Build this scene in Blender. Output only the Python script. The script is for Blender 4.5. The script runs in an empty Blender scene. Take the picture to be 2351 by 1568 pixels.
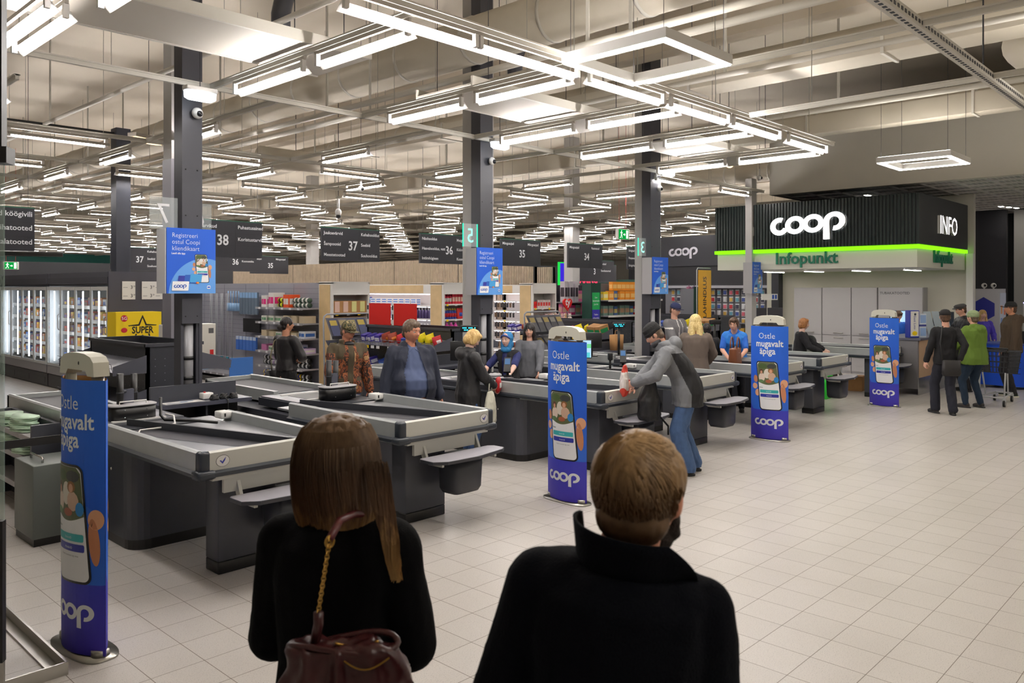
import bpy, bmesh, math, random
from mathutils import Vector as V, Matrix as M, noise
PI = math.pi
S = bpy.context.scene
COL = S.collection
random.seed(7)
# ---------------------------------------------------------------- camera, world, exposure
FP, CXP, HZP, CAMZ = 1847.0, 1175.5, 663.0, 2.1
cd = bpy.data.cameras.new('camera'); cam = bpy.data.objects.new('camera', cd); COL.objects.link(cam)
cam.location = (0, 0, CAMZ); cam.rotation_euler = (PI/2, 0, math.radians(43.53-90))
cd.sensor_width = 36; cd.sensor_fit = 'HORIZONTAL'; cd.lens = 36*FP/2351
cd.shift_y = -(784-HZP)/2351; cd.clip_end = 300; cd.clip_start = .05
S.camera = cam
w = bpy.data.worlds.new('world'); S.world = w; w.use_nodes = True
w.node_tree.nodes['Background'].inputs[0].default_value = (1, .96, .92, 1)
w.node_tree.nodes['Background'].inputs[1].default_value = .05
S.view_settings.view_transform = 'Standard'; S.view_settings.look = 'None'; S.view_settings.gamma = 1
S.view_settings.use_curve_mapping = False; S.view_settings.exposure = 0.42
cy = S.cycles
cy.max_bounces = 5; cy.diffuse_bounces = 3; cy.glossy_bounces = 3; cy.transmission_bounces = 3; cy.transparent_max_bounces = 6
cy.caustics_reflective = False; cy.caustics_refractive = False; cy.use_light_tree = True
cy.use_adaptive_sampling = True; cy.adaptive_threshold = .03; cy.sample_clamp_indirect = 4
cy.use_denoising = True
LAMP = 85.0      # brightness of the tubes
# ---------------------------------------------------------------- materials
def lin(c):
    return tuple((x/12.92 if x <= .04045 else ((x+.055)/1.055)**2.4) for x in c)
def rgb(r, g, b): return lin((r/255, g/255, b/255))
MATS = {}
def mat(name, col, rough=.5, metal=0, emit=0, ecol=None, var=0, vscale=8, bump=0, bscale=60, alpha=1, spec=.5, trans=0):
    if name in MATS: return MATS[name]
    m = bpy.data.materials.new(name); m.use_nodes = True; MATS[name] = m
    nt = m.node_tree; b = nt.nodes['Principled BSDF']; c = rgb(*col)
    b.inputs['Base Color'].default_value = (*c, 1); b.inputs['Roughness'].default_value = rough
    b.inputs['Metallic'].default_value = metal; b.inputs['Specular IOR Level'].default_value = spec
    b.inputs['Alpha'].default_value = alpha; b.inputs['Transmission Weight'].default_value = trans
    if emit:
        b.inputs['Emission Color'].default_value = (*(rgb(*ecol) if ecol else c), 1); b.inputs['Emission Strength'].default_value = emit
    tc = nt.nodes.new('ShaderNodeTexCoord')
    if var:
        n = nt.nodes.new('ShaderNodeTexNoise'); n.inputs['Scale'].default_value = vscale; n.inputs['Detail'].default_value = 4
        nt.links.new(tc.outputs['Object'], n.inputs['Vector'])
        r = nt.nodes.new('ShaderNodeValToRGB'); r.color_ramp.elements[0].position = .3; r.color_ramp.elements[1].position = .7
        r.color_ramp.elements[0].color = (*[x*(1-var) for x in c], 1); r.color_ramp.elements[1].color = (*[min(1, x*(1+var)) for x in c], 1)
        nt.links.new(n.outputs['Fac'], r.inputs[0]); nt.links.new(r.outputs[0], b.inputs['Base Color'])
    if bump:
        n = nt.nodes.new('ShaderNodeTexNoise'); n.inputs['Scale'].default_value = bscale; n.inputs['Detail'].default_value = 3
        nt.links.new(tc.outputs['Object'], n.inputs['Vector'])
        bp = nt.nodes.new('ShaderNodeBump'); bp.inputs['Strength'].default_value = bump; bp.inputs['Distance'].default_value = .01
        nt.links.new(n.outputs['Fac'], bp.inputs['Height']); nt.links.new(bp.outputs[0], b.inputs['Normal'])
    return m
def glow(name, col, strength):
    m = bpy.data.materials.new(name); m.use_nodes = True; nt = m.node_tree; MATS[name] = m
    nt.nodes.remove(nt.nodes['Principled BSDF']); e = nt.nodes.new('ShaderNodeEmission')
    e.inputs[0].default_value = (*rgb(*col), 1); e.inputs[1].default_value = strength
    nt.links.new(e.outputs[0], nt.nodes['Material Output'].inputs[0]); return m
def pick(name, cols, scale=1.0, kind='noise', stretch=(1, 1, 1), rough=.6, bump=0, metal=0):
    """material whose colour runs through several bands of a procedural texture"""
    m = bpy.data.materials.new(name); m.use_nodes = True; MATS[name] = m; nt = m.node_tree; b = nt.nodes['Principled BSDF']
    b.inputs['Roughness'].default_value = rough; b.inputs['Metallic'].default_value = metal
    tc = nt.nodes.new('ShaderNodeTexCoord'); mp = nt.nodes.new('ShaderNodeMapping'); mp.inputs['Scale'].default_value = stretch
    nt.links.new(tc.outputs['Object'], mp.inputs[0])
    if kind == 'noise':
        n = nt.nodes.new('ShaderNodeTexNoise'); n.inputs['Detail'].default_value = 3; out = n.outputs['Fac']
    elif kind == 'cells':
        n = nt.nodes.new('ShaderNodeTexVoronoi'); out = n.outputs['Color']
    else:
        n = nt.nodes.new('ShaderNodeTexWave'); n.bands_direction = kind; n.inputs['Distortion'].default_value = .0; out = n.outputs['Fac']
    n.inputs['Scale'].default_value = scale; nt.links.new(mp.outputs[0], n.inputs['Vector'])
    r = nt.nodes.new('ShaderNodeValToRGB'); cr = r.color_ramp; cr.interpolation = 'CONSTANT' if kind in ('noise', 'cells') and len(cols) > 2 else 'LINEAR'
    lo, hi = (.3, .7) if kind == 'noise' else (0, 1)
    for i, c in enumerate(cols):
        p = lo+(hi-lo)*i/len(cols) if cr.interpolation == 'CONSTANT' else lo+(hi-lo)*i/max(1, len(cols)-1)
        e = cr.elements[i] if i < 2 else cr.elements.new(p)
        e.position = p; e.color = (*rgb(*c), 1)
    nt.links.new(out, r.inputs[0]); nt.links.new(r.outputs[0], b.inputs['Base Color'])
    if bump:
        bp = nt.nodes.new('ShaderNodeBump'); bp.inputs['Strength'].default_value = bump; bp.inputs['Distance'].default_value = .01
        nt.links.new(out, bp.inputs['Height']); nt.links.new(bp.outputs[0], b.inputs['Normal'])
    return m
def C_(r, g, b, rough=.5):
    """plain coloured material made on demand"""
    return mat('col_%d_%d_%d_%d' % (r, g, b, int(rough*100)), (r, g, b), rough)
M_ = dict(
    tray=mat('brushed grey metal', (176, 180, 180), .38, .35, var=.04), traycream=mat('pale front rail', (198, 198, 190), .4, .2),
    bumper=mat('dark bumper rubber', (44, 50, 58), .35), dark=mat('anthracite panel', (66, 68, 76), .42, .1, var=.04), dark2=mat('dark grey panel', (52, 54, 61), .4),
    black=mat('black plastic', (16, 16, 18), .4), kick=mat('black kick plate', (14, 14, 15), .35), belt=mat('conveyor belt', (58, 58, 64), .55, var=.06, vscale=3),
    white=mat('white paint', (228, 226, 222), .5), offw=mat('off white plastic', (214, 212, 198), .4), steel=mat('brushed steel', (180, 178, 172), .28, .9),
    wood=mat('light birch', (208, 180, 134), .5, var=.08, vscale=5), shelf=mat('grey shelf metal', (160, 160, 166), .45, .2), lgrey=mat('light grey laminate', (172, 170, 172), .5),
    blue=mat('poster blue', (24, 92, 208), .5), blue2=mat('poster light blue', (98, 160, 232), .5), indigo=mat('poster indigo', (56, 48, 172), .5),
    wtext=mat('white lettering', (236, 238, 242), .5), skinp=mat('printed skin', (224, 166, 128), .5), teal=mat('printed teal', (58, 176, 180), .5),
    navyp=mat('printed navy', (44, 52, 156), .5), phone=mat('printed phone black', (18, 18, 20), .4), screenw=mat('printed white', (240, 240, 242), .5),
    sign=mat('sign board', (36, 37, 45), .5), signedge=mat('sign green edge', (10, 96, 74), .5), colm=mat('column grey', (64, 65, 73), .42, .15, var=.03, vscale=2),
    concrete=mat('painted concrete', (188, 186, 184), .7, var=.04, vscale=2), chrome=mat('chrome', (205, 205, 205), .12, 1), wire=mat('dark wire', (60, 62, 68), .4, .4),
    price=mat('price label', (225, 226, 230), .5), red=mat('red print', (206, 28, 30), .45), yellow=mat('yellow print', (244, 210, 16), .45), brown=mat('cardboard', (178, 132, 84), .8, var=.06),
    glass=mat('clear acrylic', (235, 245, 245), .05, alpha=.16), duct=mat('duct paint', (206, 198, 182), .6, var=.05, vscale=1.5), rail=mat('rail paint', (212, 208, 198), .5),
    refl=mat('luminaire white', (214, 212, 208), .35), lampg=mat('luminaire housing', (176, 170, 160), .5))
def translucent(name, col):
    m = bpy.data.materials.new(name); m.use_nodes = True; nt = m.node_tree; nt.nodes.remove(nt.nodes['Principled BSDF'])
    d = nt.nodes.new('ShaderNodeBsdfDiffuse'); t = nt.nodes.new('ShaderNodeBsdfTranslucent'); x = nt.nodes.new('ShaderNodeMixShader'); x.inputs[0].default_value = .5
    for q in (d, t): q.inputs[0].default_value = (*rgb(*col), 1)
    nt.links.new(d.outputs[0], x.inputs[1]); nt.links.new(t.outputs[0], x.inputs[2]); nt.links.new(x.outputs[0], nt.nodes['Material Output'].inputs[0]); MATS[name] = m; return m
WING = translucent('frosted reflector', (246, 244, 240))
TUBE = glow('fluorescent tube light', (255, 249, 245), LAMP)
LEDL = glow('led panel light', (255, 248, 238), 30)
EMG = glow('emergency lamp light', (236, 246, 255), 3.2)
WARM = glow('warm lamp light', (255, 214, 160), 2.5)
SIGNW = glow('lit white letters', (255, 248, 250), 4.5)
# ---------------------------------------------------------------- mesh builder
class MB:
    def __init__(s): s.v = []; s.f = []; s.m = []; s.mats = []; s.sm = []
    def mi(s, m):
        if m not in s.mats: s.mats.append(m)
        return s.mats.index(m)
    def add(s, vs, fs, m, smooth=False):
        o = len(s.v); s.v += [tuple(v) for v in vs]; k = s.mi(m)
        for f in fs: s.f.append([i+o for i in f]); s.m.append(k); s.sm.append(smooth)
        return s
    def box(s, x0, x1, y0, y1, z0, z1, m, T=None, bev=0):
        if bev:
            b = min(bev, (x1-x0)/2.01, (y1-y0)/2.01, (z1-z0)/2.01); bm = bmesh.new(); bmesh.ops.create_cube(bm, size=1)
            for v in bm.verts: v.co = V(((x0+x1)/2+v.co.x*(x1-x0), (y0+y1)/2+v.co.y*(y1-y0), (z0+z1)/2+v.co.z*(z1-z0)))
            bmesh.ops.bevel(bm, geom=list(bm.edges), offset=b, segments=2, affect='EDGES', profile=.5)
            vs = [T @ v.co if T else v.co.copy() for v in bm.verts]; bm.verts.index_update()
            s.add(vs, [[v.index for v in f.verts] for f in bm.faces], m, True); bm.free(); return s
        vs = [V((x, y, z)) for z in (z0, z1) for y in (y0, y1) for x in (x0, x1)]
        if T: vs = [T @ v for v in vs]
        return s.add(vs, [(0, 2, 3, 1), (4, 5, 7, 6), (0, 1, 5, 4), (2, 6, 7, 3), (0, 4, 6, 2), (1, 3, 7, 5)], m)
    def tube(s, pts, r, m, n=8, cap=True, closed=False):
        pts = [V(p) for p in pts]; k = len(pts); rs = r if isinstance(r, (list, tuple)) else [r]*k
        vs = []; up = None
        for i, p in enumerate(pts):
            a = pts[i-1] if (i > 0 or closed) else p; b = pts[(i+1) % k] if (i < k-1 or closed) else p
            t = (b-a).normalized()
            if up is None: up = V((0, 0, 1)) if abs(t.z) < .9 else V((1, 0, 0))
            sx = t.cross(up).normalized(); up = sx.cross(t).normalized()
            for j in range(n):
                an = 2*PI*j/n; vs.append(p+(sx*math.cos(an)+up*math.sin(an))*rs[i])
        fs = []
        for i in range(k if closed else k-1):
            for j in range(n):
                a, b = i*n+j, i*n+(j+1) % n; c, d = ((i+1) % k)*n+(j+1) % n, ((i+1) % k)*n+j; fs.append((a, b, c, d))
        if cap and not closed: fs += [tuple(range(n))[::-1], tuple(range((k-1)*n, k*n))]
        return s.add(vs, fs, m, n > 5)
    def cyl(s, p, r, z0, z1, m, n=20, r1=None):
        return s.tube([(p[0], p[1], z0), (p[0], p[1], z1)], [r, r if r1 is None else r1], m, n)
    def prism(s, pts, z0, z1, m):
        n = len(pts); vs = [(x, y, z0) for x, y in pts]+[(x, y, z1) for x, y in pts]
        return s.add(vs, [tuple(range(n))[::-1], tuple(range(n, 2*n))]+[(i, (i+1) % n, n+(i+1) % n, n+i) for i in range(n)], m)
    def ext(s, pts, f0, f1, m):
        """extrude the polygon pts through two placement functions"""
        n = len(pts); vs = [f0(*p) for p in pts]+[f1(*p) for p in pts]
        return s.add(vs, [tuple(range(n))[::-1], tuple(range(n, 2*n))]+[(i, (i+1) % n, n+(i+1) % n, n+i) for i in range(n)], m)
    def ell(s, c, r, m, nu=16, nv=10, T=None):
        vs = []; fs = []; c = V(c)
        if not isinstance(r, (tuple, list)): r = (r, r, r)
        for i in range(1, nv):
            ph = PI*i/nv
            for j in range(nu):
                th = 2*PI*j/nu; vs.append(V((r[0]*math.sin(ph)*math.cos(th), r[1]*math.sin(ph)*math.sin(th), r[2]*math.cos(ph))))
        vs += [V((0, 0, r[2])), V((0, 0, -r[2]))]
        for i in range(nv-2):
            for j in range(nu): fs.append((i*nu+j, (i+1)*nu+j, (i+1)*nu+(j+1) % nu, i*nu+(j+1) % nu))
        for j in range(nu): fs.append((len(vs)-2, j, (j+1) % nu)); fs.append((len(vs)-1, (nv-2)*nu+(j+1) % nu, (nv-2)*nu+j))
        return s.add([c+(T @ v if T else v) for v in vs], fs, m, True)
    def cone(s, p0, r0, p1, r1, m, n=12):
        s.ell(p0, r0, m, n, 8); s.ell(p1, r1, m, n, 8); return s.tube([p0, p1], [r0, r1], m, n)
    def loft(s, rings, m, n=24, pw=1.0):
        """rings: (centre, rx, ry[, rotation matrix]); closed solid"""
        vs = []
        for rg in rings:
            c, rx, ry = V(rg[0]), rg[1], rg[2]; R = rg[3] if len(rg) > 3 else None
            for j in range(n):
                a = 2*PI*j/n; ca, sa = math.cos(a), math.sin(a)
                v = V((rx*math.copysign(abs(ca)**pw, ca), ry*math.copysign(abs(sa)**pw, sa), 0)); vs.append(c+(R @ v if R else v))
        k = len(rings); fs = [(i*n+j, i*n+(j+1) % n, (i+1)*n+(j+1) % n, (i+1)*n+j) for i in range(k-1) for j in range(n)]
        fs += [tuple(range(n))[::-1], tuple(range((k-1)*n, k*n))]
        return s.add(vs, fs, m, True)
    def geo(s, g, f, m): return s.add([f(*p) for p in g[0]], g[1], m)
    def build(s, name, parent=None, loc=None, rot=None, tf=None):
        me = bpy.data.meshes.new(name); vs = [tf @ V(v) for v in s.v] if tf else s.v
        me.from_pydata(vs, [], s.f)
        for m in s.mats: me.materials.append(m)
        if s.f:
            me.polygons.foreach_set('material_index', s.m); me.polygons.foreach_set('use_smooth', s.sm)
        me.update(); o = bpy.data.objects.new(name, me); COL.objects.link(o)
        if loc is not None: o.location = loc
        if rot is not None: o.rotation_euler = (0, 0, rot)
        if parent is not None: o.parent = parent
        return o
def tag(o, label=None, cat=None, group=None, kind=None):
    for k, v in (('label', label), ('category', cat), ('group', group), ('kind', kind)):
        if v: o[k] = v
    return o
def thing(name, label, cat, loc=(0, 0, 0), rz=0, group=None):
    o = bpy.data.objects.new(name, None); COL.objects.link(o); o.location = loc; o.rotation_euler = (0, 0, rz); o.empty_display_size = .1
    return tag(o, label, cat, group)
CH = {}
def kids(o): return [c for c in o.children]
def dup(root, loc, rz=None, label=None, group=None):
    r = root.copy(); COL.objects.link(r); r.location = loc
    if rz is not None: r.rotation_euler = (0, 0, rz)
    if label: r['label'] = label
    if group: r['group'] = group
    if root not in CH: CH[root] = [(c, list(c.children)) for c in root.children]
    for ch, gs in CH[root]:
        c = ch.copy(); COL.objects.link(c); c.parent = r
        for g in gs:
            d = g.copy(); COL.objects.link(d); d.parent = c
    return r
def struct(o): o['kind'] = 'structure'; return o
# ---------------------------------------------------------------- lettering and marks
TC = {}
def text_geo(txt, size=1.0, bold=0.0, align='LEFT', width=1.0):
    k = (txt, bold, align, width)
    if k not in TC:
        cu = bpy.data.curves.new('t', 'FONT'); cu.body = txt; cu.size = 1; cu.align_x = align; cu.offset = bold; cu.resolution_u = 2; cu.fill_mode = 'FRONT'
        ob = bpy.data.objects.new('t', cu); COL.objects.link(ob)
        dg = bpy.context.evaluated_depsgraph_get(); me = bpy.data.meshes.new_from_object(ob.evaluated_get(dg))
        TC[k] = ([(v.co.x*width, v.co.y) for v in me.vertices], [tuple(p.vertices) for p in me.polygons])
        bpy.data.objects.remove(ob); bpy.data.meshes.remove(me); bpy.data.curves.remove(cu)
    g = TC[k]; return ([(x*size, y*size) for x, y in g[0]], g[1])
def solid(g, f, d0, d1):
    """turn flat lettering into raised letters; f(x, y, depth) places a point"""
    vs, fs = g; n = len(vs); ec = {}
    for q in fs:
        for i in range(len(q)):
            e = (q[i], q[(i+1) % len(q)]); ec[e] = 1
    side = [(a, b, b+n, a+n) for a, b in ec if (b, a) not in ec]
    return [f(x, y, d0) for x, y in vs]+[f(x, y, d1) for x, y in vs], [tuple(i+n for i in q) for q in fs], side
def ringpts(cx, cy, ro, ri, a0, a1, n=28, tilt=0):
    out = []; ct, st = math.cos(tilt), math.sin(tilt)
    vs = []
    for rr in (ro, ri):
        for i in range(n+1):
            a = a0+(a1-a0)*i/n; x, y = rr[0]*math.cos(a), rr[1]*math.sin(a); vs.append((cx+x*ct-y*st, cy+x*st+y*ct))
    fs = [(i, i+1, n+2+i, n+1+i) for i in range(n)]
    return vs, fs
def logo_geo(sz):
    """the four round joined letters, width about 3.4*sz"""
    V_, F_ = [], []
    def put(g):
        o = len(V_); V_.extend(g[0]); F_.extend([tuple(i+o for i in f) for f in g[1]])
    R = math.radians
    put(ringpts(.43, .02, (.43, .385), (.19, .185), R(60), R(330), tilt=R(8)))
    put(ringpts(1.135, .05, (.45, .385), (.215, .195), 0, 2*PI, tilt=R(8)))
    put(ringpts(1.93, .08, (.465, .39), (.235, .20), 0, 2*PI, tilt=R(8)))
    put(ringpts(2.84, .13, (.465, .39), (.215, .20), R(-105), R(184), tilt=R(8)))
    put(([(2.375, .10), (2.62, .13), (2.64, -.62), (2.375, -.62)], [(0, 3, 2, 1)]))
    return [((x)*sz, y*sz) for x, y in V_], F_
class Art:
    """flat printed artwork: polygons in s,t with a layer; mapped later on to a face"""
    def __init__(s): s.it = []
    def poly(s, pts, m, ly): s.it.append((list(pts), [tuple(range(len(pts)))], m, ly)); return s
    def rr(s, x0, y0, x1, y1, r, m, ly, skew=0, n=5):
        pts = []
        for cx, cy, a0 in ((x1-r, y1-r, 0), (x0+r, y1-r, 90), (x0+r, y0+r, 180), (x1-r, y0+r, 270)):
            for i in range(n+1):
                a = math.radians(a0+90*i/n); pts.append((cx+r*math.cos(a), cy+r*math.sin(a)))
        ym = (y0+y1)/2; pts = [(x+skew*(y-ym), y) for x, y in pts]
        return s.poly(pts, m, ly)
    def ov(s, cx, cy, rx, ry, m, ly, tilt=0, n=20, a0=0, a1=360):
        t = math.radians(tilt); pts = []
        for i in range(n):
            a = math.radians(a0+(a1-a0)*i/(n if a1-a0 == 360 else n-1)); x, y = rx*math.cos(a), ry*math.sin(a)
            pts.append((cx+x*math.cos(t)-y*math.sin(t), cy+x*math.sin(t)+y*math.cos(t)))
        return s.poly(pts, m, ly)
    def geo(s, g, ox, oy, m, ly, shear=0): s.it.append(([(x+ox, y+oy+shear*x) for x, y in g[0]], list(g[1]), m, ly)); return s
    def text(s, t, x, y, size, m, ly, bold=0, align='LEFT', width=1): return s.geo(text_geo(t, size, bold, align, width), x, y, m, ly)
    def put(s, mb, f, cuts=(), eps=.0007):
        for pts, fs, m, ly in s.it:
            bm = bmesh.new(); vs = [bm.verts.new((x, y, 0)) for x, y in pts]
            for q in fs:
                try: bm.faces.new([vs[i] for i in q])
                except ValueError: pass
            for c in cuts: bmesh.ops.bisect_plane(bm, geom=list(bm.verts)+list(bm.edges)+list(bm.faces), plane_co=(c, 0, 0), plane_no=(1, 0, 0))
            bmesh.ops.triangulate(bm, faces=[q for q in bm.faces if len(q.verts) > 4])
            bm.verts.index_update()
            mb.add([f(v.co.x, v.co.y, (ly+1)*eps) for v in bm.verts], [[v.index for v in q.verts] for q in bm.faces], m); bm.free()
def clip_circle_poly(cx, cy, r, x0, y0, x1, y1, n=60):
    pts = []
    for i in range(n):
        a = 2*PI*i/n; pts.append((min(x1, max(x0, cx+r*math.cos(a))), min(y1, max(y0, cy+r*math.sin(a)))))
    return pts
def phone_art(A, cx, cy, h, ly=2):
    """hand holding a phone with a generic market photo, two buttons and small print"""
    k = h; w = .45*h; sk = -.09
    def X(x, y): return cx+x*k+sk*y*k
    sd = C_(196, 130, 92)
    for (x, y, rx, ry, t) in ((-.27, .13, .05, .075, 8), (-.30, -.02, .06, .06, 0), (-.25, -.15, .055, .07, -5), (.30, .05, .065, .085, 0), (.27, -.14, .045, .2, 5)):
        A.ov(X(x, y), cy+y*k, rx*k, ry*k, M_['skinp'] if rx > .05 else sd, ly, t)
    A.rr(cx-w/2, cy-h/2, cx+w/2, cy+h/2, .07*h, M_['phone'], ly+1, sk)
    a, b = cx-w/2+.02*h, cx+w/2-.02*h
    A.rr(a, cy-h/2+.02*h, b, cy+h/2-.02*h, .055*h, M_['screenw'], ly+2, sk)
    top = cy+h/2-.022*h; pts = [(a+.05*h, top), (a+.005*h, top-.05*h)]
    for i in range(13):
        t = i/12; pts.append((a+(b-a)*t, cy+.07*h-.05*h*math.sin(PI*t)-.0*h))
    pts += [(b-.005*h, top-.05*h), (b-.05*h, top)]
    A.poly([(x+sk*(y-cy), y) for x, y in pts], C_(92, 100, 66), ly+3)
    def F(x, y, rx, ry, c, l=4, t=0): A.ov(X(x, y), cy+y*k, rx*k, ry*k, C_(*c), ly+l, t, 12)
    F(-.08, .40, .10, .05, (70, 92, 48)); F(.10, .40, .09, .05, (58, 62, 60)); F(0, .25, .07, .10, (222, 214, 200)); F(-.12, .17, .07, .09, (226, 206, 190), 5)
    F(-.12, .29, .04, .05, (92, 58, 40), 5); F(-.12, .275, .024, .032, (208, 156, 126), 6); F(.08, .31, .055, .05, (142, 96, 52), 5); F(.08, .30, .03, .038, (214, 160, 128), 6)
    F(.09, .19, .075, .085, (206, 172, 148), 5, 10); F(-.14, .09, .06, .035, (96, 128, 84), 6); F(.02, .095, .065, .035, (166, 92, 62), 7); F(.17, .13, .045, .06, (40, 132, 200), 7)
    for y, m in ((-.115, M_['teal']), (-.20, M_['navyp'])): A.rr(X(-.185, y), cy+(y-.032)*k, X(.185, y), cy+(y+.032)*k, .015*k, m, ly+4)
    A.text('Sisene', X(-.19, -.03), cy-.045*k, .03*k, M_['phone'], ly+4, .01)
    A.text('Smart-ID', X(0, -.12), cy-.127*k, .028*k, M_['wtext'], ly+5, 0, 'CENTER'); A.text('Mobiil-ID', X(0, -.2), cy-.212*k, .028*k, M_['wtext'], ly+5, 0, 'CENTER')
    A.text('Konto loomiseks logi sisse', X(0, -.27), cy-.275*k, .022*k, C_(120, 120, 124), ly+4, 0, 'CENTER')
# ================================================================ the setting
def floor_material():
    m = bpy.data.materials.new('speckled floor tiles'); m.use_nodes = True; nt = m.node_tree; N = nt.nodes; L = nt.links; b = N['Principled BSDF']
    tc = N.new('ShaderNodeTexCoord'); mp = N.new('ShaderNodeMapping'); mp.inputs['Location'].default_value = (-.0, -.08, 0); L.new(tc.outputs['Object'], mp.inputs[0])
    br = N.new('ShaderNodeTexBrick'); br.offset = 0; br.inputs['Scale'].default_value = 1; br.inputs['Brick Width'].default_value = .3; br.inputs['Row Height'].default_value = .308
    br.inputs['Mortar Size'].default_value = .0026; br.inputs['Mortar Smooth'].default_value = .4
    br.inputs['Color1'].default_value = (*rgb(209, 203, 197), 1); br.inputs['Color2'].default_value = (*rgb(204, 198, 192), 1); br.inputs['Mortar'].default_value = (*rgb(112, 98, 86), 1)
    L.new(mp.outputs[0], br.inputs['Vector'])
    n = N.new('ShaderNodeTexNoise'); n.inputs['Scale'].default_value = 170; n.inputs['Detail'].default_value = 3; L.new(tc.outputs['Object'], n.inputs['Vector'])
    r = N.new('ShaderNodeValToRGB'); r.color_ramp.elements[0].position = .33; r.color_ramp.elements[0].color = (.62, .61, .62, 1); r.color_ramp.elements[1].position = .43; r.color_ramp.elements[1].color = (1, 1, 1, 1)
    L.new(n.outputs['Fac'], r.inputs[0])
    n2 = N.new('ShaderNodeTexNoise'); n2.inputs['Scale'].default_value = .8; n2.inputs['Detail'].default_value = 5; L.new(tc.outputs['Object'], n2.inputs['Vector'])
    r2 = N.new('ShaderNodeValToRGB'); r2.color_ramp.elements[0].position = .3; r2.color_ramp.elements[0].color = (.92, .92, .91, 1); r2.color_ramp.elements[1].position = .6; r2.color_ramp.elements[1].color = (1, 1, 1, 1)
    L.new(n2.outputs['Fac'], r2.inputs[0])
    m1 = N.new('ShaderNodeMix'); m1.data_type = 'RGBA'; m1.blend_type = 'MULTIPLY'; m1.inputs[0].default_value = 1; L.new(br.outputs['Color'], m1.inputs[6]); L.new(r.outputs[0], m1.inputs[7])
    m2 = N.new('ShaderNodeMix'); m2.data_type = 'RGBA'; m2.blend_type = 'MULTIPLY'; m2.inputs[0].default_value = 1; L.new(m1.outputs[2], m2.inputs[6]); L.new(r2.outputs[0], m2.inputs[7])
    L.new(m2.outputs[2], b.inputs['Base Color']); b.inputs['Roughness'].default_value = .34; b.inputs['Specular IOR Level'].default_value = .45
    return m
CEILM = mat('ceiling paint', (232, 222, 206), .8, var=.03, vscale=.6)
WALLM = mat('wall paint', (208, 204, 194), .7, var=.02, vscale=1)
DKW = mat('dark wall cladding', (40, 40, 46), .5)
struct(MB().box(-6, 52, -5, 58, -.12, 0, floor_material()).build('floor'))
mb = MB().box(-6, 52, -5, 58, 7.0, 7.15, CEILM)
struct(mb.build('ceiling'))
# roof beams under the slab and joints between the slabs
for i, x in enumerate([3.3, 12.3, 21.3, 30.3, 39.3]):
    struct(MB().box(x, x+.4, -5, 58, 6.35, 6.999, CEILM).build('trim_%d' % (i+1)))
struct(MB().box(-6.2, 52, 58, 58.2, 0, 7, WALLM).build('wall_back'))
struct(MB().box(-6, 22, 57.9, 57.99, 0, 4.4, C_(24, 110, 104)).build('trim_8'))
struct(MB().box(52, 52.2, -5, 58, 0, 7, WALLM).build('wall_right'))
struct(MB().box(-6.2, -6, -5, 58, 0, 7, WALLM).build('wall_left'))
struct(MB().box(-6.2, 52, -5.2, -5, 0, 7, WALLM).build('wall_rear'))
# bulkhead and the lower open-grid ceiling on the right
struct(MB().box(17.5, 17.7, -4.9, 8.45, 4.25, 5.6, WALLM).build('wall_bulkhead'))
struct(MB().box(17.7, 33, 8.3, 8.45, 4.25, 5.6, WALLM).build('wall_bulkhead_side'))
g = pick('open cell grid', [(176, 174, 168), (120, 118, 114)], 1, 'cells', (9, 9, 9), .6)
def grid_material():
    m = bpy.data.materials.new('open grid tiles'); m.use_nodes = True; nt = m.node_tree; N = nt.nodes; L = nt.links; b = N['Principled BSDF']
    tc = N.new('ShaderNodeTexCoord'); br = N.new('ShaderNodeTexBrick'); br.offset = 0; br.inputs['Scale'].default_value = 1
    br.inputs['Brick Width'].default_value = .6; br.inputs['Row Height'].default_value = .1; br.inputs['Mortar Size'].default_value = .012
    br.inputs['Color1'].default_value = (*rgb(168, 166, 162), 1); br.inputs['Color2'].default_value = (*rgb(148, 146, 142), 1); br.inputs['Mortar'].default_value = (*rgb(206, 204, 198), 1)
    L.new(tc.outputs['Object'], br.inputs['Vector']); L.new(br.outputs[0], b.inputs['Base Color']); b.inputs['Roughness'].default_value = .6; return m
struct(MB().box(17.7, 33, -4.9, 8.3, 4.28, 4.34, grid_material()).build('ceiling_grid'))
gm = MB()
for i in range(26): gm.box(17.7+i*.6, 17.725+i*.6, -4.9, 8.3, 4.25, 4.279, M_['refl'])
for j in range(22): gm.box(17.7, 33, -4.9+j*.6, -4.875+j*.6, 4.252, 4.279, M_['refl'])
struct(gm.build('trim_6'))
struct(MB().box(27.5, 27.7, -4.9, 3.2, 0, 4.25, mat('grey wall', (150, 148, 144), .7)).build('wall_far_right'))
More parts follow.
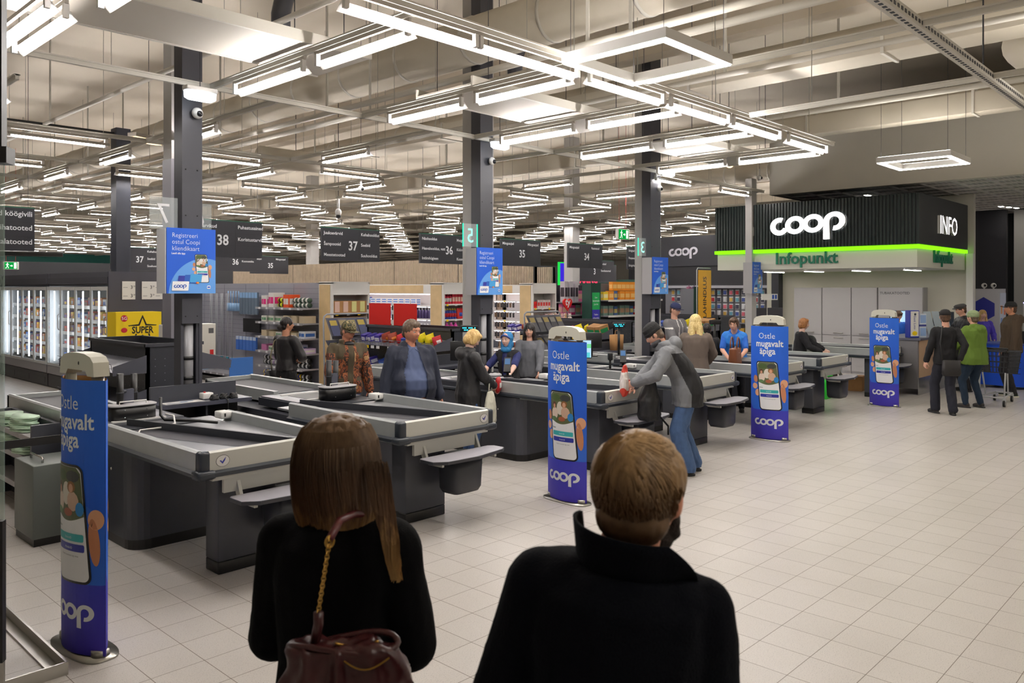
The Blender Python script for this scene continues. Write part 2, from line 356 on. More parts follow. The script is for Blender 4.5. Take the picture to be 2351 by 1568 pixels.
# ================================================================ ceiling services
LZ = 4.18
ORD = ['first', 'second', 'third', 'fourth', 'fifth', 'sixth', 'seventh', 'eighth', 'ninth', 'tenth', 'eleventh', 'twelfth', 'thirteenth', 'fourteenth', 'fifteenth', 'sixteenth', 'seventeenth', 'eighteenth', 'nineteenth', 'twentieth']
def ducts():
    for i, (x, z, r, y1) in enumerate([(8.2, 5.75, .34, 40), (12.9, 5.9, .3, 30), (16.9, 5.6, .26, 40), (24, 5.8, .3, 45)]):
        mb = MB().tube([(0, 0, 0), (0, y1+4, 0)], r, M_['duct'], 20)
        y = 1.0
        while y < y1+3: mb.tube([(0, y, 0), (0, y+.05, 0)], r+.012, M_['rail'], 20); y += 1.5
        o = mb.build('ventilation_duct', loc=(x, -3, z))
        tag(o, ['round painted duct above the front checkouts', 'round duct above the middle checkouts', 'round duct ending near the white bulkhead', 'far round duct over the sales floor'][i], 'duct')
    for i, (x, z, w, h) in enumerate([(10.9, 5.1, .55, .28), (15.0, 5.0, .35, .35)]):
        mb = MB().box(-w/2, w/2, 0, 34, 0, h, M_['duct'], bev=.01)
        for k in range(12): mb.box(-w/2-.02, w/2+.02, k*2.8, k*2.8+.04, -.02, h+.02, M_['rail'])
        tag(mb.build('rectangular_duct', loc=(x, -2, z)), ['flat rectangular duct running past the square pendant', 'box-shaped pale beam duct beside the white bulkhead'][i], 'duct')
    for i, (x, z, r) in enumerate([(4.6, 5.0, .035), (6.9, 4.75, .045), (7.7, 4.9, .05), (9.9, 5.0, .04), (13.8, 5.2, .05), (2.6, 5.3, .03)]):
        mb = MB().tube([(0, -3, 0), (0, 40, 0)], r, M_['rail'], 8)
        for k in range(8): mb.box(-.01, .01, k*5+.4, k*5+.44, 0, 6.9-z, M_['rail'])
        tag(mb.build('ceiling_pipe', loc=(x, 0, z)), 'thin painted pipe under the ceiling, %s of six' % ORD[i], 'pipe', 'thin pipes under the ceiling')
    # curved elbow ducts
    for i, (x, y, z) in enumerate([(6.3, 9.2, 5.5), (9.8, 8.4, 5.4)]):
        pts = [(.9*math.cos(a), 0, .9*math.sin(a)) for a in [math.radians(d) for d in range(70, 200, 13)]]
        tag(MB().tube(pts, .12, M_['dark'], 12).build('flexible_duct', loc=(x, y, z)), ['dark curved hose duct behind the tube lights', 'dark curved hose duct right of the second grey column'][i], 'duct')
    mb = MB().tube([(0, 0, 0), (0, 0, -1.2), (-.3, 0, -1.5), (-1.3, 0, -1.5)], .33, M_['duct'], 18)
    tag(mb.build('exhaust_duct', loc=(13.9, 2.4, 6.9)), 'fat round exhaust pipe dropping from the ceiling, top right', 'duct')
    tag(MB().tube([(0, 0, 0), (1.6, 0, 0)], .2, M_['duct'], 16).tube([(.8, 0, .19), (.8, 0, 2.29)], .008, M_['wire'], 4).build('exhaust_duct', loc=(8.0, 14.4, 4.7)), 'short horizontal drum of duct hanging above the tool aisle', 'duct')
ducts()
def rails():
    k = 0
    def r_(x0, x1, y0, y1, lab, grp, hang=True, z=LZ):
        mb = MB().box(x0+(.012 if x1-x0 < .1 else 0), x1-(.012 if x1-x0 < .1 else 0), y0+(.012 if y1-y0 < .1 else 0), y1-(.012 if y1-y0 < .1 else 0), z+.121, z+.18, M_['rail'])
        if x1-x0 > y1-y0: mb.box(x0, x1, y0-.0, y1+.0, z+.165, z+.18, M_['rail'])
        else: mb.box(x0-.0, x1+.0, y0, y1, z+.165, z+.18, M_['rail'])
        if hang:
            n = int(max(x1-x0, y1-y0)/(4.2 if max(x1-x0, y1-y0) > 12 else 2.6))
            for i in range(n+1):
                t = (i+.3)/(n+.6); x = x0+(x1-x0)*t; y = y0+(y1-y0)*t; mb.tube([(x, y, z+.18), (x, y, 6.99)], .005, M_['steel'], 3)
        tag(mb.build('ceiling_rail'), lab, 'rail', grp)
    G1, G2 = 'lighting rails running away from the camera', 'lighting rails running across the aisles'
    r_(2.5, 12.4, 4.92, 4.98, 'lighting rail carrying the nearest row of tube lights', None)
    for i, x in enumerate((2.1, 4.16, 6.2, 8.2, 10.0, 12.2)): r_(x-.03, x+.03, 4.98, 8.6, '%s lighting rail from the left over the front of the checkouts' % ORD[i], G1)
    for i in range(19): x = 5.0+2.45*i; r_(x-.03, x+.03, 8.6, 57, 'long lighting rail above the shop aisles, %s from the first grey column' % ORD[i], G1)
    for i, x in enumerate((2.55, .1, -2.35)): r_(x-.03, x+.03, 9.6, 57, 'long lighting rail above the freezers, %s from the right' % ORD[i], G1)
    r_(1.8, 17.4, 8.52, 8.58, 'lighting rail across behind the checkouts', G2)
    for j in range(15): y = 12.35+2.85*j; r_(-4, 51.5, y-.03, y+.03, '%s lighting rail crossing the shop aisles behind the checkouts' % ORD[j], G2)
    r_(7.24, 7.3, -2, 4.9, 'empty ceiling rail passing behind the square pendant', None); r_(9.57, 9.63, -2, 4.9, 'second empty ceiling rail, before the white bulkhead', None)
    mb = MB().box(5, 13.5, 2.15, 2.25, LZ+.1, LZ+.19, M_['rail'])
    for i in range(100): mb.box(5.03+i*.085, 5.07+i*.085, 2.145, 2.149, LZ+.13, LZ+.16, M_['wire']); mb.box(5.03+i*.085, 5.07+i*.085, 2.18, 2.21, LZ+.096, LZ+.1, M_['wire'])
    for x in (6.6, 9.4, 12): mb.tube([(x, 2.2, LZ+.19), (x, 2.2, 6.99)], .008, M_['wire'], 4)
    tag(mb.build('perforated_rail'), 'perforated steel channel running diagonally, top right', 'rail')
rails()
def mk_lamp(L, name, lab, far=False):
    t = thing(name, lab, 'light fixture')
    MB().box(-L/2, L/2, -.012, .012, .085, .12, M_['lampg']).build('housing', t)
    r = MB(); r.ext([(.016, .03), (.078, -.02 if far else -.032), (.0785, -.02 if far else -.032), (.0165, .0305)], lambda y, z: (-L/2, y, z), lambda y, z: (L/2, y, z), WING)
    if far: r.ext([(-.05, .03), (-.078, -.010), (-.082, -.008), (-.054, .034)], lambda y, z: (-L/2, y, z), lambda y, z: (L/2, y, z), M_['lampg'])
    r.build('reflector', t)
    MB().tube([(-L/2+.05, 0, .0), (L/2-.05, 0, .0)], .012 if far else .016, TUBE, 6).build('lamp_tube', t)
    for s in (-1, 1):
        e = MB().box(s*(L/2-.03)-.02, s*(L/2-.03)+.02, -.02, .02, -.02, .088, M_['white']); e.box(s*(L/2-.03)-.01, s*(L/2-.03)+.01, -.055 if far else -.01, .035, .028, .036, M_['white']); e.build('lamp_holder', t)
    return t
def lamps():
    near = mk_lamp(1.38, 'tube_light', 'bright tube light, nearest of the front row across the top')
    near.location = (4.1, 4.95, LZ); labs = ['second', 'third', 'fourth', 'fifth', 'sixth']
    for i, x in enumerate((5.48, 7.0, 8.48, 9.92, 11.5)): dup(near, (x, 4.95, LZ), 0, 'tube light, %s from the left in the front row across the top' % labs[i])
    near['label'] = 'tube light, first and largest of the front row across the top'
    for i, x in enumerate((2.1, 4.16, 6.2, 8.2, 10.0, 12.2)):
        for y in (5.78, 7.34):
            if x == 2.1 and y < 6: continue
            dup(near, (x, y, LZ), -PI/2, '%s tube light on the %s rail from the left over the checkouts' % ('nearer' if y < 6 else 'farther', ORD[i]), 'tube lights over the checkout fronts')
    dup(near, (1.93, 7.2, LZ), -PI/2, 'tube light paired with another at the top left corner', None)
    dup(near, (2.2, 5.6, LZ), -PI/2, 'tube light cut off by the top edge, upper left', None)
    far = mk_lamp(1.3, 'tube_light', 'thin tube light in the grid over the shop aisles', True); far['group'] = 'tube lights over the shop aisles'
    spots = []
    fy, fx = math.sin(math.radians(43.53)), math.cos(math.radians(43.53))
    for i in range(-3, 18):
        for j in range(0, 16):
            for kind in (0, 1):
                if kind: x, y, r = 5.0+2.45*i, 10.75+2.85*j, -PI/2
                else: x, y, r = 6.25+2.45*i+(.0), 12.35+2.85*(j-1), 0
                if kind == 0 and j == 0:
                    y = 8.55
                    if x < 12 or x > 17.5: continue
                d = x*fx+y*fy; l = x*fy-y*fx
                if d < 5 or abs(l/d) > .70 or (x > 17 and y < 9.5) or d > 46: continue
                spots.append((d, x, y, r, '%s tube light in the %s row back over the shop aisles' % ('lengthwise' if kind else 'crosswise', ORD[j])))
    spots.sort()
    first = True
    for d, x, y, r, lb_ in spots[:286]:
        if first: far.location = (x, y, LZ); far.rotation_euler = (0, 0, r); far['label'] = lb_; first = False
        else: dup(far, (x, y, LZ), r, lb_)
    mb = MB()
    for d, x, y, r, lb_ in spots[286:]:
        a = (x-.55, x+.55, y-.006, y+.006) if r == 0 else (x-.006, x+.006, y-.55, y+.55)
        b = (x-.65, x+.65, y-.07, y+.07) if r == 0 else (x-.07, x+.07, y-.65, y+.65)
        mb.box(*a, LZ-.008, LZ+.008, TUBE); mb.box(*b, LZ+.03, LZ+.09, M_['lampg'])
        if r == 0: mb.box(x-.65, x+.65, y-.075, y-.07, LZ-.0, LZ+.09, M_['lampg'])
        else: mb.box(x-.075, x-.07, y-.65, y+.65, LZ-.0, LZ+.09, M_['lampg'])
    tag(mb.build('distant_tube_lights'), 'far tube lights shrinking towards the back of the hall', 'light fixture', kind='stuff')
    # square ring pendants; the last four, unseen, are added to brighten the ceiling
    for i, (x, y, lab) in enumerate([(6.23, 4.2, 'large square glowing ring pendant above the checkouts'), (14.3, 4.22, 'small square glowing ring pendant near the info booth'), (10.3, 1.1, 'square ring pendant cut by the right edge'), (6.2, -1.8, 'added unseen square ring pendant behind the camera on the left'), (14.3, -2.0, 'added unseen square ring pendant far to the right'), (2.0, -1.0, 'added unseen square ring pendant straight behind the camera'), (17.0, 1.1, 'added unseen square ring pendant before the bulkhead, off to the right')]):
        t = thing('square_pendant', lab, 'pendant light', (x, y, LZ-.02)); f = MB(); l = MB(); a, b, c = .56, .47, .5
        for sx in (-1, 1):
            f.box(min(sx*a, sx*b), max(sx*a, sx*b), -a, a, .012, .1, M_['white']); f.box(-b, b, min(sx*a, sx*b), max(sx*a, sx*b), .012, .1, M_['white'])
            l.box(min(sx*(a-.012), sx*(b+.012)), max(sx*(a-.012), sx*(b+.012)), -a+.012, a-.012, 0, .011, LEDL); l.box(-b-.012, b+.012, min(sx*(a-.012), sx*(b+.012)), max(sx*(a-.012), sx*(b+.012)), 0, .011, LEDL)
        f.build('frame', t); l.build('light_strip', t)
        if x > 17: t.location.x = 16.2
        u = MB()  # upward glow on every pendant is an addition that brightens ceiling and bulkhead
        for sx in (-1, 1): u.box(min(sx*a, sx*b)+.02, max(sx*a, sx*b)-.02, -a+.02, a-.02, .101, .104, LEDL); u.box(-b, b, min(sx*a, sx*b)+.02, max(sx*a, sx*b)-.02, .101, .104, LEDL)
        u.build('added_uplight_strip', t); c = MB()
        for sx in (-1, 1):
            for sy in (-1, 1): c.tube([(sx*.5, sy*.5, .1), (sx*.5, sy*.5, 2.8 if x < 17 else 1)], .003, M_['wire'], 4)
        c.build('suspension_wire', t)
    # flat plastic drip trays above the columns
    for i, (x, lab) in enumerate([(3.4, 'flat translucent tray hanging over the first grey column'), (7.9, 'flat translucent tray hanging over the second grey column'), (12.4, 'flat translucent tray hanging over the third grey column')]):
        mb = MB().box(-1.6, 1.5, -.48, .48, 0, .02, mat('translucent sheet', (196, 190, 180), .6, spec=.3)); mb.box(-1.6, 1.5, -.5, -.47, -.01, .1, M_['rail']); mb.box(-1.6, 1.5, .47, .5, -.01, .1, M_['rail'])
        for a in (-1.3, 1.2):
            for b in (-.45, .45): mb.tube([(a, b, .1), (a, b, 2.5)], .006, M_['wire'], 4)
        tag(mb.build('drip_tray', loc=(x, 7.1, 4.42)), lab, 'ceiling tray')
    for i, (x, y, lab) in enumerate([(5.5, 13.5, 'warm glowing bulkhead lamp over the freezers'), (14.4, 7.8, 'warm yellow lamp beside the white bulkhead')]):
        t = thing('warm_lamp', lab, 'light fixture', (x, y, 4.5), .4); MB().box(-.35, .35, -.09, .09, .06, .12, M_['lampg']).tube([(0, 0, .12), (0, 0, 2.49)], .006, M_['wire'], 4).build('housing', t)
        MB().ell((0, 0, .05), (.33, .08, .06), WARM).build('lamp_shade', t)
    # recessed panels in the grid ceiling and under the booth canopy
    n = 0
    for (x, y) in [(19, 1), (19, 6.8), (21.5, 3), (21.5, .2), (24, 1.6), (24, 5.2), (26, 3.2), (24, -1.5), (19, -2)]:
        for k in range(3):
            t = thing('recessed_light', 'small recessed light panel in the open grid ceiling at the right', 'light fixture', (x+.35*k, y-.1*k, 4.24), 0, 'recessed panels in the grid ceiling'); MB().box(-.12, .12, -.06, .06, .003, .02, M_['white']).build('frame', t); MB().box(-.1, .1, -.045, .045, -.002, .003, LEDL).build('light_panel', t)
    for i, y in enumerate((5.8, 6.9, 8.0, 9.0)):
        t = thing('canopy_light', 'recessed light under the booth canopy', 'light fixture', (18.9, y, 2.50), 0, 'lights under the booth canopy'); MB().box(-.5, .5, -.05, .05, .01, .03, M_['white']).build('frame', t); MB().box(-.48, .48, -.035, .035, -.0, .01, LEDL).build('light_panel', t)
lamps()
def column_set():
    # local x,y from the corner facing the camera
    for i, (x, w, lab) in enumerate([(3.86, .2, 'grey steel column rising from the near till desk'), (8.37, .26, 'grey steel column behind the cashier in the blue headscarf'), (12.87, .34, 'grey steel column behind the third pylon')]):
        t = thing('steel_column', lab, 'column', (x, 8.6, 0))
        m = MB().box(0, w, 0, .03, 1.72, 7.0, M_['colm']); m.box(0, .03, .03, .2, .0, 7.0, M_['colm']); m.box(w-.03, w, .03, .2, 0, 7.0, M_['colm']); m.box(.03, w-.03, .17, .2, 0, 7, M_['colm'])
        m.build('column_shaft', t)
        MB().box(w, w+.035, 0.02, .2, 0, 7, M_['concrete'] if i else M_['colm']).build('side_trim', t)
        p = MB().cyl((w/2, .09), .062, .9, 1.72, mat('grey downpipe', (152, 152, 156), .35, .1)); p.cyl((w/2, .09), .068, 1.32, 1.36, M_['black']); p.cyl((w/2, .09), .068, 1.1, 1.14, M_['black']); p.build('downpipe', t)
        b = MB()
        for z in (1.8, 2.9, 3.4):
            for xx in (.03, w-.04): b.ell((xx+.01, -.001, z), .008, M_['black'], 8, 6)
        b.build('bolts', t)
    t = thing('white_column', 'slim white column in front of the info booth', 'column', (16.93, 8.6, 0)); MB().box(0, .22, 0, .16, 0, 4.6, M_['concrete']).build('column_shaft', t); MB().box(.05, .17, -.003, 0, 3.3, 3.5, M_['white']).build('cover_plate', t)
    for i, (x, y, w, z0, lab) in enumerate([(4.95, 11.2, .26, 0, 'thick pale concrete column left of the first grey column'), (8.62, 9.05, .2, 0, 'thick white concrete column left of the second grey column'), (13.12, 8.95, .22, 0, 'thick white concrete column left of the third grey column'), (20.3, 16.6, .36, 0, 'white concrete column under aisle sign 34'), (19.4, 30.4, .4, 0, 'distant white concrete column left of aisle sign 37')]):
        t = thing('concrete_column', lab, 'column', (x, y, 0)); MB().box(-w/2, w/2, -w/2, w/2, 2.6 if i == 0 else 0, 7, M_['concrete']).build('upper_shaft', t)
        if i == 0: MB().box(-w/2-.01, w/2+.01, -w/2-.01, w/2+.01, 0, 3.9, mat('lilac grey cladding', (138, 136, 146), .5)).build('lower_cladding', t)
    t = thing('dark_column', 'dark steel column standing behind the freezer run', 'column', (5.9, 15.75, 0)); MB().box(-.13, .13, -.13, .13, 0, 5.1, mat('dark blue grey steel', (52, 55, 66), .4)).build('column_shaft', t)
    MB().box(-3.4, -.13, -.03, .03, 4.95, 5.02, M_['black']).build('cross_bar', t)
    # cameras and emergency lamps on the columns
    for i, (x, c, lab) in enumerate([(4.04, 'first', 'left'), (8.6, 'second', 'middle'), (13.14, 'third', 'right')]):
        t = thing('dome_camera', 'white dome camera on the %s grey column from the left' % c, 'camera', (x-.03, 8.6, 4.02)); MB().ell((0, -.045, 0), (.062, .045, .062), M_['white']).build('housing', t)
        MB().ell((.008, -.085, -.01), (.032, .02, .032), mat('dark dome', (20, 20, 24), .08)).build('lens', t)
        t = thing('emergency_lamp', 'lit emergency lamp hanging before the %s grey column from the left' % c, 'light fixture', (x-.12, 8.3, 4.14+.06*i), 0); MB().box(-.17, .17, -.06, .06, .05, .1, M_['white'], bev=.01).build('housing', t)
        MB().loft([((0, 0, -.04), .13, .045), ((0, 0, -.02), .165, .058), ((0, 0, .05), .17, .062)], EMG, 16, .5).build('diffuser', t); MB().tube([(0, 0, .1), (0, .02, 2.84-.06*i)], .005, M_['wire'], 5).build('hanger', t)
column_set()
t = thing('dome_camera', 'white pendant dome camera hanging over the aisles', 'camera', (10.5, 15.4, 3.75)); MB().cyl((0, 0), .03, .12, .45, M_['white'], 12).cyl((0, 0), .008, .45, 3.24, M_['wire'], 6).build('stem', t); MB().ell((0, 0, .08), (.075, .075, .09), M_['white']).build('housing', t); MB().ell((0, 0, 0), .06, M_['black']).build('lens', t)
for (x, y, z, lab) in [(4.6, 9.8, 4.0, 'small round camera left of the first grey column'), (9.1, 12.6, 4.0, 'small round camera on a rail over the second aisle sign'), (17.1, 8.5, 4.62, 'small round camera on top of the white column')]:
    t = thing('ball_camera', lab, 'camera', (x, y, z)); MB().ell((0, 0, 0), .06, M_['white']).build('housing', t); MB().ell((0, -.045, -.01), .032, M_['black']).build('lens', t); MB().cyl((0, 0), .02, .04, .2, M_['white'], 8).cyl((0, 0), .005, .2, 6.99-z, M_['wire'], 4).build('mount', t)
# ================================================================ checkout counters
def check_badge(mb, x, y, z, r, s=1):
    f = lambda a, b, d=0: V((x+a, y-d, z+b))
    mb.add([f(r*math.cos(2*PI*i/20), r*.8*math.sin(2*PI*i/20), .001) for i in range(20)], [tuple(range(20))], M_['phone'])
    mb.add([f(.94*r*math.cos(2*PI*i/20), .94*r*.8*math.sin(2*PI*i/20), .002) for i in range(20)], [tuple(range(20))], M_['white'])
    mb.add([f(a*r, b*r, .003) for a, b in ((-.5, .1), (-.25, .1), (-.1, -.1), (.45, .55), (.3, .05), (-.05, -.4))], [(0, 1, 2, 5), (2, 3, 4, 5)], M_['navyp'])
def counter(x0, w, lab, tail=10.0, badge='L', divider=True, mir=False):
    """local frame: x across, y along the lane away from the hall"""
    t = thing('checkout_counter', lab, 'checkout counter', (x0, 5.4, 0)); L = 1.77
    FL = (M.Translation((w, 0, 0)) @ M.Scale(-1, 4, V((1, 0, 0)))) if mir else None
    T = M_['tray']
    # packing tray: floor and four rims
    m = MB().box(.05, w-.05, .05, L+.3, .855, .875, mat('tray floor', (150, 152, 156), .35, .4)); m.build('tray', t)
    prof = [(0, .80), (0, .95), (.02, .962), (.055, .955), (.06, .875), (.06, .80)]
    r = MB()
    r.ext(prof, lambda a, z: (a, .07, z), lambda a, z: (a, L, z), T); r.ext(prof, lambda a, z: (w-a, .07, z), lambda a, z: (w-a, L, z), T)
    r.ext(prof, lambda a, z: (.07, a, z), lambda a, z: (w-.07, a, z), M_['traycream']); r.build('rim', t)
    b = MB()
    bp = [(0, .775), (-.028, .785), (-.03, .81), (0, .825), (.02, .8)]
    b.ext(bp, lambda a, z: (a, .04, z), lambda a, z: (a, L if mir else 4.55, z), M_['bumper']); b.ext(bp, lambda a, z: (w-a, .04, z), lambda a, z: (w-a, L, z), M_['bumper'])
    b.ext(bp, lambda a, z: (.04, a, z), lambda a, z: (w-.04, a, z), M_['bumper']); b.build('bumper', t)
    for xx in (.0, w-.085):
        c = MB().box(xx, xx+.085, 0, .085, .80, .957, M_['bumper'], bev=.018); c.box(xx-.03, xx+.115, -.03, .1, .765, .83, M_['bumper'], bev=.025); c.build('corner_cap', t)
    u = MB().box(.1, w-.06, .02, .08, .745, .775, M_['traycream'])
    u.box(.2, w-.2, .05, .08, .64, .745, M_['traycream']); u.box(.03, w-.03, .08, L, .76, .80, M_['tray']); u.build('under_rail', t)
    if badge:
        m = MB(); check_badge(m, .165 if badge == 'L' else w-.13, -.001, .885, .052); m.build('maker_badge', t)
    if divider:
        m = MB(); m.ext([(.28, 2.02), (.30, 2.02), (w-.26, .1), (w-.30, .1)], lambda x, y: (x, y, .873), lambda x, y: (x, y, .94), M_['dark2'])
        m.build('divider_board', t)
        m = MB(); m.add([(.07, L, .877), (.62, L, .877), (w-.3, .1, .877), (.62, .08, .877)], [(0, 3, 2, 1)], M_['belt']); m.build('slide_surface', t)
    # feet
    m = MB().box(.24, .71, .22, .42, .09, .76, M_['dark'], bev=.01); m.build('leg', t); MB().box(.24, .71, .22, .42, 0, .092, M_['kick'], bev=.01).build('kick_plate', t)
    bw = w-.2
    def rb(z0, z1, mm, o=0):
        pts = [(.0+o, 4.4), (.0+o, 1.35)]
        for i in range(6): a = PI+PI/2*i/5; pts.append((.15+o+.15*math.cos(a), 1.35+.15*math.sin(a)-.0))
        pts += [(bw, 1.2), (bw, 4.4)]; q = MB().prism(pts, z0, z1, mm); return q
    FB = M.Translation((.2, 0, 0)) if mir else None
    rb(.08, .77, M_['dark']).build('body', t, tf=FB); rb(0, .082, M_['kick'], .01).build('kick_plate', t, tf=FB)
    m = MB().box(-.002, 0, 1.9, 1.903, .1, .77, M_['black']); m.cyl((-.001, 1.6), .01, .6, .62, M_['chrome'], 8); m.build('panel_joint', t)
    # scanner deck and belt
    m = MB().box(.0, w-.28, L, L+1.1, .80, .885, M_['dark2']); m.box(.02, w-.3, L+.32, L+1.08, .885, .9, mat('deck plate', (132, 134, 140), .3, .5)); m.box(.25, w-.5, L+.42, L+.85, .9, .902, M_['black'])
    m.box(.2, w-.45, L+.36, L+.40, .9, .91, M_['white']); m.box(.2, w-.45, L+.90, L+.93, .9, .91, M_['white']); m.build('scanner_deck', t, tf=FL)
    m = MB().box(.05, .6, L+1.1, 4.5, .80, .905, M_['belt']); m.build('belt', t, tf=FL)
    m = MB().ext(prof, lambda a, z: (a, L+1.1, z), lambda a, z: (a, 4.55, z), T); m.box(.6, .66, L+1.1, 4.55, .8, .93, T); m.box(.0, .66, 4.5, 4.56, .8, .95, T); m.build('side_rail', t, tf=FL)
    # bag ledge on brackets with a hanging bin
    m = MB(); pts = [(.22, .0), (1.05, .0), (1.1, -.04), (1.1, -.17), (1.03, -.22), (.65, -.30), (.3, -.28), (.2, -.2), (.2, -.03)]
    m.prism(pts, .595, .62, M_['dark2']); m.prism([(a*.985+.008, b*.97-.002) for a, b in pts], .6205, .6225, mat('ledge laminate', (168, 166, 174), .35)); m.build('bag_ledge', t)
    for xx in (.3, .94):
        m = MB(); m.ext([(.07, .76), (.13, .76), (.06, .60), (-.02, .56), (-.2, .56), (-.2, .585), (0, .60)], lambda y, z: (xx, y, z), lambda y, z: (xx+.025, y, z), M_['traycream']); m.build('bracket', t)
    m = MB(); m.loft([((.7, .0, .26), .15, .11), ((.7, .0, .3), .17, .13), ((.7, .0, .6), .185, .14)], M_['dark2'], 24, .35); m.build('bin', t)
    # little control box
    m = MB().box(w-.16, w-.05, L-.14, L+.0, .9, .965, M_['white'], bev=.012); m.box(w-.13, w-.115, L-.143, L-.139, .92, .95, M_['black']); m.build('switch_box', t)
    return t
LX = [(2.55, 1.13, 'long grey checkout counter, empty, nearest on the left', 'L'), (4.30, 1.13, 'grey checkout counter with divider, behind the long-haired woman', 'R'),
      (7.12, 1.1, 'grey checkout counter where the cashier in the blue headscarf sits', 'L'), (9.08, 1.12, 'grey checkout counter behind the person in the black beanie', 'R'),
      (11.25, 1.15, 'grey checkout counter carrying the brown handbag', 'R'), (13.0, 1.25, 'grey checkout counter between the third and fourth pylons', 'R'), (15.85, 1.1, 'farthest grey checkout counter, against the info desk', 'R')]
for i, (x, wd, lab, bd) in enumerate(LX): counter(x, wd, lab, badge=bd, mir=i in (1, 3, 5))
# rounded far end of the first lane, its ledge, and the rack of carrier bags
t = thing('bag_rack', 'low grey rack of folded carrier bags left of the nearest pylon', 'rack', (2.28, 8.15, 0))
m = MB().box(0, .24, 0, .04, .0, .86, M_['dark']).box(0, .24, 1.4, 1.44, 0, .86, M_['dark']).box(.2, .24, .04, 1.4, .0, .86, M_['dark2']); m.box(0, .24, 0, .04, 0, .06, M_['kick']); m.build('frame', t)
for z in (.22, .50, .70): MB().box(-.0, .2, .04, 1.4, z, z+.05, M_['lgrey']).build('shelf', t)
bagm = mat('folded carrier bag', (196, 222, 196), .6, var=.1, vscale=20)
pb = []
for z, yy, n in ((.755, .5, 11), (.755, 1.0, 9), (.555, .45, 9), (.555, .95, 10)):
    for i in range(n):
        m = MB(); k = 9
        ring = lambda zz: [(.10+(.11+.012*math.sin(3*a+i))*math.cos(a), (.19+.02*math.sin(2*a+i*1.7))*math.sin(a), zz+.004*math.sin(2*a+i)) for a in [2*PI*q/18 for q in range(18)]]
        vs = ring(0)+ring(.012); m.add(vs, [tuple(range(18))[::-1], tuple(range(18, 36))]+[(q, (q+1) % 18, 18+(q+1) % 18, 18+q) for q in range(18)], bagm, True)
        tag(m.build('folded_bag', loc=(2.26, 8.15+yy, z+i*.0125-.0), rot=(i % 3-1)*.06), 'green folded bag, %s from the bottom, %s stack on the %s shelf of the rack' % (ORD[i], 'near' if yy < .7 else 'far', 'upper' if z > .7 else 'lower'), 'carrier bag', 'folded bags in the rack')
t = thing('customer_ledge', 'small grey ledge at the far end of the first counter', 'ledge', (2.62, 10.0, 0)); MB().box(0, .7, 0, .2, .60, .63, M_['dark2'], bev=.01).build('ledge_board', t); MB().box(.1, .14, -.0, .03, .4, .8, M_['traycream']).build('bracket', t)
t = thing('waste_bin_cabinet', 'grey metal cabinet with a handle beside the bag rack', 'cabinet', (2.05, 7.3, 0)); MB().box(0, .4, 0, .5, .06, .66, mat('grey green metal', (98, 104, 100), .4, .2), bev=.008).build('body', t); MB().box(.01, .39, .01, .49, 0, .06, M_['kick']).build('kick_plate', t)
h = MB(); h.tube([(.1, .1, .66), (.1, .1, .70), (.1, .4, .70), (.1, .4, .66)], .01, M_['chrome'], 6); h.build('handle', t)
# dark desks joining the pairs of lanes
def desk(x0, x1, y0, y1, lab):
    t = thing('till_desk', lab, 'desk', (x0, y0, 0)); w, d = x1-x0, y1-y0
    MB().box(0, w, 0, d, .86, .90, mat('dark blue grey top', (70, 72, 84), .3)).build('desk_top', t)
    MB().box(.02, w-.02, .12, d, .06, .72, M_['dark2']).build('drawer_body', t); MB().box(.02, w/2-.01, .1, .12, .42, .72, M_['dark']).build('drawer', t); MB().box(w/2+.01, w-.02, .1, .12, .42, .72, M_['dark']).build('drawer', t)
    MB().box(w/2-.01, w/2+.01, .04, d, .72, .86, M_['dark2']).build('divider', t); MB().box(.02, w-.02, d-.04, d-.0, .72, .86, M_['black']).build('back_panel', t); MB().box(.02, w-.02, d+.0, d+.03, .9, 1.06, M_['dark']).build('upstand', t)
desk(3.49, 4.49, 8.25, 8.58, 'dark blue-grey desk bridging the two nearest counters'); desk(8.05, 9.25, 9.25, 9.55, 'dark desk behind the cashier in the headscarf'); desk(12.22, 13.18, 9.25, 9.55, 'dark desk behind the fifth counter')
m = MB().box(0, .42, 0, .16, 0, .001, M_['white']); m.box(.03, .25, .03, .08, .001, .0014, C_(150, 156, 170)); m.box(.2, .34, .09, .13, .001, .0014, C_(120, 140, 170))
tag(m.build('paper_sheet', loc=(3.56, 8.3, .901), rot=.02), 'white printed sheet lying on the dark bridging desk', 'paper')
t = thing('socket_box', 'small white box with a red button at the column foot', 'socket box', (4.0, 8.4, .9)); MB().box(0, .12, 0, .1, 0, .07, M_['white'], bev=.01).build('body', t); MB().cyl((.04, .05), .012, .07, .082, M_['red'], 10).build('button', t)
for i, (x, y) in enumerate([(4.08, 8.31), (4.2, 8.33), (4.3, 8.31)]):
    m = MB()
    for k in range(4): m.tube([(.045*math.cos(a)*(1-.1*k), .035*math.sin(a)*(1-.1*k), .012+.012*k+.006*math.sin(3*a+k)) for a in [2*PI*q/14 for q in range(14)]], .009, M_['black'], 6, closed=True)
    m.tube([(-.05, -.02, .02), (-.02, .0, .03), (.05, .03, .02)], .012, M_['black'], 6)
    tag(m.build('cable_coil', loc=(x, y, .9)), ['left black cable coil on the dark desk, next to the white box', 'middle black cable coil of three on the dark desk', 'right black cable coil of three on the dark desk'][i], 'cable')
tag(MB().tube([(4.18, 8.28, .92), (4.2, 8.235, .9), (4.2, 8.23, .8), (4.22, 8.23, .7), (4.19, 8.23, .62)], .006, M_['black'], 6).build('hanging_cable'), 'thin black cable hanging over the desk edge', 'cable')
tag(MB().tube([(2.72, 6.9, .88), (2.8, 7.05, .89), (2.95, 6.99, .90), (3.08, 7.0, .92), (3.12, 7.12, .97), (3.09, 7.22, .98)], .008, M_['white'], 6).build('white_cable'), 'white cable lying across the nearest packing tray', 'cable')
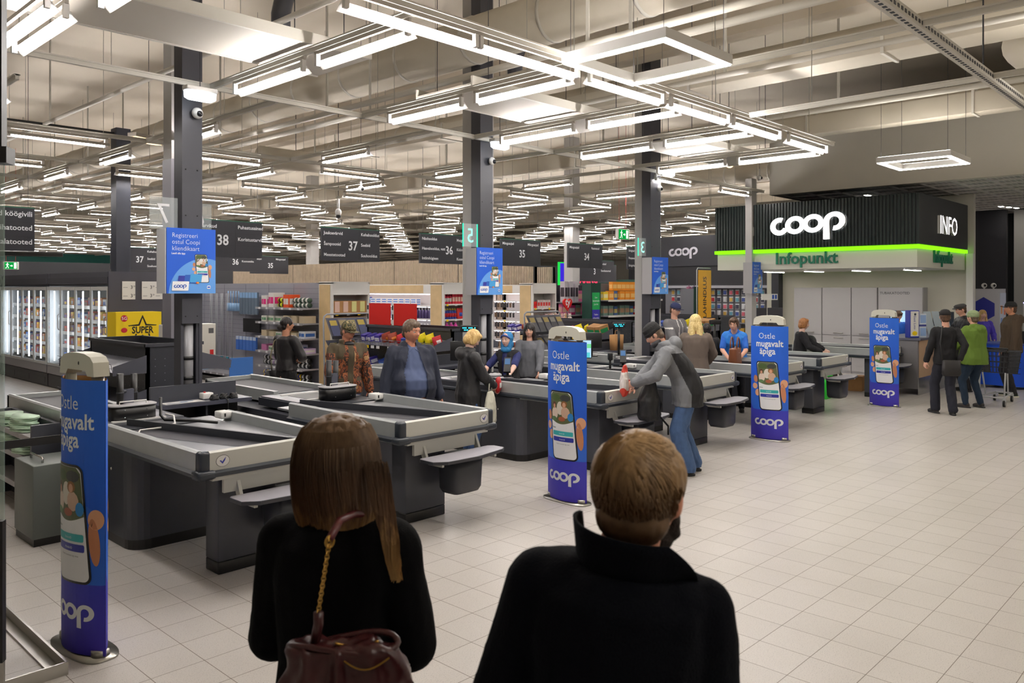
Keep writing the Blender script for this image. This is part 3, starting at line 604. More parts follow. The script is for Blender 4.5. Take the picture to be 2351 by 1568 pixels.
tag(MB().tube([(3.08, 7.3, 1.12), (3.08, 7.3, .96), (3.1, 7.26, .92), (3.3, 7.0, .915), (3.4, 6.86, .905)], .014, M_['black'], 8).build('bent_rod'), 'black bent rod rising from the nearest packing tray', 'rod')
def post_stand(x, y, lab, h1=.42, h2=.4, dx=.17, arm=True, box=True):
    t = thing('payment_stand', lab, 'payment stand', (x, y, .9))
    for s, h in ((-1, h1), (1, h2)):
        m = MB().cyl((s*dx/2, s*.06), .03, 0, h, M_['black'], 14); m.cyl((s*dx/2, s*.06), .034, h-.18, h-.17, M_['wire'], 14); m.build('post', t)
    if arm:
        m = MB().tube([(-dx/2, -.06, h1-.17), (dx/2, .06, h1-.17)], .018, M_['wire'], 8); m.box(-.05, .05, -.03, -.015, h1-.33, h1-.15, C_(84, 86, 98, 40)); m.build('terminal_bracket', t)
    if box:
        m = MB(); m.loft([((.0, -.1, .0), .2, .11), ((.0, -.1, .13), .2, .11)], M_['black'], 24, .45); m.build('cash_box', t)
        m = MB(); m.loft([((.0, -.1, .13), .21, .12), ((.0, -.1, .142), .21, .12)], M_['lgrey'], 24, .5); m.tube([(-.12, -.14, .142), (-.12, -.14, .17), (.12, -.14, .17), (.12, -.14, .142)], .006, M_['white'], 5); m.build('box_lid', t)
        m = MB(); [m.ell((a, -.211, b), .006, M_['chrome'], 6, 4) for a in (-.1, .1) for b in (.035, .1)]; m.build('screws', t)
    return t
post_stand(2.96, 7.75, 'black twin-post payment stand on the nearest counter, behind the first pylon'); post_stand(5.07, 7.55, 'black twin-post payment stand in front of the man in the camouflage jacket')
def pole_display(x, y, z, lab, rz=0, lit=True, h=.4):
    t = thing('customer_display', lab, 'customer display', (x, y, z), rz); MB().cyl((0, 0), .022, 0, h, M_['black'], 12).build('pole', t); MB().cyl((0, 0), .06, 0, .015, M_['black'], 16).build('base', t)
    MB().box(-.12, .12, -.04, .0, h, h+.09, M_['black'], bev=.01).build('display_housing', t)
    if lit:
        m = MB().box(-.1, .1, -.0425, -.041, h+.015, h+.075, mat('dark display glass', (8, 20, 30), .2)); e = glow('display segments', (60, 200, 225), 1.6) if 'display segments' not in MATS else MATS['display segments']
        for q in range(2):
            for k in range(9):
                if (k*7+q*3) % 4: m.box(-.09+k*.02, -.077+k*.02, -.0435, -.043, h+.02+q*.028, h+.038+q*.028, e)
        m.build('screen', t)
    return t
pole_display(7.43, 7.85, .9, 'black customer display on a pole before the cashier in the headscarf', -.75, h=.62)
pole_display(11.3, 8.2, .95, 'lit customer display in front of the young man in the dark blue cap', -.75, h=.48)
pole_display(9.35, 7.7, .9, 'dark customer display on a pole behind the second pylon', -.6, False, .52)
pole_display(14.2, 8.0, .9, 'dark customer display on a pole left of the third pylon', -.6, False, .5); pole_display(15.9, 7.9, .95, 'lit customer display by the cashier with reddish hair', -.6, h=.3)
def monitor(x, y, z, lab, rz, w=.36, h=.26, front=False, scr=None):
    t = thing('till_monitor', lab, 'monitor', (x, y, z), rz); MB().box(-w/2, w/2, 0, .035, .14, .14+h, M_['black'], bev=.008).build('monitor_case', t)
    MB().box(-.025, .025, .03, .07, .0, .28, M_['black']).box(-.1, .1, -.05, .12, 0, .015, M_['black']).build('stand', t)
    if scr:
        m = MB().box(-w/2+.012, w/2-.012, -.002, -.0005, .152, .128+h, scr[0])
        for (a, b, c, d, mm) in scr[1:]: m.box(-w/2+.012+a*(w-.024), -w/2+.012+b*(w-.024), -.003, -.0022, .152+c*(h-.024), .152+d*(h-.024), mm)
        m.build('screen', t)
    return t
sb = glow('screen pale blue', (176, 214, 240), .9); sp = glow('screen magenta', (214, 110, 214), .9); sg = glow('screen green', (110, 206, 140), .9); sc = glow('screen cyan', (90, 196, 206), .9)
monitor(9.42, 7.55, .92, 'lit till monitor with coloured blocks behind the second pylon', -.85, .36, .28, scr=(sb, (.45, .6, .35, 1, sp), (.62, .95, 0, .3, sc), (.82, 1, .55, .8, sg), (.45, .6, 0, .3, sp), (.7, .8, .35, .5, sc)))
monitor(7.95, 8.55, .92, 'black till monitor beside the cashier in the headscarf', 2.3, .34, .28)
monitor(10.9, 8.5, .95, 'black till monitor in front of the young man in the varsity jacket', 2.4, .38, .26)
monitor(13.25, 7.7, .92, 'small lit till monitor behind the woman in the blue vest', -.7, .24, .3, scr=(sb, (.5, .7, .3, .9, sg), (.2, .4, .1, .4, sp)))
monitor(15.55, 7.7, .95, 'black till monitor beside the cashier with reddish hair', 2.4, .36, .26)
monitor(19.6, 6.3, 1.12, 'pale lit monitor on the info desk', -.9, .42, .34, scr=(sb, (.1, .6, .3, .9, glow('screen white', (236, 240, 246), 1.0))))
monitor(19.9, 5.45, 1.12, 'dark monitor behind the man in the flat cap', -.9, .46, .32, scr=(mat('dark screen', (40, 52, 66), .2), (.4, .6, .2, .6, C_(110, 120, 130))))
def terminal(x, y, lab, rz):
    t = thing('card_terminal', lab, 'card terminal', (x, y, .95), rz); MB().cyl((0, 0), .02, 0, .12, M_['black'], 10).box(-.05, .05, -.05, .05, 0, .02, M_['black']).build('stand', t)
    R = M.Rotation(.9, 4, 'X'); MB().box(-.045, .045, -.11, .11, .0, .035, M_['black'], M.Translation((0, 0, .14)) @ R, ).build('terminal_body', t)
    MB().box(-.035, .035, .0, .09, .036, .038, mat('terminal screen', (70, 110, 160), .2), M.Translation((0, 0, .14)) @ R).build('screen', t)
terminal(7.6, 7.3, 'black card terminal tilted on a stand by the blue-gloved cashier', -.9); terminal(9.75, 7.0, 'black card terminal on a stand beside the black beanie', -.9)
t = thing('handheld_scanner', 'black handheld scanner in its stand on the belt edge behind the second pylon', 'scanner', (9.3, 6.9, .95), -.8); MB().cyl((0, 0), .05, 0, .012, M_['black'], 16).cyl((0, 0), .016, 0, .14, M_['black'], 10).build('stand', t); MB().box(-.035, .035, -.05, .04, .13, .24, M_['black'], bev=.015).build('scanner_head', t)
t = thing('barcode_scanner', 'white and grey barcode scanner in front of the cashier in the headscarf', 'scanner', (7.52, 7.45, .95), -.8); MB().loft([((0, 0, 0), .09, .07), ((0, 0, .03), .085, .065), ((0, .01, .05), .04, .04)], C_(200, 200, 204), 18).build('scanner_body', t); MB().box(-.05, .05, -.03, .03, .045, .055, M_['black']).build('scan_window', t)
t = thing('tray_divider_block', 'small dark block standing on the third counter rim', 'price block', (8.05, 5.42, .955)); MB().box(-.12, .1, .0, .05, 0, .1, C_(74, 78, 76)).build('body', t); MB().box(-.12, -.05, -.002, 0, .01, .08, C_(214, 196, 160)).build('sticker', t)
# small gate lights
t = thing('gate_post', 'black gate post with a green light strip left of the blonde woman', 'gate', (6.28, 7.4, 0)); MB().box(-.05, .05, -.05, .05, 0, .95, M_['black'], bev=.01).build('post', t); MB().box(-.1, .14, -.06, .06, .95, 1.05, M_['bumper'], bev=.02).build('bumper', t); MB().box(-.052, -.05, -.02, .02, .55, .86, glow('green strip light', (40, 230, 70), 1.2)).build('light_strip', t)
MB().box(-.06, -.05, .0, .05, .78, .80, glow('mint light', (80, 240, 190), 2)).build('indicator', t)
for i, (x, y, lab) in enumerate([(15.3, 6.3, 'bright green plastic bin under the ledge between third and fourth pylon')]):
    t = thing('green_bin', lab, 'bin', (x, y, 0)); MB().loft([((0, 0, 0), .14, .11), ((0, 0, .5), .18, .14)], mat('vivid green plastic', (40, 214, 60), .4), 20, .4).build('bin_body', t); MB().loft([((0, 0, .5), .19, .15), ((0, 0, .53), .19, .15)], C_(34, 180, 50), 20, .4).build('rim', t)
tag(MB().box(-.18, .18, -.15, .15, 0, .3, M_['brown']).box(-.18, .18, -.01, .01, .3, .302, C_(200, 160, 110)).build('cardboard_box', loc=(17.0, 6.3, 0), rot=.1), 'brown cardboard box on the floor left of the fourth pylon', 'box')
# ================================================================ pylons with printed covers
def pylon_art():
    A = Art(); H0, H1 = .02, 1.58; hw = .262
    A.poly([(-hw, H0), (hw, H0), (hw, H1), (-hw, H1)], pick('pylon print gradient', [(62, 46, 170), (52, 58, 184), (26, 88, 208), (34, 104, 216)], 1, 'Z', (1, 1, 1)), 0)
    A.text('Ostle', -.01, 1.41, .115, M_['wtext'], 2, -.004, 'CENTER', .92); A.text('mugavalt', .018, 1.30, .125, M_['wtext'], 2, .02, 'CENTER', .84); A.text('äpiga', .0, 1.195, .128, M_['wtext'], 2, .02, 'CENTER', .86)
    pts = clip_circle_poly(.02, .60, .30, -hw, .42, hw, .9); A.poly([(x, y) for x, y in pts if y > .421]+[(hw, .421), (-hw, .421)] if 0 else pts, mat('pylon soft circle', (40, 100, 208), .5), 1)
    phone_art(A, .015, .757, .675, 3)
    A.geo(logo_geo(.12), -.19, .255, M_['wtext'], 2, -.04)
    return A
def grad_fix():
    m = MATS['pylon print gradient']; nt = m.node_tree
    r = [n for n in nt.nodes if n.type == 'VALTORGB'][0]; tc = [n for n in nt.nodes if n.type == 'TEX_COORD'][0]
    sx = nt.nodes.new('ShaderNodeSeparateXYZ'); mr = nt.nodes.new('ShaderNodeMath'); mr.operation = 'MULTIPLY'; mr.inputs[1].default_value = 1/1.6
    nt.links.new(tc.outputs['Object'], sx.inputs[0]); nt.links.new(sx.outputs[2], mr.inputs[0]); nt.links.new(mr.outputs[0], r.inputs[0])
    r.color_ramp.elements[0].position = 0; r.color_ramp.elements[1].position = .30; r.color_ramp.elements[2].position = .48; r.color_ramp.elements[3].position = 1.0
def pylon_proto():
    t = thing('security_pylon', 'x', 'pylon')
    sag, hw = .095, .262
    def surf(s, z, d=0, sgn=-1):
        # s runs right to left seen from the front so that text reads well
        x = sag*(1-(s/hw)**2)+d
        return V((sgn*x, s*sgn, z))
    A = pylon_art(); grad_fix(); cuts = [-.262+.524*i/18 for i in range(1, 18)]
    m = MB(); A.put(m, lambda s, z, d: surf(s, z, d, -1), cuts)
    m.build('printed_cover', t)
    m = MB(); A.put(m, lambda s, z, d: surf(s, z, d, 1), cuts); m.build('printed_cover', t)
    i_ = MB(); n = 18
    for sgn in (-1, 1):
        vs = [surf(-hw*.985+2*hw*.985*i/n, z, -.004, sgn) for z in (.02, 1.579) for i in range(n+1)]
        i_.add(vs, [(i, i+1, n+2+i, n+1+i) for i in range(n)], M_['brown'])
    i_.build('cardboard_lining', t)
    a = MB()
    for s in (-1, 1): a.tube([(0, s*.17, .03), (0, s*.17, 1.60)], .03 if s > 0 else .034, M_['offw'] if s > 0 else M_['steel'], 14)
    a.build('antenna_legs', t)
    c = MB(); pts = []
    for i in range(13): an = PI*i/12; pts.append((.215*math.cos(an)*(1 if 1 else 1), 1.62+.10*math.sin(an)**.6))
    out = [(.215, 1.52), (.215, 1.66), (.19, 1.70), (.10, 1.722), (0, 1.728), (-.10, 1.722), (-.19, 1.70), (-.215, 1.66), (-.215, 1.52), (-.14, 1.52), (-.14, 1.585), (-.115, 1.615), (.115, 1.615), (.14, 1.585), (.14, 1.52)]
    q = MB()
    k = [(.215, 1.60), (.205, 1.68), (.17, 1.71), (.10, 1.726), (0, 1.73), (-.10, 1.726), (-.17, 1.71), (-.205, 1.68), (-.215, 1.60), (-.135, 1.60), (-.11, 1.63), (.11, 1.63), (.135, 1.60)]
    q.ext(k, lambda y, z: (-.045, y, z), lambda y, z: (.045, y, z), M_['offw']); q.box(-.025, .025, .14, .195, 1.3, 1.6, M_['offw'], bev=.01)
    q.build('antenna_cap', t)
    e = MB().ell((-.046, -.03, 1.67), (.003, .006, .011), M_['black'], 8, 6); e.build('indicator', t)
    b = MB(); b.loft([((0, 0, 0), .12, .285), ((0, 0, .012), .12, .285)], M_['steel'], 28, .7); b.cyl((0, -.2), .05, .01, .05, M_['steel']); b.cyl((0, .2), .05, .01, .05, M_['steel']); b.build('base_plate', t)
    return t
py = pylon_proto()
for i, (x, y, lab) in enumerate([(1.69, 5.06, 'blue security pylon nearest the camera, far left, seen from its side'), (6.16, 5.10, 'blue security pylon between the long-haired woman and the short-haired man'), (10.6, 5.12, 'blue security pylon beside the woman in the blue vest'), (15.0, 5.08, 'farthest blue security pylon, left of the man in the black cap')]):
    if i == 0: py.location = (x, y, 0); py.rotation_euler.z = .10; py['label'] = lab; py['group'] = 'blue pylons along the checkouts'
    else: dup(py, (x, y, 0), [0, -.06, 0.12, -.1][i], lab)
# ================================================================ posters on the columns
def poster():
    t = thing('column_poster', 'x', 'poster'); W, H = .54, .70
    MB().box(0, W, 0, .008, 0, H, M_['blue']).build('board', t)
    A = Art(); A.poly([(0, 0), (W, 0), (W, H), (0, H)], M_['blue'], 0)
    c = [p for p in clip_circle_poly(.42, -.02, .40, 0.0, 0, W, H, 80)]; A.poly(c, M_['blue2'], 1)
    for i, s in enumerate(('Registreeri', 'ostul Coopi', 'kliendikaart')): A.text(s, .055, .60-.07*i, .070, M_['wtext'], 2, -.012, 'LEFT', .92)
    A.text('Laadi alla äpp', .05, .42, .028, M_['wtext'], 2, .02)
    phone_art(A, .385, .27, .31, 3)
    A.geo(logo_geo(.036), .33, .36, M_['wtext'], 9)
    for (x, y, r, m) in ((.12, .13, .25, M_['navyp']), (.19, .14, .3, C_(40, 96, 190)), (.25, .15, .2, C_(70, 160, 220))):
        A.rr(x, y-.03, x+.13, y+.06, .008, m, 10+int(x*20), .12)
    A.ov(.325, .115, .011, .011, C_(220, 80, 40), 18); A.ov(.338, .115, .011, .011, C_(236, 160, 50), 19)
    A.rr(.055, .03, .235, .13, .008, M_['screenw'], 19, .1); A.geo(logo_geo(.042), .072, .075, C_(30, 84, 176), 20)
    A.rr(.44, .05, .48, .085, .01, M_['screenw'], 12); A.rr(.445, .06, .475, .075, .003, M_['blue'], 13)
    m = MB(); A.put(m, lambda s, z, d: V((s, -d, z)), eps=.0004); m.build('print', t)
    return t
pp = poster()
for i, (x, y, z, s, lab) in enumerate([(3.65, 8.5, 2.05, 1, 'blue poster on the first grey column, largest of the column posters'), (8.2, 8.5, 2.01, 1, 'blue poster on the second grey column, above the cashiers'), (12.78, 8.5, 2.0, 1, 'blue poster on the third grey column, left of the yellow banner'), (16.68, 8.45, 2.0, .85, 'blue poster on the slim white column, smallest of the column posters')]):
    if i == 0: pp.location = (x, y, z); pp['label'] = lab; pp['group'] = 'blue card posters on the columns'; r = pp
    else: r = dup(pp, (x, y, z), None, lab); r.scale = (s, 1, 1)
    d = MB().box(0, .008, 0, .215, -.0, .69, M_['lgrey'] if i else mat('poster back', (206, 206, 208), .6)); tag(d.build('poster_back', loc=(x-.012, y+.01, z)), 'pale back of a poster hung at a right angle, left of %s' % ['the first column poster', 'the second column poster', 'the third column poster', 'the fourth column poster'][i], 'poster')
# lane numbers on clear panels, seen from behind (mirrored)
def lane_number(x, y, z, ch, lit, lab):
    t = thing('lane_number', lab, 'lane sign', (x, y, z)); MB().box(0, .30, 0, .006, 0, .34, M_['glass']).build('acrylic_panel', t)
    mm = (glow('mint lit number', (150, 255, 220), 1.3) if 'mint lit number' not in MATS else MATS['mint lit number']) if lit else mat('frosted number', (222, 222, 224), .5)
    m = MB(); m.geo(text_geo(ch, .30, .0, 'CENTER'), lambda a, b: V((.15-a, -.002, .065+b)), mm); m.build('number', t)
    if lit:
        e = MB(); g = glow('green edge light', (40, 226, 160), 1.6) if 'green edge light' not in MATS else MATS['green edge light']
        e.box(0, .012, -.004, .008, 0, .34, g); e.box(.288, .3, -.004, .008, 0, .34, g); e.build('edge_light', t)
lane_number(3.52, 8.62, 2.74, '7', False, 'clear panel with a mirrored 7, left of the first column'); lane_number(3.98, 8.78, 2.72, '6', False, 'clear panel with a mirrored 6, right of the first column')
lane_number(8.03, 8.62, 2.72, '5', True, 'green-lit panel with a mirrored 5 on the second column'); lane_number(12.6, 8.7, 2.72, '3', True, 'green-lit panel with a mirrored 3 on the third column')
tag(MB().box(0, .012, 0, .3, 0, .34, MATS['green edge light']).build('lit_panel_edge', loc=(8.68, 8.66, 2.72)), 'thin green-lit panel seen edge on, right of the second column', 'lane sign')
# ================================================================ hanging aisle signs
def aisle_sign(x0, x1, y, z0, z1, num, left, right, lab, numx=.52, split=True, grp=None, wires=True):
    t = thing('aisle_sign', lab, 'aisle sign', (x0, y, z0), 0, grp); W, H = x1-x0, z1-z0
    MB().box(0, W, 0, .05, 0, H, M_['sign']).build('board', t); MB().box(0, W, -.001, .05, H, H+.012, M_['signedge']).build('top_edge', t)
    m = MB(); k = H/.62
    ln = MB(); lm = C_(22, 22, 28)
    for i in (1, 2): ln.box(0, W, -.0015, 0, H*i/3-.002, H*i/3+.002, lm)
    if split: ln.box(W*.63, W*.63+.003, -.0015, 0, 0, H, lm)
    ln.build('panel_joint', t)
    if num: m.geo(text_geo(num, .25*k, .02, 'CENTER', .86), lambda a, b: V((W*numx+a, -.004, H*.42+b-.05*k)), M_['wtext'])
    for i, s in enumerate(left):
        if s: m.geo(text_geo(s, .085*k, .015), lambda a, b: V((.04*k+a, -.004, H*(5-2*i)/6-.02+b)), M_['wtext'])
    for i, s in enumerate(right):
        if s: m.geo(text_geo(s, .085*k, .015), lambda a, b: V((W*.66+a, -.004, H*(5-2*i)/6-.02+b)), M_['wtext'])
    m.build('lettering', t)
    c = MB()
    for xx in (.08, W-.08): c.tube([(xx, .02, H), (xx, .02, 6.99-z0)], .003, M_['wire'], 4)
    c.build('suspension_wire', t); return t
SY = 13.05; a, b = 2.64, 3.26
aisle_sign(2.49, 3.69, SY, a, b, '', [], ['', '', ''], 'dark hanging sign for frozen vegetables, meat and fish, far left').name
s_ = [o for o in COL.objects if o.get('category') == 'aisle sign'][-1]
m = MB()
for i, s in enumerate(('Külmutatud köögivili', 'Külmutatud lihatooted', 'Külmutatud kalatooted')): m.geo(text_geo(s, .105, .015, 'RIGHT'), lambda p, q: V((1.17+p, -.004, .5-.2*i+q)), M_['wtext'])
m.build('lettering', s_)
aisle_sign(5.93, 7.3, SY, a, b, '38', ['Köögitarvikud', '', ''], ['Puhastusained', 'Koristustarvikud', ''], 'front aisle sign 38, right of the first column poster', .46)
aisle_sign(8.53, 9.88, SY, a, b, '37', ['Juuksevärvid', 'Šampoonid', 'Meestetooted'], ['Kehahooldus', 'Seebid', 'Suuhooldus'], 'front aisle sign 37, above the camouflage cap')
aisle_sign(10.94, 12.5, SY, a, b, '36', ['Näohooldus', 'Haavahooldus, vatt', 'Intiimhügieen'], ['Meigitarbed', 'Küünehooldus', 'Kosmeetikatooted'], 'front aisle sign 36, left of the second grey column')
aisle_sign(13.37, 14.75, SY, a, b, '35', ['Mänguasjad', '', ''], ['Mänguasjad', '', ''], 'front aisle sign 35, right of the second grey column')
aisle_sign(15.82, 17.25, SY, a, b, '34', ['Mänguasjad', '', ''], ['Raamatud', '', ''], 'front aisle sign 34, between second and third columns')
aisle_sign(18.4, 19.8, SY, a, b, '33', ['Söögitarbed', 'Peopesemine', 'Söögiriistad'], ['', '', ''], 'front aisle sign 33, partly behind the third column')
for (x, y, n, l, r, lab) in [(3.2, 19.0, '38', ['Lauanõud', 'Potid', ''], ['Puhastusained', 'Kodu', ''], 'far aisle sign 38 under the frozen food sign'), (8.5, 23.4, '37', ['Juuksevärvid', 'Šampoonid', 'Meestetooted'], ['Kehahooldus', 'Seebid', 'Suuhooldus'], 'far aisle sign 37 behind the dark freezer column'),
    (11.4, 23.4, '36', ['', '', ''], ['Nahahooldus', 'Kosmeetika', ''], 'far aisle sign 36 right of the first column poster'), (14.2, 26.2, '35', ['Mänguasjad', '', ''], ['Mänguasjad', '', ''], 'far aisle sign 35 above the slatted wall')]:
    aisle_sign(x, x+1.5, y, a, b, n, l, r, lab)
for i, (x, y, n, lab) in enumerate([(20.4, 16.6, '3', 'distant dark sign numbered 3, right of aisle sign 34'), (24.5, 19.5, '8', 'distant dark sign numbered 8, above the toy shelves')]): aisle_sign(x, x+2.2, y, 2.35, 3.05, n, ['', '', ''], ['Kaubad', 'Soodustooted', ''], lab, .5)
t = thing('exit_sign', 'green running-man exit sign hanging on red cords', 'exit sign', (14.6, 10.6, 3.2)); MB().box(0, .42, 0, .09, 0, .24, M_['white'], bev=.01).build('housing', t)
gl = glow('exit green', (10, 150, 60), .9); wl = glow('exit white', (240, 250, 240), 1.3); m = MB().box(.005, .37, -.004, -.001, .01, .23, gl)
def P(pts): m.add([(x, -.0055, z) for x, z in pts], [tuple(range(len(pts)))], wl)
m.box(.28, .35, -.006, -.005, .03, .21, wl); m.ell((.105, -.006, .195), (.014, .001, .014), wl, 10, 6)
P([(.085, .18), (.12, .17), (.11, .11), (.085, .115)]); P([(.11, .175), (.15, .15), (.145, .138), (.11, .155)]); P([(.09, .175), (.055, .15), (.062, .14), (.09, .155)]); P([(.085, .12), (.11, .115), (.075, .06), (.04, .045), (.045, .035), (.085, .045)]); P([(.1, .12), (.118, .11), (.14, .04), (.125, .035)])
P([(.17, .125), (.215, .125), (.215, .15), (.25, .115), (.215, .08), (.215, .105), (.17, .105)]); m.build('pictogram', t)
MB().tube([(.08, .045, .24), (.06, .045, 3.79)], .004, M_['red'], 4).tube([(.34, .045, .24), (.34, .045, 3.79)], .004, M_['red'], 4).build('cords', t)
r = dup(t, (7.2, 28.5, 2.7), None, 'tiny far exit sign above the freezer run, left')
# ================================================================ candy racks at the lane ends
def rack(loc, lab, L=1.9, empty=False):
    t = thing('checkout_rack', lab, 'rack', loc); c0, c1, H = .42, 1.12, 1.42; rk = mat('rack steel', (104, 106, 116), .32, .4)
    m = MB().box(c0, c0+.04, 0, L, .1, H, M_['dark2']).box(c1-.04, c1, 0, L, .1, H, M_['dark2']); m.box(c0, c1, 0, .04, .1, H, M_['dark2']).box(c0, c1, L-.04, L, .1, H, M_['dark2']); m.box(c0-.02, c1+.02, -.02, .03, H-.04, H, M_['dark']).box(c0-.02, c1+.02, L-.03, L+.02, H-.04, H, M_['dark']); m.box(c0-.02, c0+.03, 0, L, H-.04, H, M_['dark']).box(c1-.03, c1+.02, 0, L, H-.04, H, M_['dark']); m.build('frame', t)
    h = MB(); wl_ = mat('bright perforations', (120, 124, 134), .6)
    for i in range(int(L/.14)):
        for j in range(9): h.box(c0-.0025, c0-.0005, .1+i*.14, .11+i*.14, .5+j*.09, .51+j*.09, wl_)
    for i in range(5):
        for j in range(9): h.box(c0+.1+i*.12, c0+.11+i*.12, -.0015, -.0002, .5+j*.09, .51+j*.09, wl_)
    h.build('perforated_panel', t); MB().box(c0-.1, c1+.1, 0, L, 0, .1, M_['kick']).build('plinth', t)
    for side in (-1, 1):
        for z in (.80, 1.22):
            bx = MB(); x_in = c0 if side < 0 else c1; xo = x_in+side*.40
            bx.add([(x_in, 0, z), (x_in, L, z), (xo, L, z-.13), (xo, 0, z-.13)], [(0, 1, 2, 3)], rk)
            for yy in (0, L): bx.add([(x_in, yy, z-.16), (x_in, yy, z+.06), (xo, yy, z-.06), (xo, yy, z-.17)], [(0, 1, 2, 3)], rk)
            for k in range(int(L/.08)): yy = L*k/int(L/.08); bx.tube([(xo, yy, z-.13), (xo+side*.02, yy, z-.03)], .003, rk, 3)
            for q in range(3): bx.tube([(xo+side*.01*q, 0, z-.13+.05*q), (xo+side*.01*q, L, z-.13+.05*q)], .004, rk, 4)
            bx.build('sloping_basket', t)
            if side < 0 and not empty:
                pl = MB()
                for k in range(int(L/.16)):
                    if k % 5 != 3: pl.box(xo-.004, xo, .05+k*.16, .14+k*.16, z-.19, z-.14, M_['price'] if k % 7 != 4 else M_['yellow'])
                pl.build('price_labels', t)
    return t
rack((3.67, 10.1, 0), 'empty dark checkout rack behind the first grey column', 1.9, True)
rack((8.75, 10.1, 0), 'dark checkout rack of sweets behind the man in the navy jacket', 2.4)
rack((13.3, 10.1, 0), 'dark checkout rack of sweets behind the second pylon', 2.3); rack((17.75, 10.1, 0), 'dark checkout rack of sweets behind the woman in the blue vest', 2.4)
# ================================================================ goods
def G(name, build, label):
    m = MB(); build(m); o = m.build(name); tag(o, label, name.replace('_', ' ')); return o
PROTO = {}
def goods(name, key, build):
    """first copy of a kind of goods is the prototype; later ones share its mesh"""
    if key not in PROTO:
        m = MB(); build(m); PROTO[key] = [m.build(name), True]
    o, fresh = PROTO[key]
    if fresh: PROTO[key][1] = False; return o
    c = o.copy(); COL.objects.link(c); return c
def put(name, key, build, loc, rz, label, cat, group):
    o = goods(name, key, build); o.location = loc; o.rotation_euler = (0, 0, rz); tag(o, label, cat, group); return o
def bbox(w, d, h, c1, c2=None):
    def f(m):
        m.box(-w/2, w/2, -d/2, d/2, 0, h, c1)
        if c2: m.box(-w/2*.8, w/2*.8, -d/2-.001, d/2+.001, h*.25, h*.7, c2); m.box(-w/2-.001, w/2+.001, -d/2*.8, d/2*.8, h*.25, h*.7, c2)
    return f
def bottle(r, h, c1, cap, lab=None):
    def f(m):
        m.loft([((0, 0, 0), r*.9, r*.8), ((0, 0, .01), r, r*.85), ((0, 0, h*.68), r, r*.85), ((0, 0, h*.8), r*.5, r*.5), ((0, 0, h*.84), r*.4, r*.4)], c1, 10)
        m.cyl((0, 0), r*.45, h*.83, h, cap, 8)
        if lab: m.loft([((0, 0, h*.2), r*1.02, r*.87), ((0, 0, h*.55), r*1.02, r*.87)], lab, 10)
    return f
def bag(w, d, h, c1, c2):
    def f(m): m.loft([((0, 0, 0), w*.4, d*.5), ((0, 0, h*.15), w*.5, d*.5), ((0, 0, h*.7), w*.5, d*.42), ((0, 0, h*.92), w*.48, d*.1), ((0, 0, h), w*.5, d*.03)], c1, 12); m.loft([((0, 0, h*.25), w*.42, d*.52), ((0, 0, h*.6), w*.42, d*.48)], c2, 12)
    return f
def rolls(r, w, c1, c2):
    def f(m): m.tube([(0, -w/2, r), (0, w/2, r)], r, c1, 12); m.tube([(0, -w*.22, r), (0, w*.22, r)], r*1.03, c2, 12)
    return f
# ---- shelves ---------------------------------------------------------------
def shelf_side(t, x, y0, y1, zs, depth, m, back=None):
    """shelves on the -x side of a run, between y0 and y1"""
    for z in zs:
        s = MB().box(x-depth, x, y0, y1, z-.03, z, m); s.box(x-depth-.012, x-depth, y0, y1, z-.04, z+.005, M_['white'] if m != M_['shelf'] else M_['shelf']); k = int((y1-y0)/.3)
        for i in range(k): s.box(x-depth-.016, x-depth-.012, y0+.1+i*.3, y0+.17+i*.3, z-.04, z, M_['price'])
        s.build('shelf', t)
def shelf_end(t, x0, x1, y, zs, depth, m):
    for z in zs:
        s = MB().box(x0, x1, y-depth, y, z-.03, z, m); k = int((x1-x0)/.3)
        for i in range(k): s.box(x0+.1+i*.3, x0+.17+i*.3, y-depth-.005, y-depth, z-.035, z+.005, M_['price'] if i % 2 else M_['yellow'])
        s.build('shelf', t)
# gondola 1: pegboard with cleaning tools, then shelves, white end unit
GX1, GX2, GX3, GY = 8.95, 11.81, 14.74, 13.3
t = thing('pegboard_shelving', 'long grey pegboard run hung with mops and brushes, behind the dark-haired woman', 'shelving', (0, 0, 0))
peg = mat('grey pegboard', (150, 150, 160), .5)
m = MB().box(GX1+.02, GX1+.12, GY+.45, 23, .1, 2.22, peg); dk = C_(112, 112, 124)
for i in range(9): m.box(GX1+.015, GX1+.02, GY+.45+1.0*i, GY+.455+1.0*i, .2, 2.2, dk)
for j in range(12): m.box(GX1+.017, GX1+.02, GY+.45, 22, 1.0+j*.1, 1.006+j*.1, dk)
m.build('pegboard', t); MB().box(GX1-.4, GX1, GY+.45, 23, 0, .12, M_['kick']).build('plinth', t)
shelf_side(t, GX1+.02, GY+.45, 23, (.22,), .45, M_['shelf']); shelf_side(t, GX1+.02, GY+.45, 15.55, (.52, .82, 1.12, 1.42, 1.72), .42, M_['shelf'])
pal = [(M_['white'], C_(226, 40, 130)), (C_(214, 226, 40), M_['black']), (C_(232, 84, 30), M_['white']), (C_(60, 84, 70), M_['white']), (C_(226, 224, 214), C_(110, 160, 120)), (C_(206, 190, 160), None), (M_['black'], C_(226, 226, 230)), (C_(214, 190, 226), M_['white']), (C_(244, 206, 20), M_['navyp']), (C_(190, 160, 120), None), (C_(200, 120, 170), None), (C_(222, 226, 236), C_(60, 110, 190))]
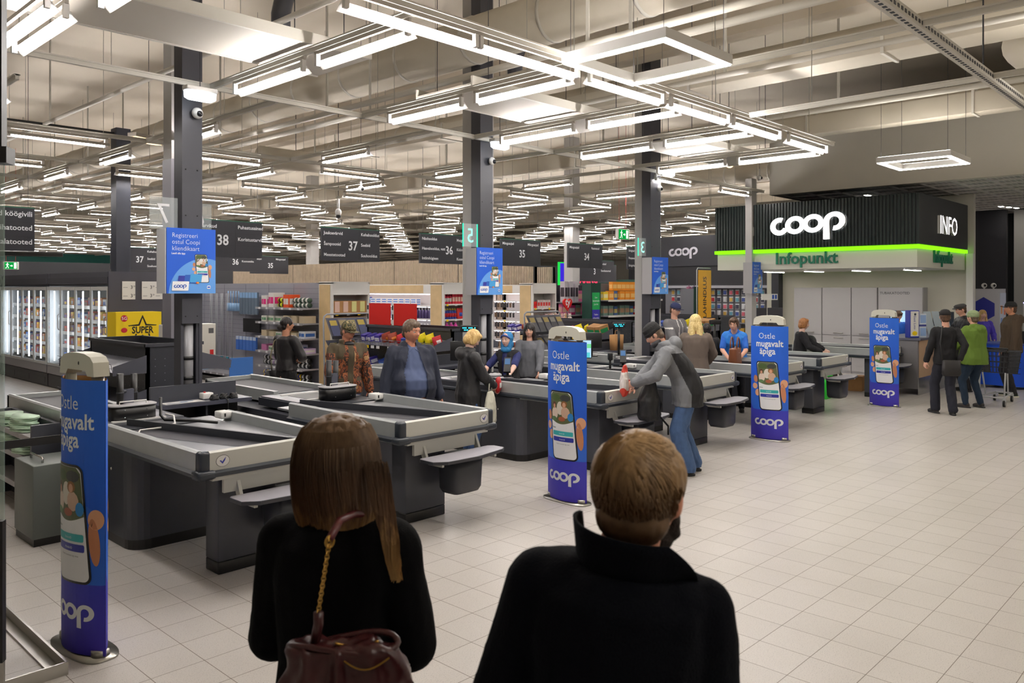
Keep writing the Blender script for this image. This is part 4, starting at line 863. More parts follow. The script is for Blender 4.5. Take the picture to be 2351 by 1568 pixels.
zz = {1.72: [('box', 0, .24), ('box', 0, .3), ('roll', 1, .09), ('box', 2, .26), ('roll', 3, .09), ('roll', 3, .09)], 1.42: [('box', 4, .12)]*3+[('box', 5, .14)]*3, 1.12: [('box', 5, .12), ('box', 5, .1), ('box', 4, .1), ('box', 9, .12), ('box', 5, .1), ('box', 11, .14)], .82: [('box', 10, .12), ('box', 4, .1), ('box', 10, .14), ('roll', 7, .07), ('box', 11, .16), ('box', 7, .1)], .52: [('roll', 6, .09), ('roll', 7, .1), ('roll', 6, .09), ('roll', 7, .1), ('roll', 6, .09), ('roll', 6, .09)], .22: [('roll', 8, .08), ('roll', 6, .08), ('roll', 8, .1), ('roll', 6, .09), ('roll', 8, .08), ('roll', 6, .08)]}
nm = {1.72: 'top', 1.42: 'second', 1.12: 'third', .82: 'fourth', .52: 'fifth', .22: 'lowest'}
for z, row in zz.items():
    for i, (kd, ci, h) in enumerate(row):
        for q in range(2):
            y = 15.45-.29*i-.14*q; c1, c2 = pal[ci]
            if kd == 'box': put('carton', ('b', ci, h), bbox(.26, .13, h, c1, c2), (GX1-.16-.04*(q % 2), y, z), 0, 'small packet on the %s shelf right of the dark-haired woman' % nm[z], 'carton', 'packets on the household shelves')
            else:
                put('paper_roll', ('r', ci, h), rolls(h*.55, .13, c1, c2 or M_['white']), (GX1-.2, y, z), 0, 'rolled pack on the %s shelf right of the dark-haired woman' % nm[z], 'roll', 'rolled packs on the household shelves')
                put('paper_roll', ('r', ci, h), None, (GX1-.2, y, z+h*1.1), 0, 'rolled pack on the %s shelf right of the dark-haired woman' % nm[z], 'roll', 'rolled packs on the household shelves')
# hanging tools
def mop(cl, L_=1.25, hw=.05):
    def f(m): m.tube([(0, 0, 0), (0, 0, -L_)], .011, C_(168, 170, 176, 30), 6); m.tube([(0, 0, -L_), (0, 0, -L_-.06)], .016, C_(36, 140, 160), 6)
    return f
def cloth(w, h, c1, c2):
    def f(m):
        m.box(-.02, .02, -w/2, w/2, -h, -.0, c1); m.box(-.022, .022, -w/2*.98, w/2*.98, -h*.25, 0, c2)
    return f
def brush(cl, h=.35):
    def f(m): m.tube([(0, 0, 0), (0, 0, -h*.6)], .012, cl, 6); m.loft([((0, 0, -h), .02, .06), ((0, 0, -h*.6), .02, .045)], cl, 10)
    return f
teal_, lb, rd, gry = C_(34, 140, 158), C_(140, 180, 222), C_(206, 30, 50), C_(176, 178, 184)
GR = 'cleaning tools hanging on the pegboard'
def hang(name, key, b, y, z, lab, dx=.08, g=GR): put(name, key, b, (GX1-dx, y, z), 0, lab, name.replace('_', ' '), g)
for i in range(7): hang('mop', 'mop', mop(0, .95), 21.4-.22*i, 1.5, 'grey mop handle with teal end on the left part of the pegboard')
for i in range(9): hang('broom', 'brm', mop(1, 1.45), 18.2-.13*i, 2.0, 'long grey broom handle in the dense row on the pegboard', .1+.03*(i % 2))
for i, (y, z) in enumerate([(20.5, 2.05), (20.0, 2.0), (19.5, 2.05), (20.2, 1.45), (19.2, 2.0)]): hang('mop_cloth', 'mc', cloth(.3, .55, teal_, rd), y, z, 'teal mop cloth with a red header hanging on the pegboard', .15)
for i in range(4): hang('white_mop', 'wm', cloth(.14, .5, M_['white'], C_(200, 206, 214)), 22-.2*i, 1.95, 'white string mop beside the first column poster', .12)
for i in range(5): hang('brush', 'bb', brush(lb, .45), 17.3-.12*i, 2.05, 'light blue brush in the upper row of the pegboard', .12)
for i in range(6): hang('grey_cloth', 'gc', cloth(.12, .48, C_(96, 112, 130), lb), 16.6-.13*i, 2.02, 'grey blue wiper hanging near the packets', .16)
for i in range(5): hang('dustpan', 'dp', cloth(.16, .3, M_['black'], M_['black']), 16.5-.14*i, 1.45, 'black dustpan hanging in the middle of the pegboard', .12)
for i in range(6): hang('blue_sponge_pack', 'sp', cloth(.13, .3, C_(60, 110, 196), C_(190, 206, 230)), 16.8-.15*i, 1.05, 'blue pack hanging below the dustpans', .14)
for i in range(6): hang('hand_brush', 'hb', brush(C_(150, 176, 210), .42), 19.2-.14*i, 1.0, 'pale blue hand brush in the lower row of the pegboard', .14)
for i in range(9): put('dish_brush', 'db', bbox(.14, .1, .2, [C_(150, 186, 226)][0], C_(90, 100, 120)), (GX1-.24, 20.6-.3*i, .22), 0, 'light blue brush pack on the lowest pegboard shelf', 'brush', 'brush packs on the lowest pegboard shelf')
for i in range(5): put('clay_block', 'cb', bbox(.16, .18, .18, C_(206, 120, 90), None), (GX1-.24, 22.4-.3*i, .22), 0, 'terracotta-coloured pack at the far left of the lowest pegboard shelf', 'packet', 'terracotta packs on the lowest pegboard shelf')
for i in range(6): hang('red_brush', 'rb', cloth(.06, 1.3, C_(120, 30, 30), C_(130, 40, 36)), 22.5-.1*i+.3, 1.95, 'dark red hanging strip right of the first column', .05)
def end_unit(x, header, lab, zs, wood_side=True, w=.9):
    t = thing('white_shelving', lab, 'shelving', (x, GY, 0))
    MB().box(0, .04, 0, .45, 0, 2.22, M_['white']).box(w-.04, w, 0, .45, 0, 2.22, M_['white']).box(.04, w-.04, .41, .45, 0, 2.2, M_['white']).build('carcass', t)
    MB().box(-.012, 0, .06, .42, .05, 2.18, M_['wood']).build('wood_side', t)
    MB().box(0, w, 0, .45, 2.2, 2.24, M_['white']).box(.04, w-.04, .0, .03, 1.98, 2.2, M_['white']).build('header', t)
    for z in zs:
        s = MB().box(.04, w-.04, .02, .41, z-.03, z, M_['white'])
        for i in range(3): s.box(.1+i*.26, .16+i*.26, .013, .019, z-.045, z+.0, M_['yellow'] if i != 1 else M_['price'])
        s.build('shelf', t)
    MB().box(.04, w-.04, .0, .4, 0, .1, M_['lgrey']).build('plinth', t)
    return t
end_unit(GX1-.03, 0, 'white shelving end unit with wipes in cardboard boxes, behind the newspaper stand', (.4, .7, 1.0, 1.3, 1.62)); end_unit(GX2, 0, 'white shelving end unit of bottles behind the blonde woman', (.4, .75, 1.1, 1.42, 1.76)); end_unit(GX3, 0, 'white shelving end unit right of the hair accessories', (.3, .62, .95, 1.28, 1.62))
for z, cc in ((1.62, 'top'), (1.3, 'second')):
    for i in range(4): put('wipes_box', 'wb%d' % (i // 2), (lambda cc_: lambda m: (m.box(-.1, .1, -.14, .14, 0, .24, M_['brown']), m.box(-.06, .05, -.15, -.139, .02, .23, cc_)))(C_(232, 196, 180) if i < 2 else C_(226, 222, 150)), (GX1+.12+.2*i, GY+.18, z), 0, 'cardboard tray of wipes on the %s shelf of the white end unit' % cc, 'box', 'wipes boxes on the end unit')
def long_side(x, y0, y1, lab, zs, header=True, hh=(2.0, 2.18)):
    t = thing('white_shelving', lab, 'shelving', (0, 0, 0)); MB().box(x+.35, x+.42, y0, y1, 0, 2.2, M_['white']).box(x, x+.4, y0, y0+.03, 0, 2.2, M_['white']).build('carcass', t)
    h = MB().box(x-.03, x, y0+.25, y1, hh[0], hh[1], M_['wood']).box(x-.03, x, y0, y0+.25, hh[0], hh[1], M_['white']); h.box(x, x+.4, y0, y1, 2.18, 2.2, M_['white']); h.build('header', t)
    for z in zs:
        s = MB().box(x-.02, x+.35, y0, y1, z-.03, z, M_['white']); n = int((y1-y0)/.4)
        for i in range(n): s.box(x-.026, x-.02, y0+.1+i*.4, y0+.16+i*.4, z-.045, z, M_['yellow'] if i % 2 else M_['price'])
        s.build('shelf', t)
    l = MB().box(x+.0, x+.03, y0+.05, y1, 1.965, 1.98, glow('shelf strip light', (255, 240, 250), 7) if 'shelf strip light' not in MATS else MATS['shelf strip light'])
    for z in zs[1:]: l.box(x+.02, x+.035, y0+.05, y1, z-.042, z-.032, MATS['shelf strip light'])
    l.build('strip_light', t); return t
long_side(GX2+.05, GY+.46, 18.8, 'white lit toothpaste shelving behind the red panels', (.4, .75, 1.1, 1.42, 1.72)); 
kinds = [('toothpaste_box', 'tp1', bbox(.14, .2, .05, M_['white'], C_(40, 110, 190)), 'white and blue toothpaste box'), ('red_pack', 'tp2', bbox(.12, .14, .2, C_(222, 60, 40), M_['white']), 'red hanging pack'), ('purple_box', 'tp3', bbox(.12, .17, .09, C_(92, 84, 180), C_(90, 190, 210)), 'purple and turquoise box'), ('clear_pack', 'tp4', bbox(.06, .07, .2, C_(214, 222, 236), C_(110, 140, 200)), 'pale blister pack'), ('dark_bottle', 'tp5', bottle(.045, .24, C_(60, 44, 92), M_['black']), 'dark purple mouthwash bottle'), ('blue_bottle', 'tp6', bottle(.045, .2, C_(60, 150, 210), M_['white']), 'light blue mouthwash bottle')]
def fill(kind, x, ys, z, dz, n, sh, extra=0, rowname=''):
    nm_, key, b, lb_ = kinds[kind]
    for y in ys:
        for q in range(n): put(nm_, key, b, (x, y, z+dz*q), 0, '%s on the %s shelf of the lit white shelving' % (lb_, sh), nm_.replace('_', ' '), '%ss on the %s shelf' % (lb_, sh))
X2 = GX2+.17
fill(1, X2, [18.5-.17*i for i in range(9)], 1.72, 0, 1, 'top'); fill(2, X2, [16.9-.2*i for i in range(4)], 1.72, .09, 2, 'top'); fill(0, X2, [16.0-.22*i for i in range(8)], 1.72, .05, 3, 'top')
fill(3, X2, [18.6-.11*i for i in range(36)], 1.42, 0, 1, 'second'); fill(4, X2, [14.5-.11*i for i in range(6)], 1.42, 0, 1, 'second')
fill(0, X2, [18.4-.3*i for i in range(8)], 1.1, .05, 2, 'third'); fill(5, X2, [14.8-.11*i for i in range(9)], 1.1, 0, 1, 'third'); fill(3, X2, [18.4-.14*i for i in range(14)], .75, 0, 1, 'fourth')
ek = [('pink_bottle', 'e1', bottle(.035, .24, C_(216, 30, 70), C_(200, 20, 50), M_['white']), 'crimson bottle'), ('dye_box', 'e2', bbox(.075, .06, .22, C_(220, 50, 70), C_(240, 210, 190)), 'red hair dye box'), ('spray_bottle', 'e3', bottle(.035, .24, C_(36, 60, 150), C_(230, 190, 30), C_(200, 30, 40)), 'blue and red bottle'), ('snack_bag', 'e4', bag(.2, .1, .24, C_(206, 40, 40), C_(40, 80, 180)), 'red and blue bag'), ('hot_pink_bottle', 'e5', bottle(.06, .25, C_(244, 80, 190), C_(250, 150, 220), M_['white']), 'bright pink bottle'), ('small_pink_box', 'e6', bbox(.08, .08, .12, C_(226, 90, 140), None), 'small pink box')]
def efill(k, xs, z, where, yoff=.15):
    nm_, key, b, lb_ = ek[k]
    for x in xs: put(nm_, key, b, (x, GY+yoff, z), 0, '%s on the %s' % (lb_, where), nm_.replace('_', ' '), '%ss on the %s' % (lb_, where))
W2 = 'end unit behind the blonde woman'
efill(0, [GX2+.1+.075*i for i in range(4)], 1.76, 'top shelf of the '+W2); efill(1, [GX2+.41+.085*i for i in range(5)], 1.76, 'top shelf of the '+W2); efill(2, [GX2+.1+.075*i for i in range(6)], 1.42, 'second shelf of the '+W2); efill(3, [GX2+.62, GX2+.8], 1.42, 'second shelf of the '+W2); efill(4, [GX2+.1+.13*i for i in range(4)], 1.1, 'third shelf of the '+W2); efill(5, [GX2+.6+.09*i for i in range(3)], 1.1, 'third shelf of the '+W2)
ek += [('red_box', 'f1', bbox(.2, .12, .16, C_(222, 30, 30), C_(200, 10, 20)), 'red box'), ('small_carton', 'f2', bbox(.09, .1, .2, C_(226, 214, 214), C_(210, 60, 60)), 'red and white carton'), ('white_jar', 'f3', bottle(.045, .13, M_['white'], M_['white'], C_(210, 214, 220)), 'white jar'), ('toothbrush_bottle', 'f4', bottle(.035, .22, C_(40, 150, 210), M_['white'], C_(210, 30, 40)), 'turquoise and red bottle')]
W3 = 'end unit right of the cashiers'
efill(6, [GX3+.15], 1.62, 'top shelf of the '+W3); efill(7, [GX3+.34+.1*i for i in range(5)], 1.62, 'top shelf of the '+W3); efill(8, [GX3+.1+.1*i for i in range(4)], 1.28, 'second shelf of the '+W3); efill(6, [GX3+.6], 1.28, 'second shelf of the '+W3); efill(9, [GX3+.1+.085*i for i in range(8)], .95, 'third shelf of the '+W3); efill(7, [GX3+.12+.1*i for i in range(7)], .62, 'fourth shelf of the '+W3)
# hair accessory wall between
t = long_side(GX3+.05, GY+.46, 16.2, 'white display of dark hair accessories behind the cashiers', (.3, .55, .8, 1.05, 1.3, 1.55, 1.8), hh=(1.98, 2.18))
for i, z in enumerate((1.80, 1.55, 1.3, 1.05, .8)):
    for k in range(20):
        key = 'ha%d' % ((k*7+i*3) % 4); c = [C_(22, 20, 24), C_(40, 34, 34), C_(96, 70, 40), C_(30, 30, 44)][(k*7+i*3) % 4]
        put('hair_clip', key, (lambda c_: lambda m: (m.box(-.008, .008, -.028, .028, -.14, 0, c_), m.box(-.012, -.008, -.02, .02, -.03, 0, M_['price'])))(c), (GX3+.0, 15.95-.105*k, z-.035), 0, 'dark hair accessory card in the rows behind the cashiers', 'hair accessory', 'hair accessories on the white display')
MB().box(GX3+.0, GX3+.01, 13.76, 16.2, 0, .001, M_['white'])
# slatted partition behind the aisles
slm = pick('wood slats', [(176, 160, 140), (196, 182, 162), (120, 106, 92), (188, 172, 152)], 1, 'noise')
def slats(x, y0, y1, z0, z1, lab, dx=.1, wide=.036):
    t = thing('slatted_partition', lab, 'partition', (x, y0, z0)); MB().box(.02, dx, 0, y1-y0, 0, z1-z0, C_(84, 72, 62)).build('backing', t)
    m = MB(); n = int((y1-y0)/(wide*1.7)); wm = mat('slat wood', (186, 168, 146), .55, var=.1, vscale=6)
    for i in range(n): m.box(0, .02, i*wide*1.7, i*wide*1.7+wide, 0, z1-z0, wm)
    m.build('slats', t); j = MB()
    for k in range(1, int((y1-y0)/3)): j.box(-.002, 0, k*3, k*3+.02, 0, z1-z0, M_['black'])
    j.box(-.003, .1, 0, .03, 0, z1-z0, M_['black']); j.build('panel_joint', t)
slats(16.0, 14.37, 31, 0, 2.98, 'long wood-slatted partition rising behind the shelving'); slats(21, 18.0, 26, 0, 2.85, 'farther wood-slatted partition under aisle sign 35', wide=.05); slats(15.05, 14.6, 14.9, 0, 2.1, 'short slatted strip beside the hair accessories')
# dark aisle units further back
for i, (x, y, l, h, lab) in enumerate([(17.6, 14.6, 7, 1.9, 'dark shelving run of toys behind the heart sign'), (20.5, 14.4, 7, 2.0, 'dark shelving run of games behind the third column'), (3.0, 26, 10, 2.1, 'far dark shelving run on the left'), (24, 17, 10, 2.2, 'far dark shelving run under the small signs'), (30, 20, 12, 2.3, 'farthest dark shelving run'), (12, 32, 10, 2.3, 'far dark shelving run behind the sign 37'), (36, 16, 14, 2.6, 'distant dark green shelving wall')]):
    t = thing('dark_shelving', lab, 'shelving', (x, y, 0)); MB().box(0, .9, 0, l, 0, h, C_(40, 44, 48) if i < 6 else C_(16, 60, 52)).build('carcass', t)
    if i < 2:
        for z in (.3, .7, 1.1, 1.45): MB().box(-.35, 0, 0, l*.5, z-.03, z, M_['shelf']).build('shelf', t); MB().box(.0, .9, -.35, 0, z-.03, z, M_['shelf']).build('shelf', t)
for (x, y, w, h) in ((28, 30, 9, 3.4), (10, 40, 14, 3.3), (40, 28, 6, 3.4)): tag(MB().box(0, w, 0, .3, 0, h, C_(30, 32, 38)).build('dark_partition', loc=(x, y, 0)), 'distant dark partition under the ceiling lights', 'partition', 'distant dark partitions')
toys = [('doll_box', 't1', bbox(.12, .3, .3, C_(222, 110, 160), C_(236, 190, 170)), 'pink doll box'), ('toy_box', 't2', bbox(.12, .28, .26, C_(214, 60, 130), C_(240, 220, 230)), 'magenta toy box'), ('scooter_box', 't3', bbox(.14, .16, .55, C_(214, 206, 214), C_(60, 50, 60)), 'tall white boxed toy'), ('game_box', 't4', bbox(.12, .22, .24, C_(240, 150, 40), C_(250, 200, 120)), 'orange game box'), ('game_box', 't5', bbox(.12, .2, .22, C_(246, 214, 60), C_(250, 240, 190)), 'yellow game box'), ('game_box', 't6', bbox(.12, .22, .22, C_(216, 40, 36), M_['white']), 'red game box'), ('puzzle_box', 't7', bbox(.1, .2, .26, C_(120, 150, 140), C_(190, 150, 120)), 'grey green puzzle box'), ('book', 't8', bbox(.04, .16, .24, C_(80, 110, 170), C_(220, 200, 120)), 'blue picture book')]
def tput(k, loc, where, grp, rz=0): n_, key, b, l = toys[k]; put(n_, key, b, loc, rz, '%s %s' % (l, where), n_.replace('_', ' '), grp)
WT = 'on the toy shelving left of the green info column'
for i in range(3): tput(2, (16.55+.22*i, 13.8, 1.75), WT, 'tall toys')
t = thing('toy_shelving', 'dark toy shelving left of the green info column', 'shelving', (16.4, 13.7, 0)); MB().box(0, 1.35, .4, .45, 0, 2.2, C_(36, 36, 44)).build('back_panel', t)
for z in (.6, 1.0, 1.4, 1.75): MB().box(0, 1.35, -.1, .4, z-.03, z, M_['shelf']).build('shelf', t)
for i in range(3): tput(0 if i != 1 else 1, (17.2+.25*i, 13.85, 1.75), 'on the top toy shelf left of the green column', 'doll boxes', PI/2)
for i in range(5): tput([0, 1, 6, 0, 1][i], (16.6+.27*i, 13.85, 1.4), 'on the second toy shelf left of the green column', 'toys on the second shelf', PI/2)
for i in range(5): tput([6, 7, 6, 1, 0][i], (16.6+.27*i, 13.85, 1.0), 'on the third toy shelf left of the green column', 'toys on the third shelf', PI/2)
t = thing('games_shelving', 'grey games shelving left of the third column', 'shelving', (17.3, 13.0, 0)); MB().box(0, 2.6, .4, .45, 0, 2.25, C_(96, 96, 104)).build('back_panel', t)
for z in (.55, .95, 1.38, 1.8): MB().box(0, 2.6, -.1, .4, z-.03, z, M_['shelf']).box(0, 2.6, -.112, -.1, z-.045, z+.005, M_['white']).build('shelf', t)
WG = 'on the games shelving left of the third column'
for i in range(10): tput([4, 3, 7, 3, 3, 3, 4, 4, 5, 5][i], (17.45+.25*i, 13.15, 1.8), 'on the top games shelf left of the third column', 'games on the top shelf', PI/2)
for i in range(6): tput(3, (17.9+.2*i, 13.18, 2.05), WG+', upper layer', 'games on the top shelf', PI/2)
for i in range(10): tput([6, 6, 7, 6, 6, 7, 5, 4, 7, 5][i], (17.45+.25*i, 13.15, 1.38), 'on the second games shelf left of the third column', 'games on the second shelf', PI/2)
for i in range(9): tput([7, 6, 7, 5, 7, 6, 7, 7, 6][i], (17.5+.27*i, 13.15, .95), 'on the third games shelf left of the third column', 'games on the third shelf', PI/2)
t = thing('info_column_sign', 'dark green column with green and indigo notices', 'sign', (16.75, 13.05, 0)); MB().box(0, .42, 0, .3, 0, 2.25, C_(16, 60, 50)).build('column_body', t)
m = MB().box(.05, .37, -.004, 0, 1.55, 2.0, C_(30, 170, 90)).box(.05, .37, -.004, 0, .9, 1.55, M_['indigo'])
for i, s in enumerate(('Loe', 'lastemaale', 'juurde')): m.geo(text_geo(s, .07, .01, 'CENTER'), lambda a, b: V((.21+a, -.006, 1.85-.09*i+b)), M_['wtext'])
for i, s in enumerate(('Telefon', 'infopunktis')): m.geo(text_geo(s, .06, .01, 'CENTER'), lambda a, b: V((.21+a, -.006, 1.4-.09*i+b)), M_['wtext'])
m.build('notice', t)
t = thing('heart_sign', 'red heart-shaped sign with white lettering above the soft toys', 'sign', (15.05, 12.6, 1.56)); H = []
for i in range(40):
    a = 2*PI*i/40; H.append((.0108*16*math.sin(a)**3, .0108*(13*math.cos(a)-5*math.cos(2*a)-2*math.cos(3*a)-math.cos(4*a))))
MB().ext(H, lambda x, z: (x+.2, 0, z+.17), lambda x, z: (x+.2, .03, z+.17), C_(214, 24, 30)).build('heart', t); m = MB(); m.geo(text_geo('ty', .24, .02, 'CENTER'), lambda a, b: V((.2+a, -.004, .14+b)), M_['wtext']); m.build('lettering', t); MB().cyl((.2, .02), .012, -1.56, .05, M_['wire'], 8).build('stand', t)
for i in range(12): put('soft_toy', 'st%d' % (i % 3), (lambda c: lambda m: (m.ell((0, 0, .06), (.06, .06, .06), c, 10, 8), m.ell((0, 0, .14), .04, c, 10, 8), m.ell((-.03, 0, .18), .015, c, 6, 5), m.ell((.03, 0, .18), .015, c, 6, 5)))([C_(220, 180, 180), C_(200, 160, 120), C_(236, 226, 220)][i % 3]), (14.75+.14*(i % 6), 12.7+.16*(i//6), 1.3), .3*i, 'small pastel soft toy under the red heart sign', 'soft toy', 'soft toys under the heart sign')
tag(MB().box(0, .95, 0, .5, 0, 1.3, C_(120, 110, 120)).build('toy_bin', loc=(14.65, 12.55, 0)), 'grey display bin holding the soft toys', 'display bin')
def newsstand(loc, rz, lab, c):
    t = thing('newspaper_stand', lab, 'newspaper stand', loc, rz); W = 1.15; f = MB()
    f.tube([(0, 0, 0), (0, .05, 1.5), (.02, .06, 1.58), (.08, .06, 1.62), (W-.08, .06, 1.62), (W-.02, .06, 1.58), (W, .05, 1.5), (W, 0, 0)], .016, C_(160, 164, 172, 35), 8); f.build('tube_frame', t)
    for k in range(2):
        z = .75+.42*k
        MB().add([(.04, -.3+.12*k, z), (W-.04, -.3+.12*k, z), (W-.04, .05, z+.38), (.04, .05, z+.38)], [(0, 1, 2, 3)], mat('stand panel', (70, 72, 84), .4)).box(.04, W-.04, -.31+.12*k, -.3+.12*k, z-.01, z+.05, M_['wire']).build('sloping_shelf', t)
    MB().box(.02, W-.02, -.35, .08, 0, .72, C_(120, 120, 126)).build('base_cabinet', t)
    o = []
    for k in range(2):
        for i in range(5):
            z = .75+.42*k; y0 = -.3+.12*k; x = .08+.21*i; cl = c[(i+k) % len(c)]
            p = MB(); s0, s1 = .12, .88; P_ = lambda u, v_, d=.008: V((x+.18*u, y0+(.05-y0)*v_-d, z+.38*v_+d)); p.add([P_(0, .08), P_(1, .08), P_(1, .92), P_(0, .92)], [(0, 1, 2, 3)], cl[0]); p.add([P_(.08, .6, .01), P_(.92, .6, .01), P_(.92, .85, .01), P_(.08, .85, .01)], [(0, 1, 2, 3)], cl[1]); q = p.build('magazine', loc=loc, rot=rz)
            tag(q, '%s magazine from the left, %s row of the stand %s' % (ORD[i], 'upper' if k else 'lower', 'behind the camouflage cap' if loc[0] < 12 else 'above the second pylon'), 'magazine', 'magazines in the newspaper stand %s' % ('left' if loc[0] < 12 else 'right'))
newsstand((8.5, 12.9, 0), 0, 'tube-framed newspaper stand behind the camouflage cap', [(C_(62, 66, 92), C_(150, 140, 90)), (C_(48, 58, 96), C_(170, 150, 60)), (C_(96, 92, 102), C_(150, 136, 96))])
newsstand((12.1, 11.1, 0), 0, 'tube-framed newspaper stand above the second pylon', [(C_(60, 60, 66), C_(120, 116, 110)), (C_(80, 78, 84), C_(150, 130, 70))])
# sweets on the racks
sw = [('candy_bag', 's1', bag(.2, .12, .2, C_(244, 226, 20), C_(200, 196, 20)), 'yellow sweet bag'), ('candy_bag', 's2', bag(.18, .12, .17, C_(206, 40, 50), C_(240, 220, 220)), 'red sweet bag'), ('candy_box', 's3', bbox(.16, .12, .14, C_(60, 50, 150), C_(226, 226, 240)), 'purple and white sweet box'), ('candy_box', 's4', bbox(.2, .13, .12, C_(40, 70, 160), C_(110, 150, 210)), 'blue sweet box'), ('candy_bag', 's5', bag(.2, .12, .18, C_(150, 60, 40), C_(210, 120, 40)), 'brown sweet bag'), ('candy_box', 's6', bbox(.26, .2, .2, M_['brown'], C_(30, 140, 80)), 'cardboard and green sweet box'), ('candy_box', 's7', bbox(.2, .14, .14, C_(214, 100, 120), M_['white']), 'pink sweet box')]
def sweets(rx, ry, rows, where):
    for (z, seq, y0, st) in rows:
        for i, k in enumerate(seq):
            n_, key, b, l = sw[k]; o = put(n_, key, b, (rx+.24, ry+y0+st*i, z-.085), 0, '%s in the %s' % (l, where), n_.replace('_', ' '), 'sweets in the '+where)
            o.rotation_euler = (.06*((i*5) % 3-1), -.25, .2*((i*7) % 3-1))
sweets(8.75, 10.1, [(1.22, [1, 0, 0, 3, 3, 1, 4, 4, 2, 2, 2], .15, .2), (.80, [1, 3, 3, 2], .9, .35)], 'rack behind the man in the navy jacket')
sweets(13.3, 10.1, [(1.22, [5, 5, 0, 0, 6, 2, 1, 6, 3, 3, 4, 4, 2, 2], .15, .2), (.80, [3, 3, 1, 3, 3, 4, 3, 3, 2, 4], .2, .26)], 'rack behind the second pylon')
sweets(17.75, 10.1, [(1.22, [5, 5, 0, 0, 3, 2, 6, 3, 3, 2, 2], .15, .2), (.80, [1, 1, 3, 4, 4, 1], .3, .3)], 'rack behind the woman in the blue vest')
for i, y in enumerate((12.2, 11.45)):
    t = thing('red_advert_board', ['left glossy red panel standing on the rack above the navy jacket man', 'right glossy red panel standing on the rack above the navy jacket man'][i], 'display panel', (9.2, y, 1.43)); MB().box(0, .02, -.36, .34, 0, .4, C_(206, 36, 30, 25)).build('panel', t); MB().box(-.004, 0, .28, .34, 0, .4, M_['white']).box(-.006, -.004, .29, .33, .1, .2, M_['black']).box(-.006, -.004, .29, .33, .28, .36, M_['black']).build('striped_edge', t)
# yellow banner
t = thing('hanging_banner', 'yellow upright banner reading downwards beside the young man in the cap', 'banner', (17.03, 10.02, 1.40)); W, H_ = .59, 1.15
MB().box(0, W, 0, .012, 0, H_, C_(246, 178, 20)).build('panel', t); m = MB(); g = text_geo('LAHINDLUS', .22, .012, 'LEFT', 1.0)
m.geo(g, lambda a, b: V((.36-b, -.002, -.01+a*.86)), M_['black']); m.build('lettering', t)
MB().tube([(-.05, .02, -1.42), (-.05, .02, H_), (.0, .02, H_+.05), (W, .02, H_+.05)], .012, C_(190, 190, 194, 30), 8).build('tube_frame', t)
# ---- freezers ---------------------------------------------------------------
FXX = 5.65
led = glow('freezer strip light', (236, 246, 255), 7)
for u, (y0, y1, lab) in enumerate([(15.64, 19.06, 'nearest upright freezer with four glass doors, behind the empty rack'), (19.12, 22.5, 'second upright freezer with four glass doors, towards the left edge'), (22.56, 25.96, 'farthest upright freezer, cut by the left edge')]):
    t = thing('upright_freezer', lab, 'freezer', (FXX, y0, 0)); L = y1-y0
    MB().box(.02, 1.2, 0, L, 2.16, 2.42, C_(84, 84, 92)).box(-.03, .4, 0, L, 2.2, 2.32, C_(70, 70, 78)).build('canopy', t)
    MB().box(.02, 1.2, 0, L, .0, .5, C_(96, 92, 92)).build('base', t); m = MB().box(-.02, .02, 0, L, .30, .47, C_(150, 148, 150)); m.box(0, .02, 0, L, .02, .28, C_(60, 58, 60))
    for i in range(3): m.box(-.003, 0, .15+i*1.1, 1.0+i*1.1, .08, .2, M_['black'])
    m.build('kick_grille', t); MB().box(1.0, 1.2, 0, L, .5, 2.16, C_(70, 72, 80)).box(.02, 1.2, L-.02, L, .5, 2.16, C_(200, 204, 206)).box(.98, 1.0, 0, L, .5, 2.16, C_(206, 210, 212)).build('cabinet', t)
    if u == 0: MB().box(-.02, 1.26, -.04, 0, 0, 2.42, mat('freezer end panel', (70, 70, 80), .4)).build('end_panel', t)
    n = 4; dw = L/n
    for z in (.62, .9, 1.18, 1.46, 1.74): 
        s = MB().box(.22, .95, .02, L-.02, z-.02, z, C_(214, 218, 222)).box(.2, .22, .02, L-.02, z-.05, z+.02, M_['white'])
        for i in range(8): s.box(.19, .2, .2+i*.42, .29+i*.42, z-.09, z-.0, M_['price'])
        s.build('shelf', t)
    for i in range(n):
        d = MB(); a = i*dw; fr = C_(196, 196, 194, 35)
        d.box(-.03, .0, a+.01, a+.045, .48, 2.14, fr).box(-.03, 0, a+dw-.045, a+dw-.01, .48, 2.14, fr).box(-.03, 0, a+.045, a+dw-.045, 2.07, 2.14, fr).box(-.03, 0, a+.045, a+dw-.045, .48, .53, fr); dr = d.build('door', t)
        MB().box(-.02, -.012, a+.045, a+dw-.045, .53, 2.07, mat('freezer glass', (225, 232, 230), .02, alpha=.12)).build('glass_pane', dr)
        MB().tube([(-.03, a+.07, 1.25), (-.06, a+.07, 1.28), (-.06, a+.07, 1.55), (-.03, a+.07, 1.58)], .008, M_['steel'], 6).build('handle', dr)
        MB().box(.08, .1, a+dw-.11, a+dw-.085, .56, 2.05, led).build('strip_light', t)
    fc = [C_(226, 226, 224), C_(206, 60, 50), C_(240, 200, 60), C_(70, 110, 190), C_(160, 120, 90), C_(232, 140, 60), C_(200, 214, 226), C_(120, 90, 160)]
    for si, z in enumerate((.62, .9, 1.18, 1.46, 1.74)):
        for i in range(int(L/.2)-1):
            k = (i*5+si*3+u) % 8; h = .12+.03*(i % 3)
            put('frozen_pack', ('fz', k, i % 3), bbox(.3, .15, h, fc[k], fc[(k+3) % 8]), (FXX+.42, y0+.2+.2*i, z), 0, 'frozen food pack on a shelf of the %s' % (['nearest freezer', 'second freezer', 'farthest freezer'][u]), 'frozen food', 'frozen food in the %s' % ['nearest freezer', 'second freezer', 'farthest freezer'][u])
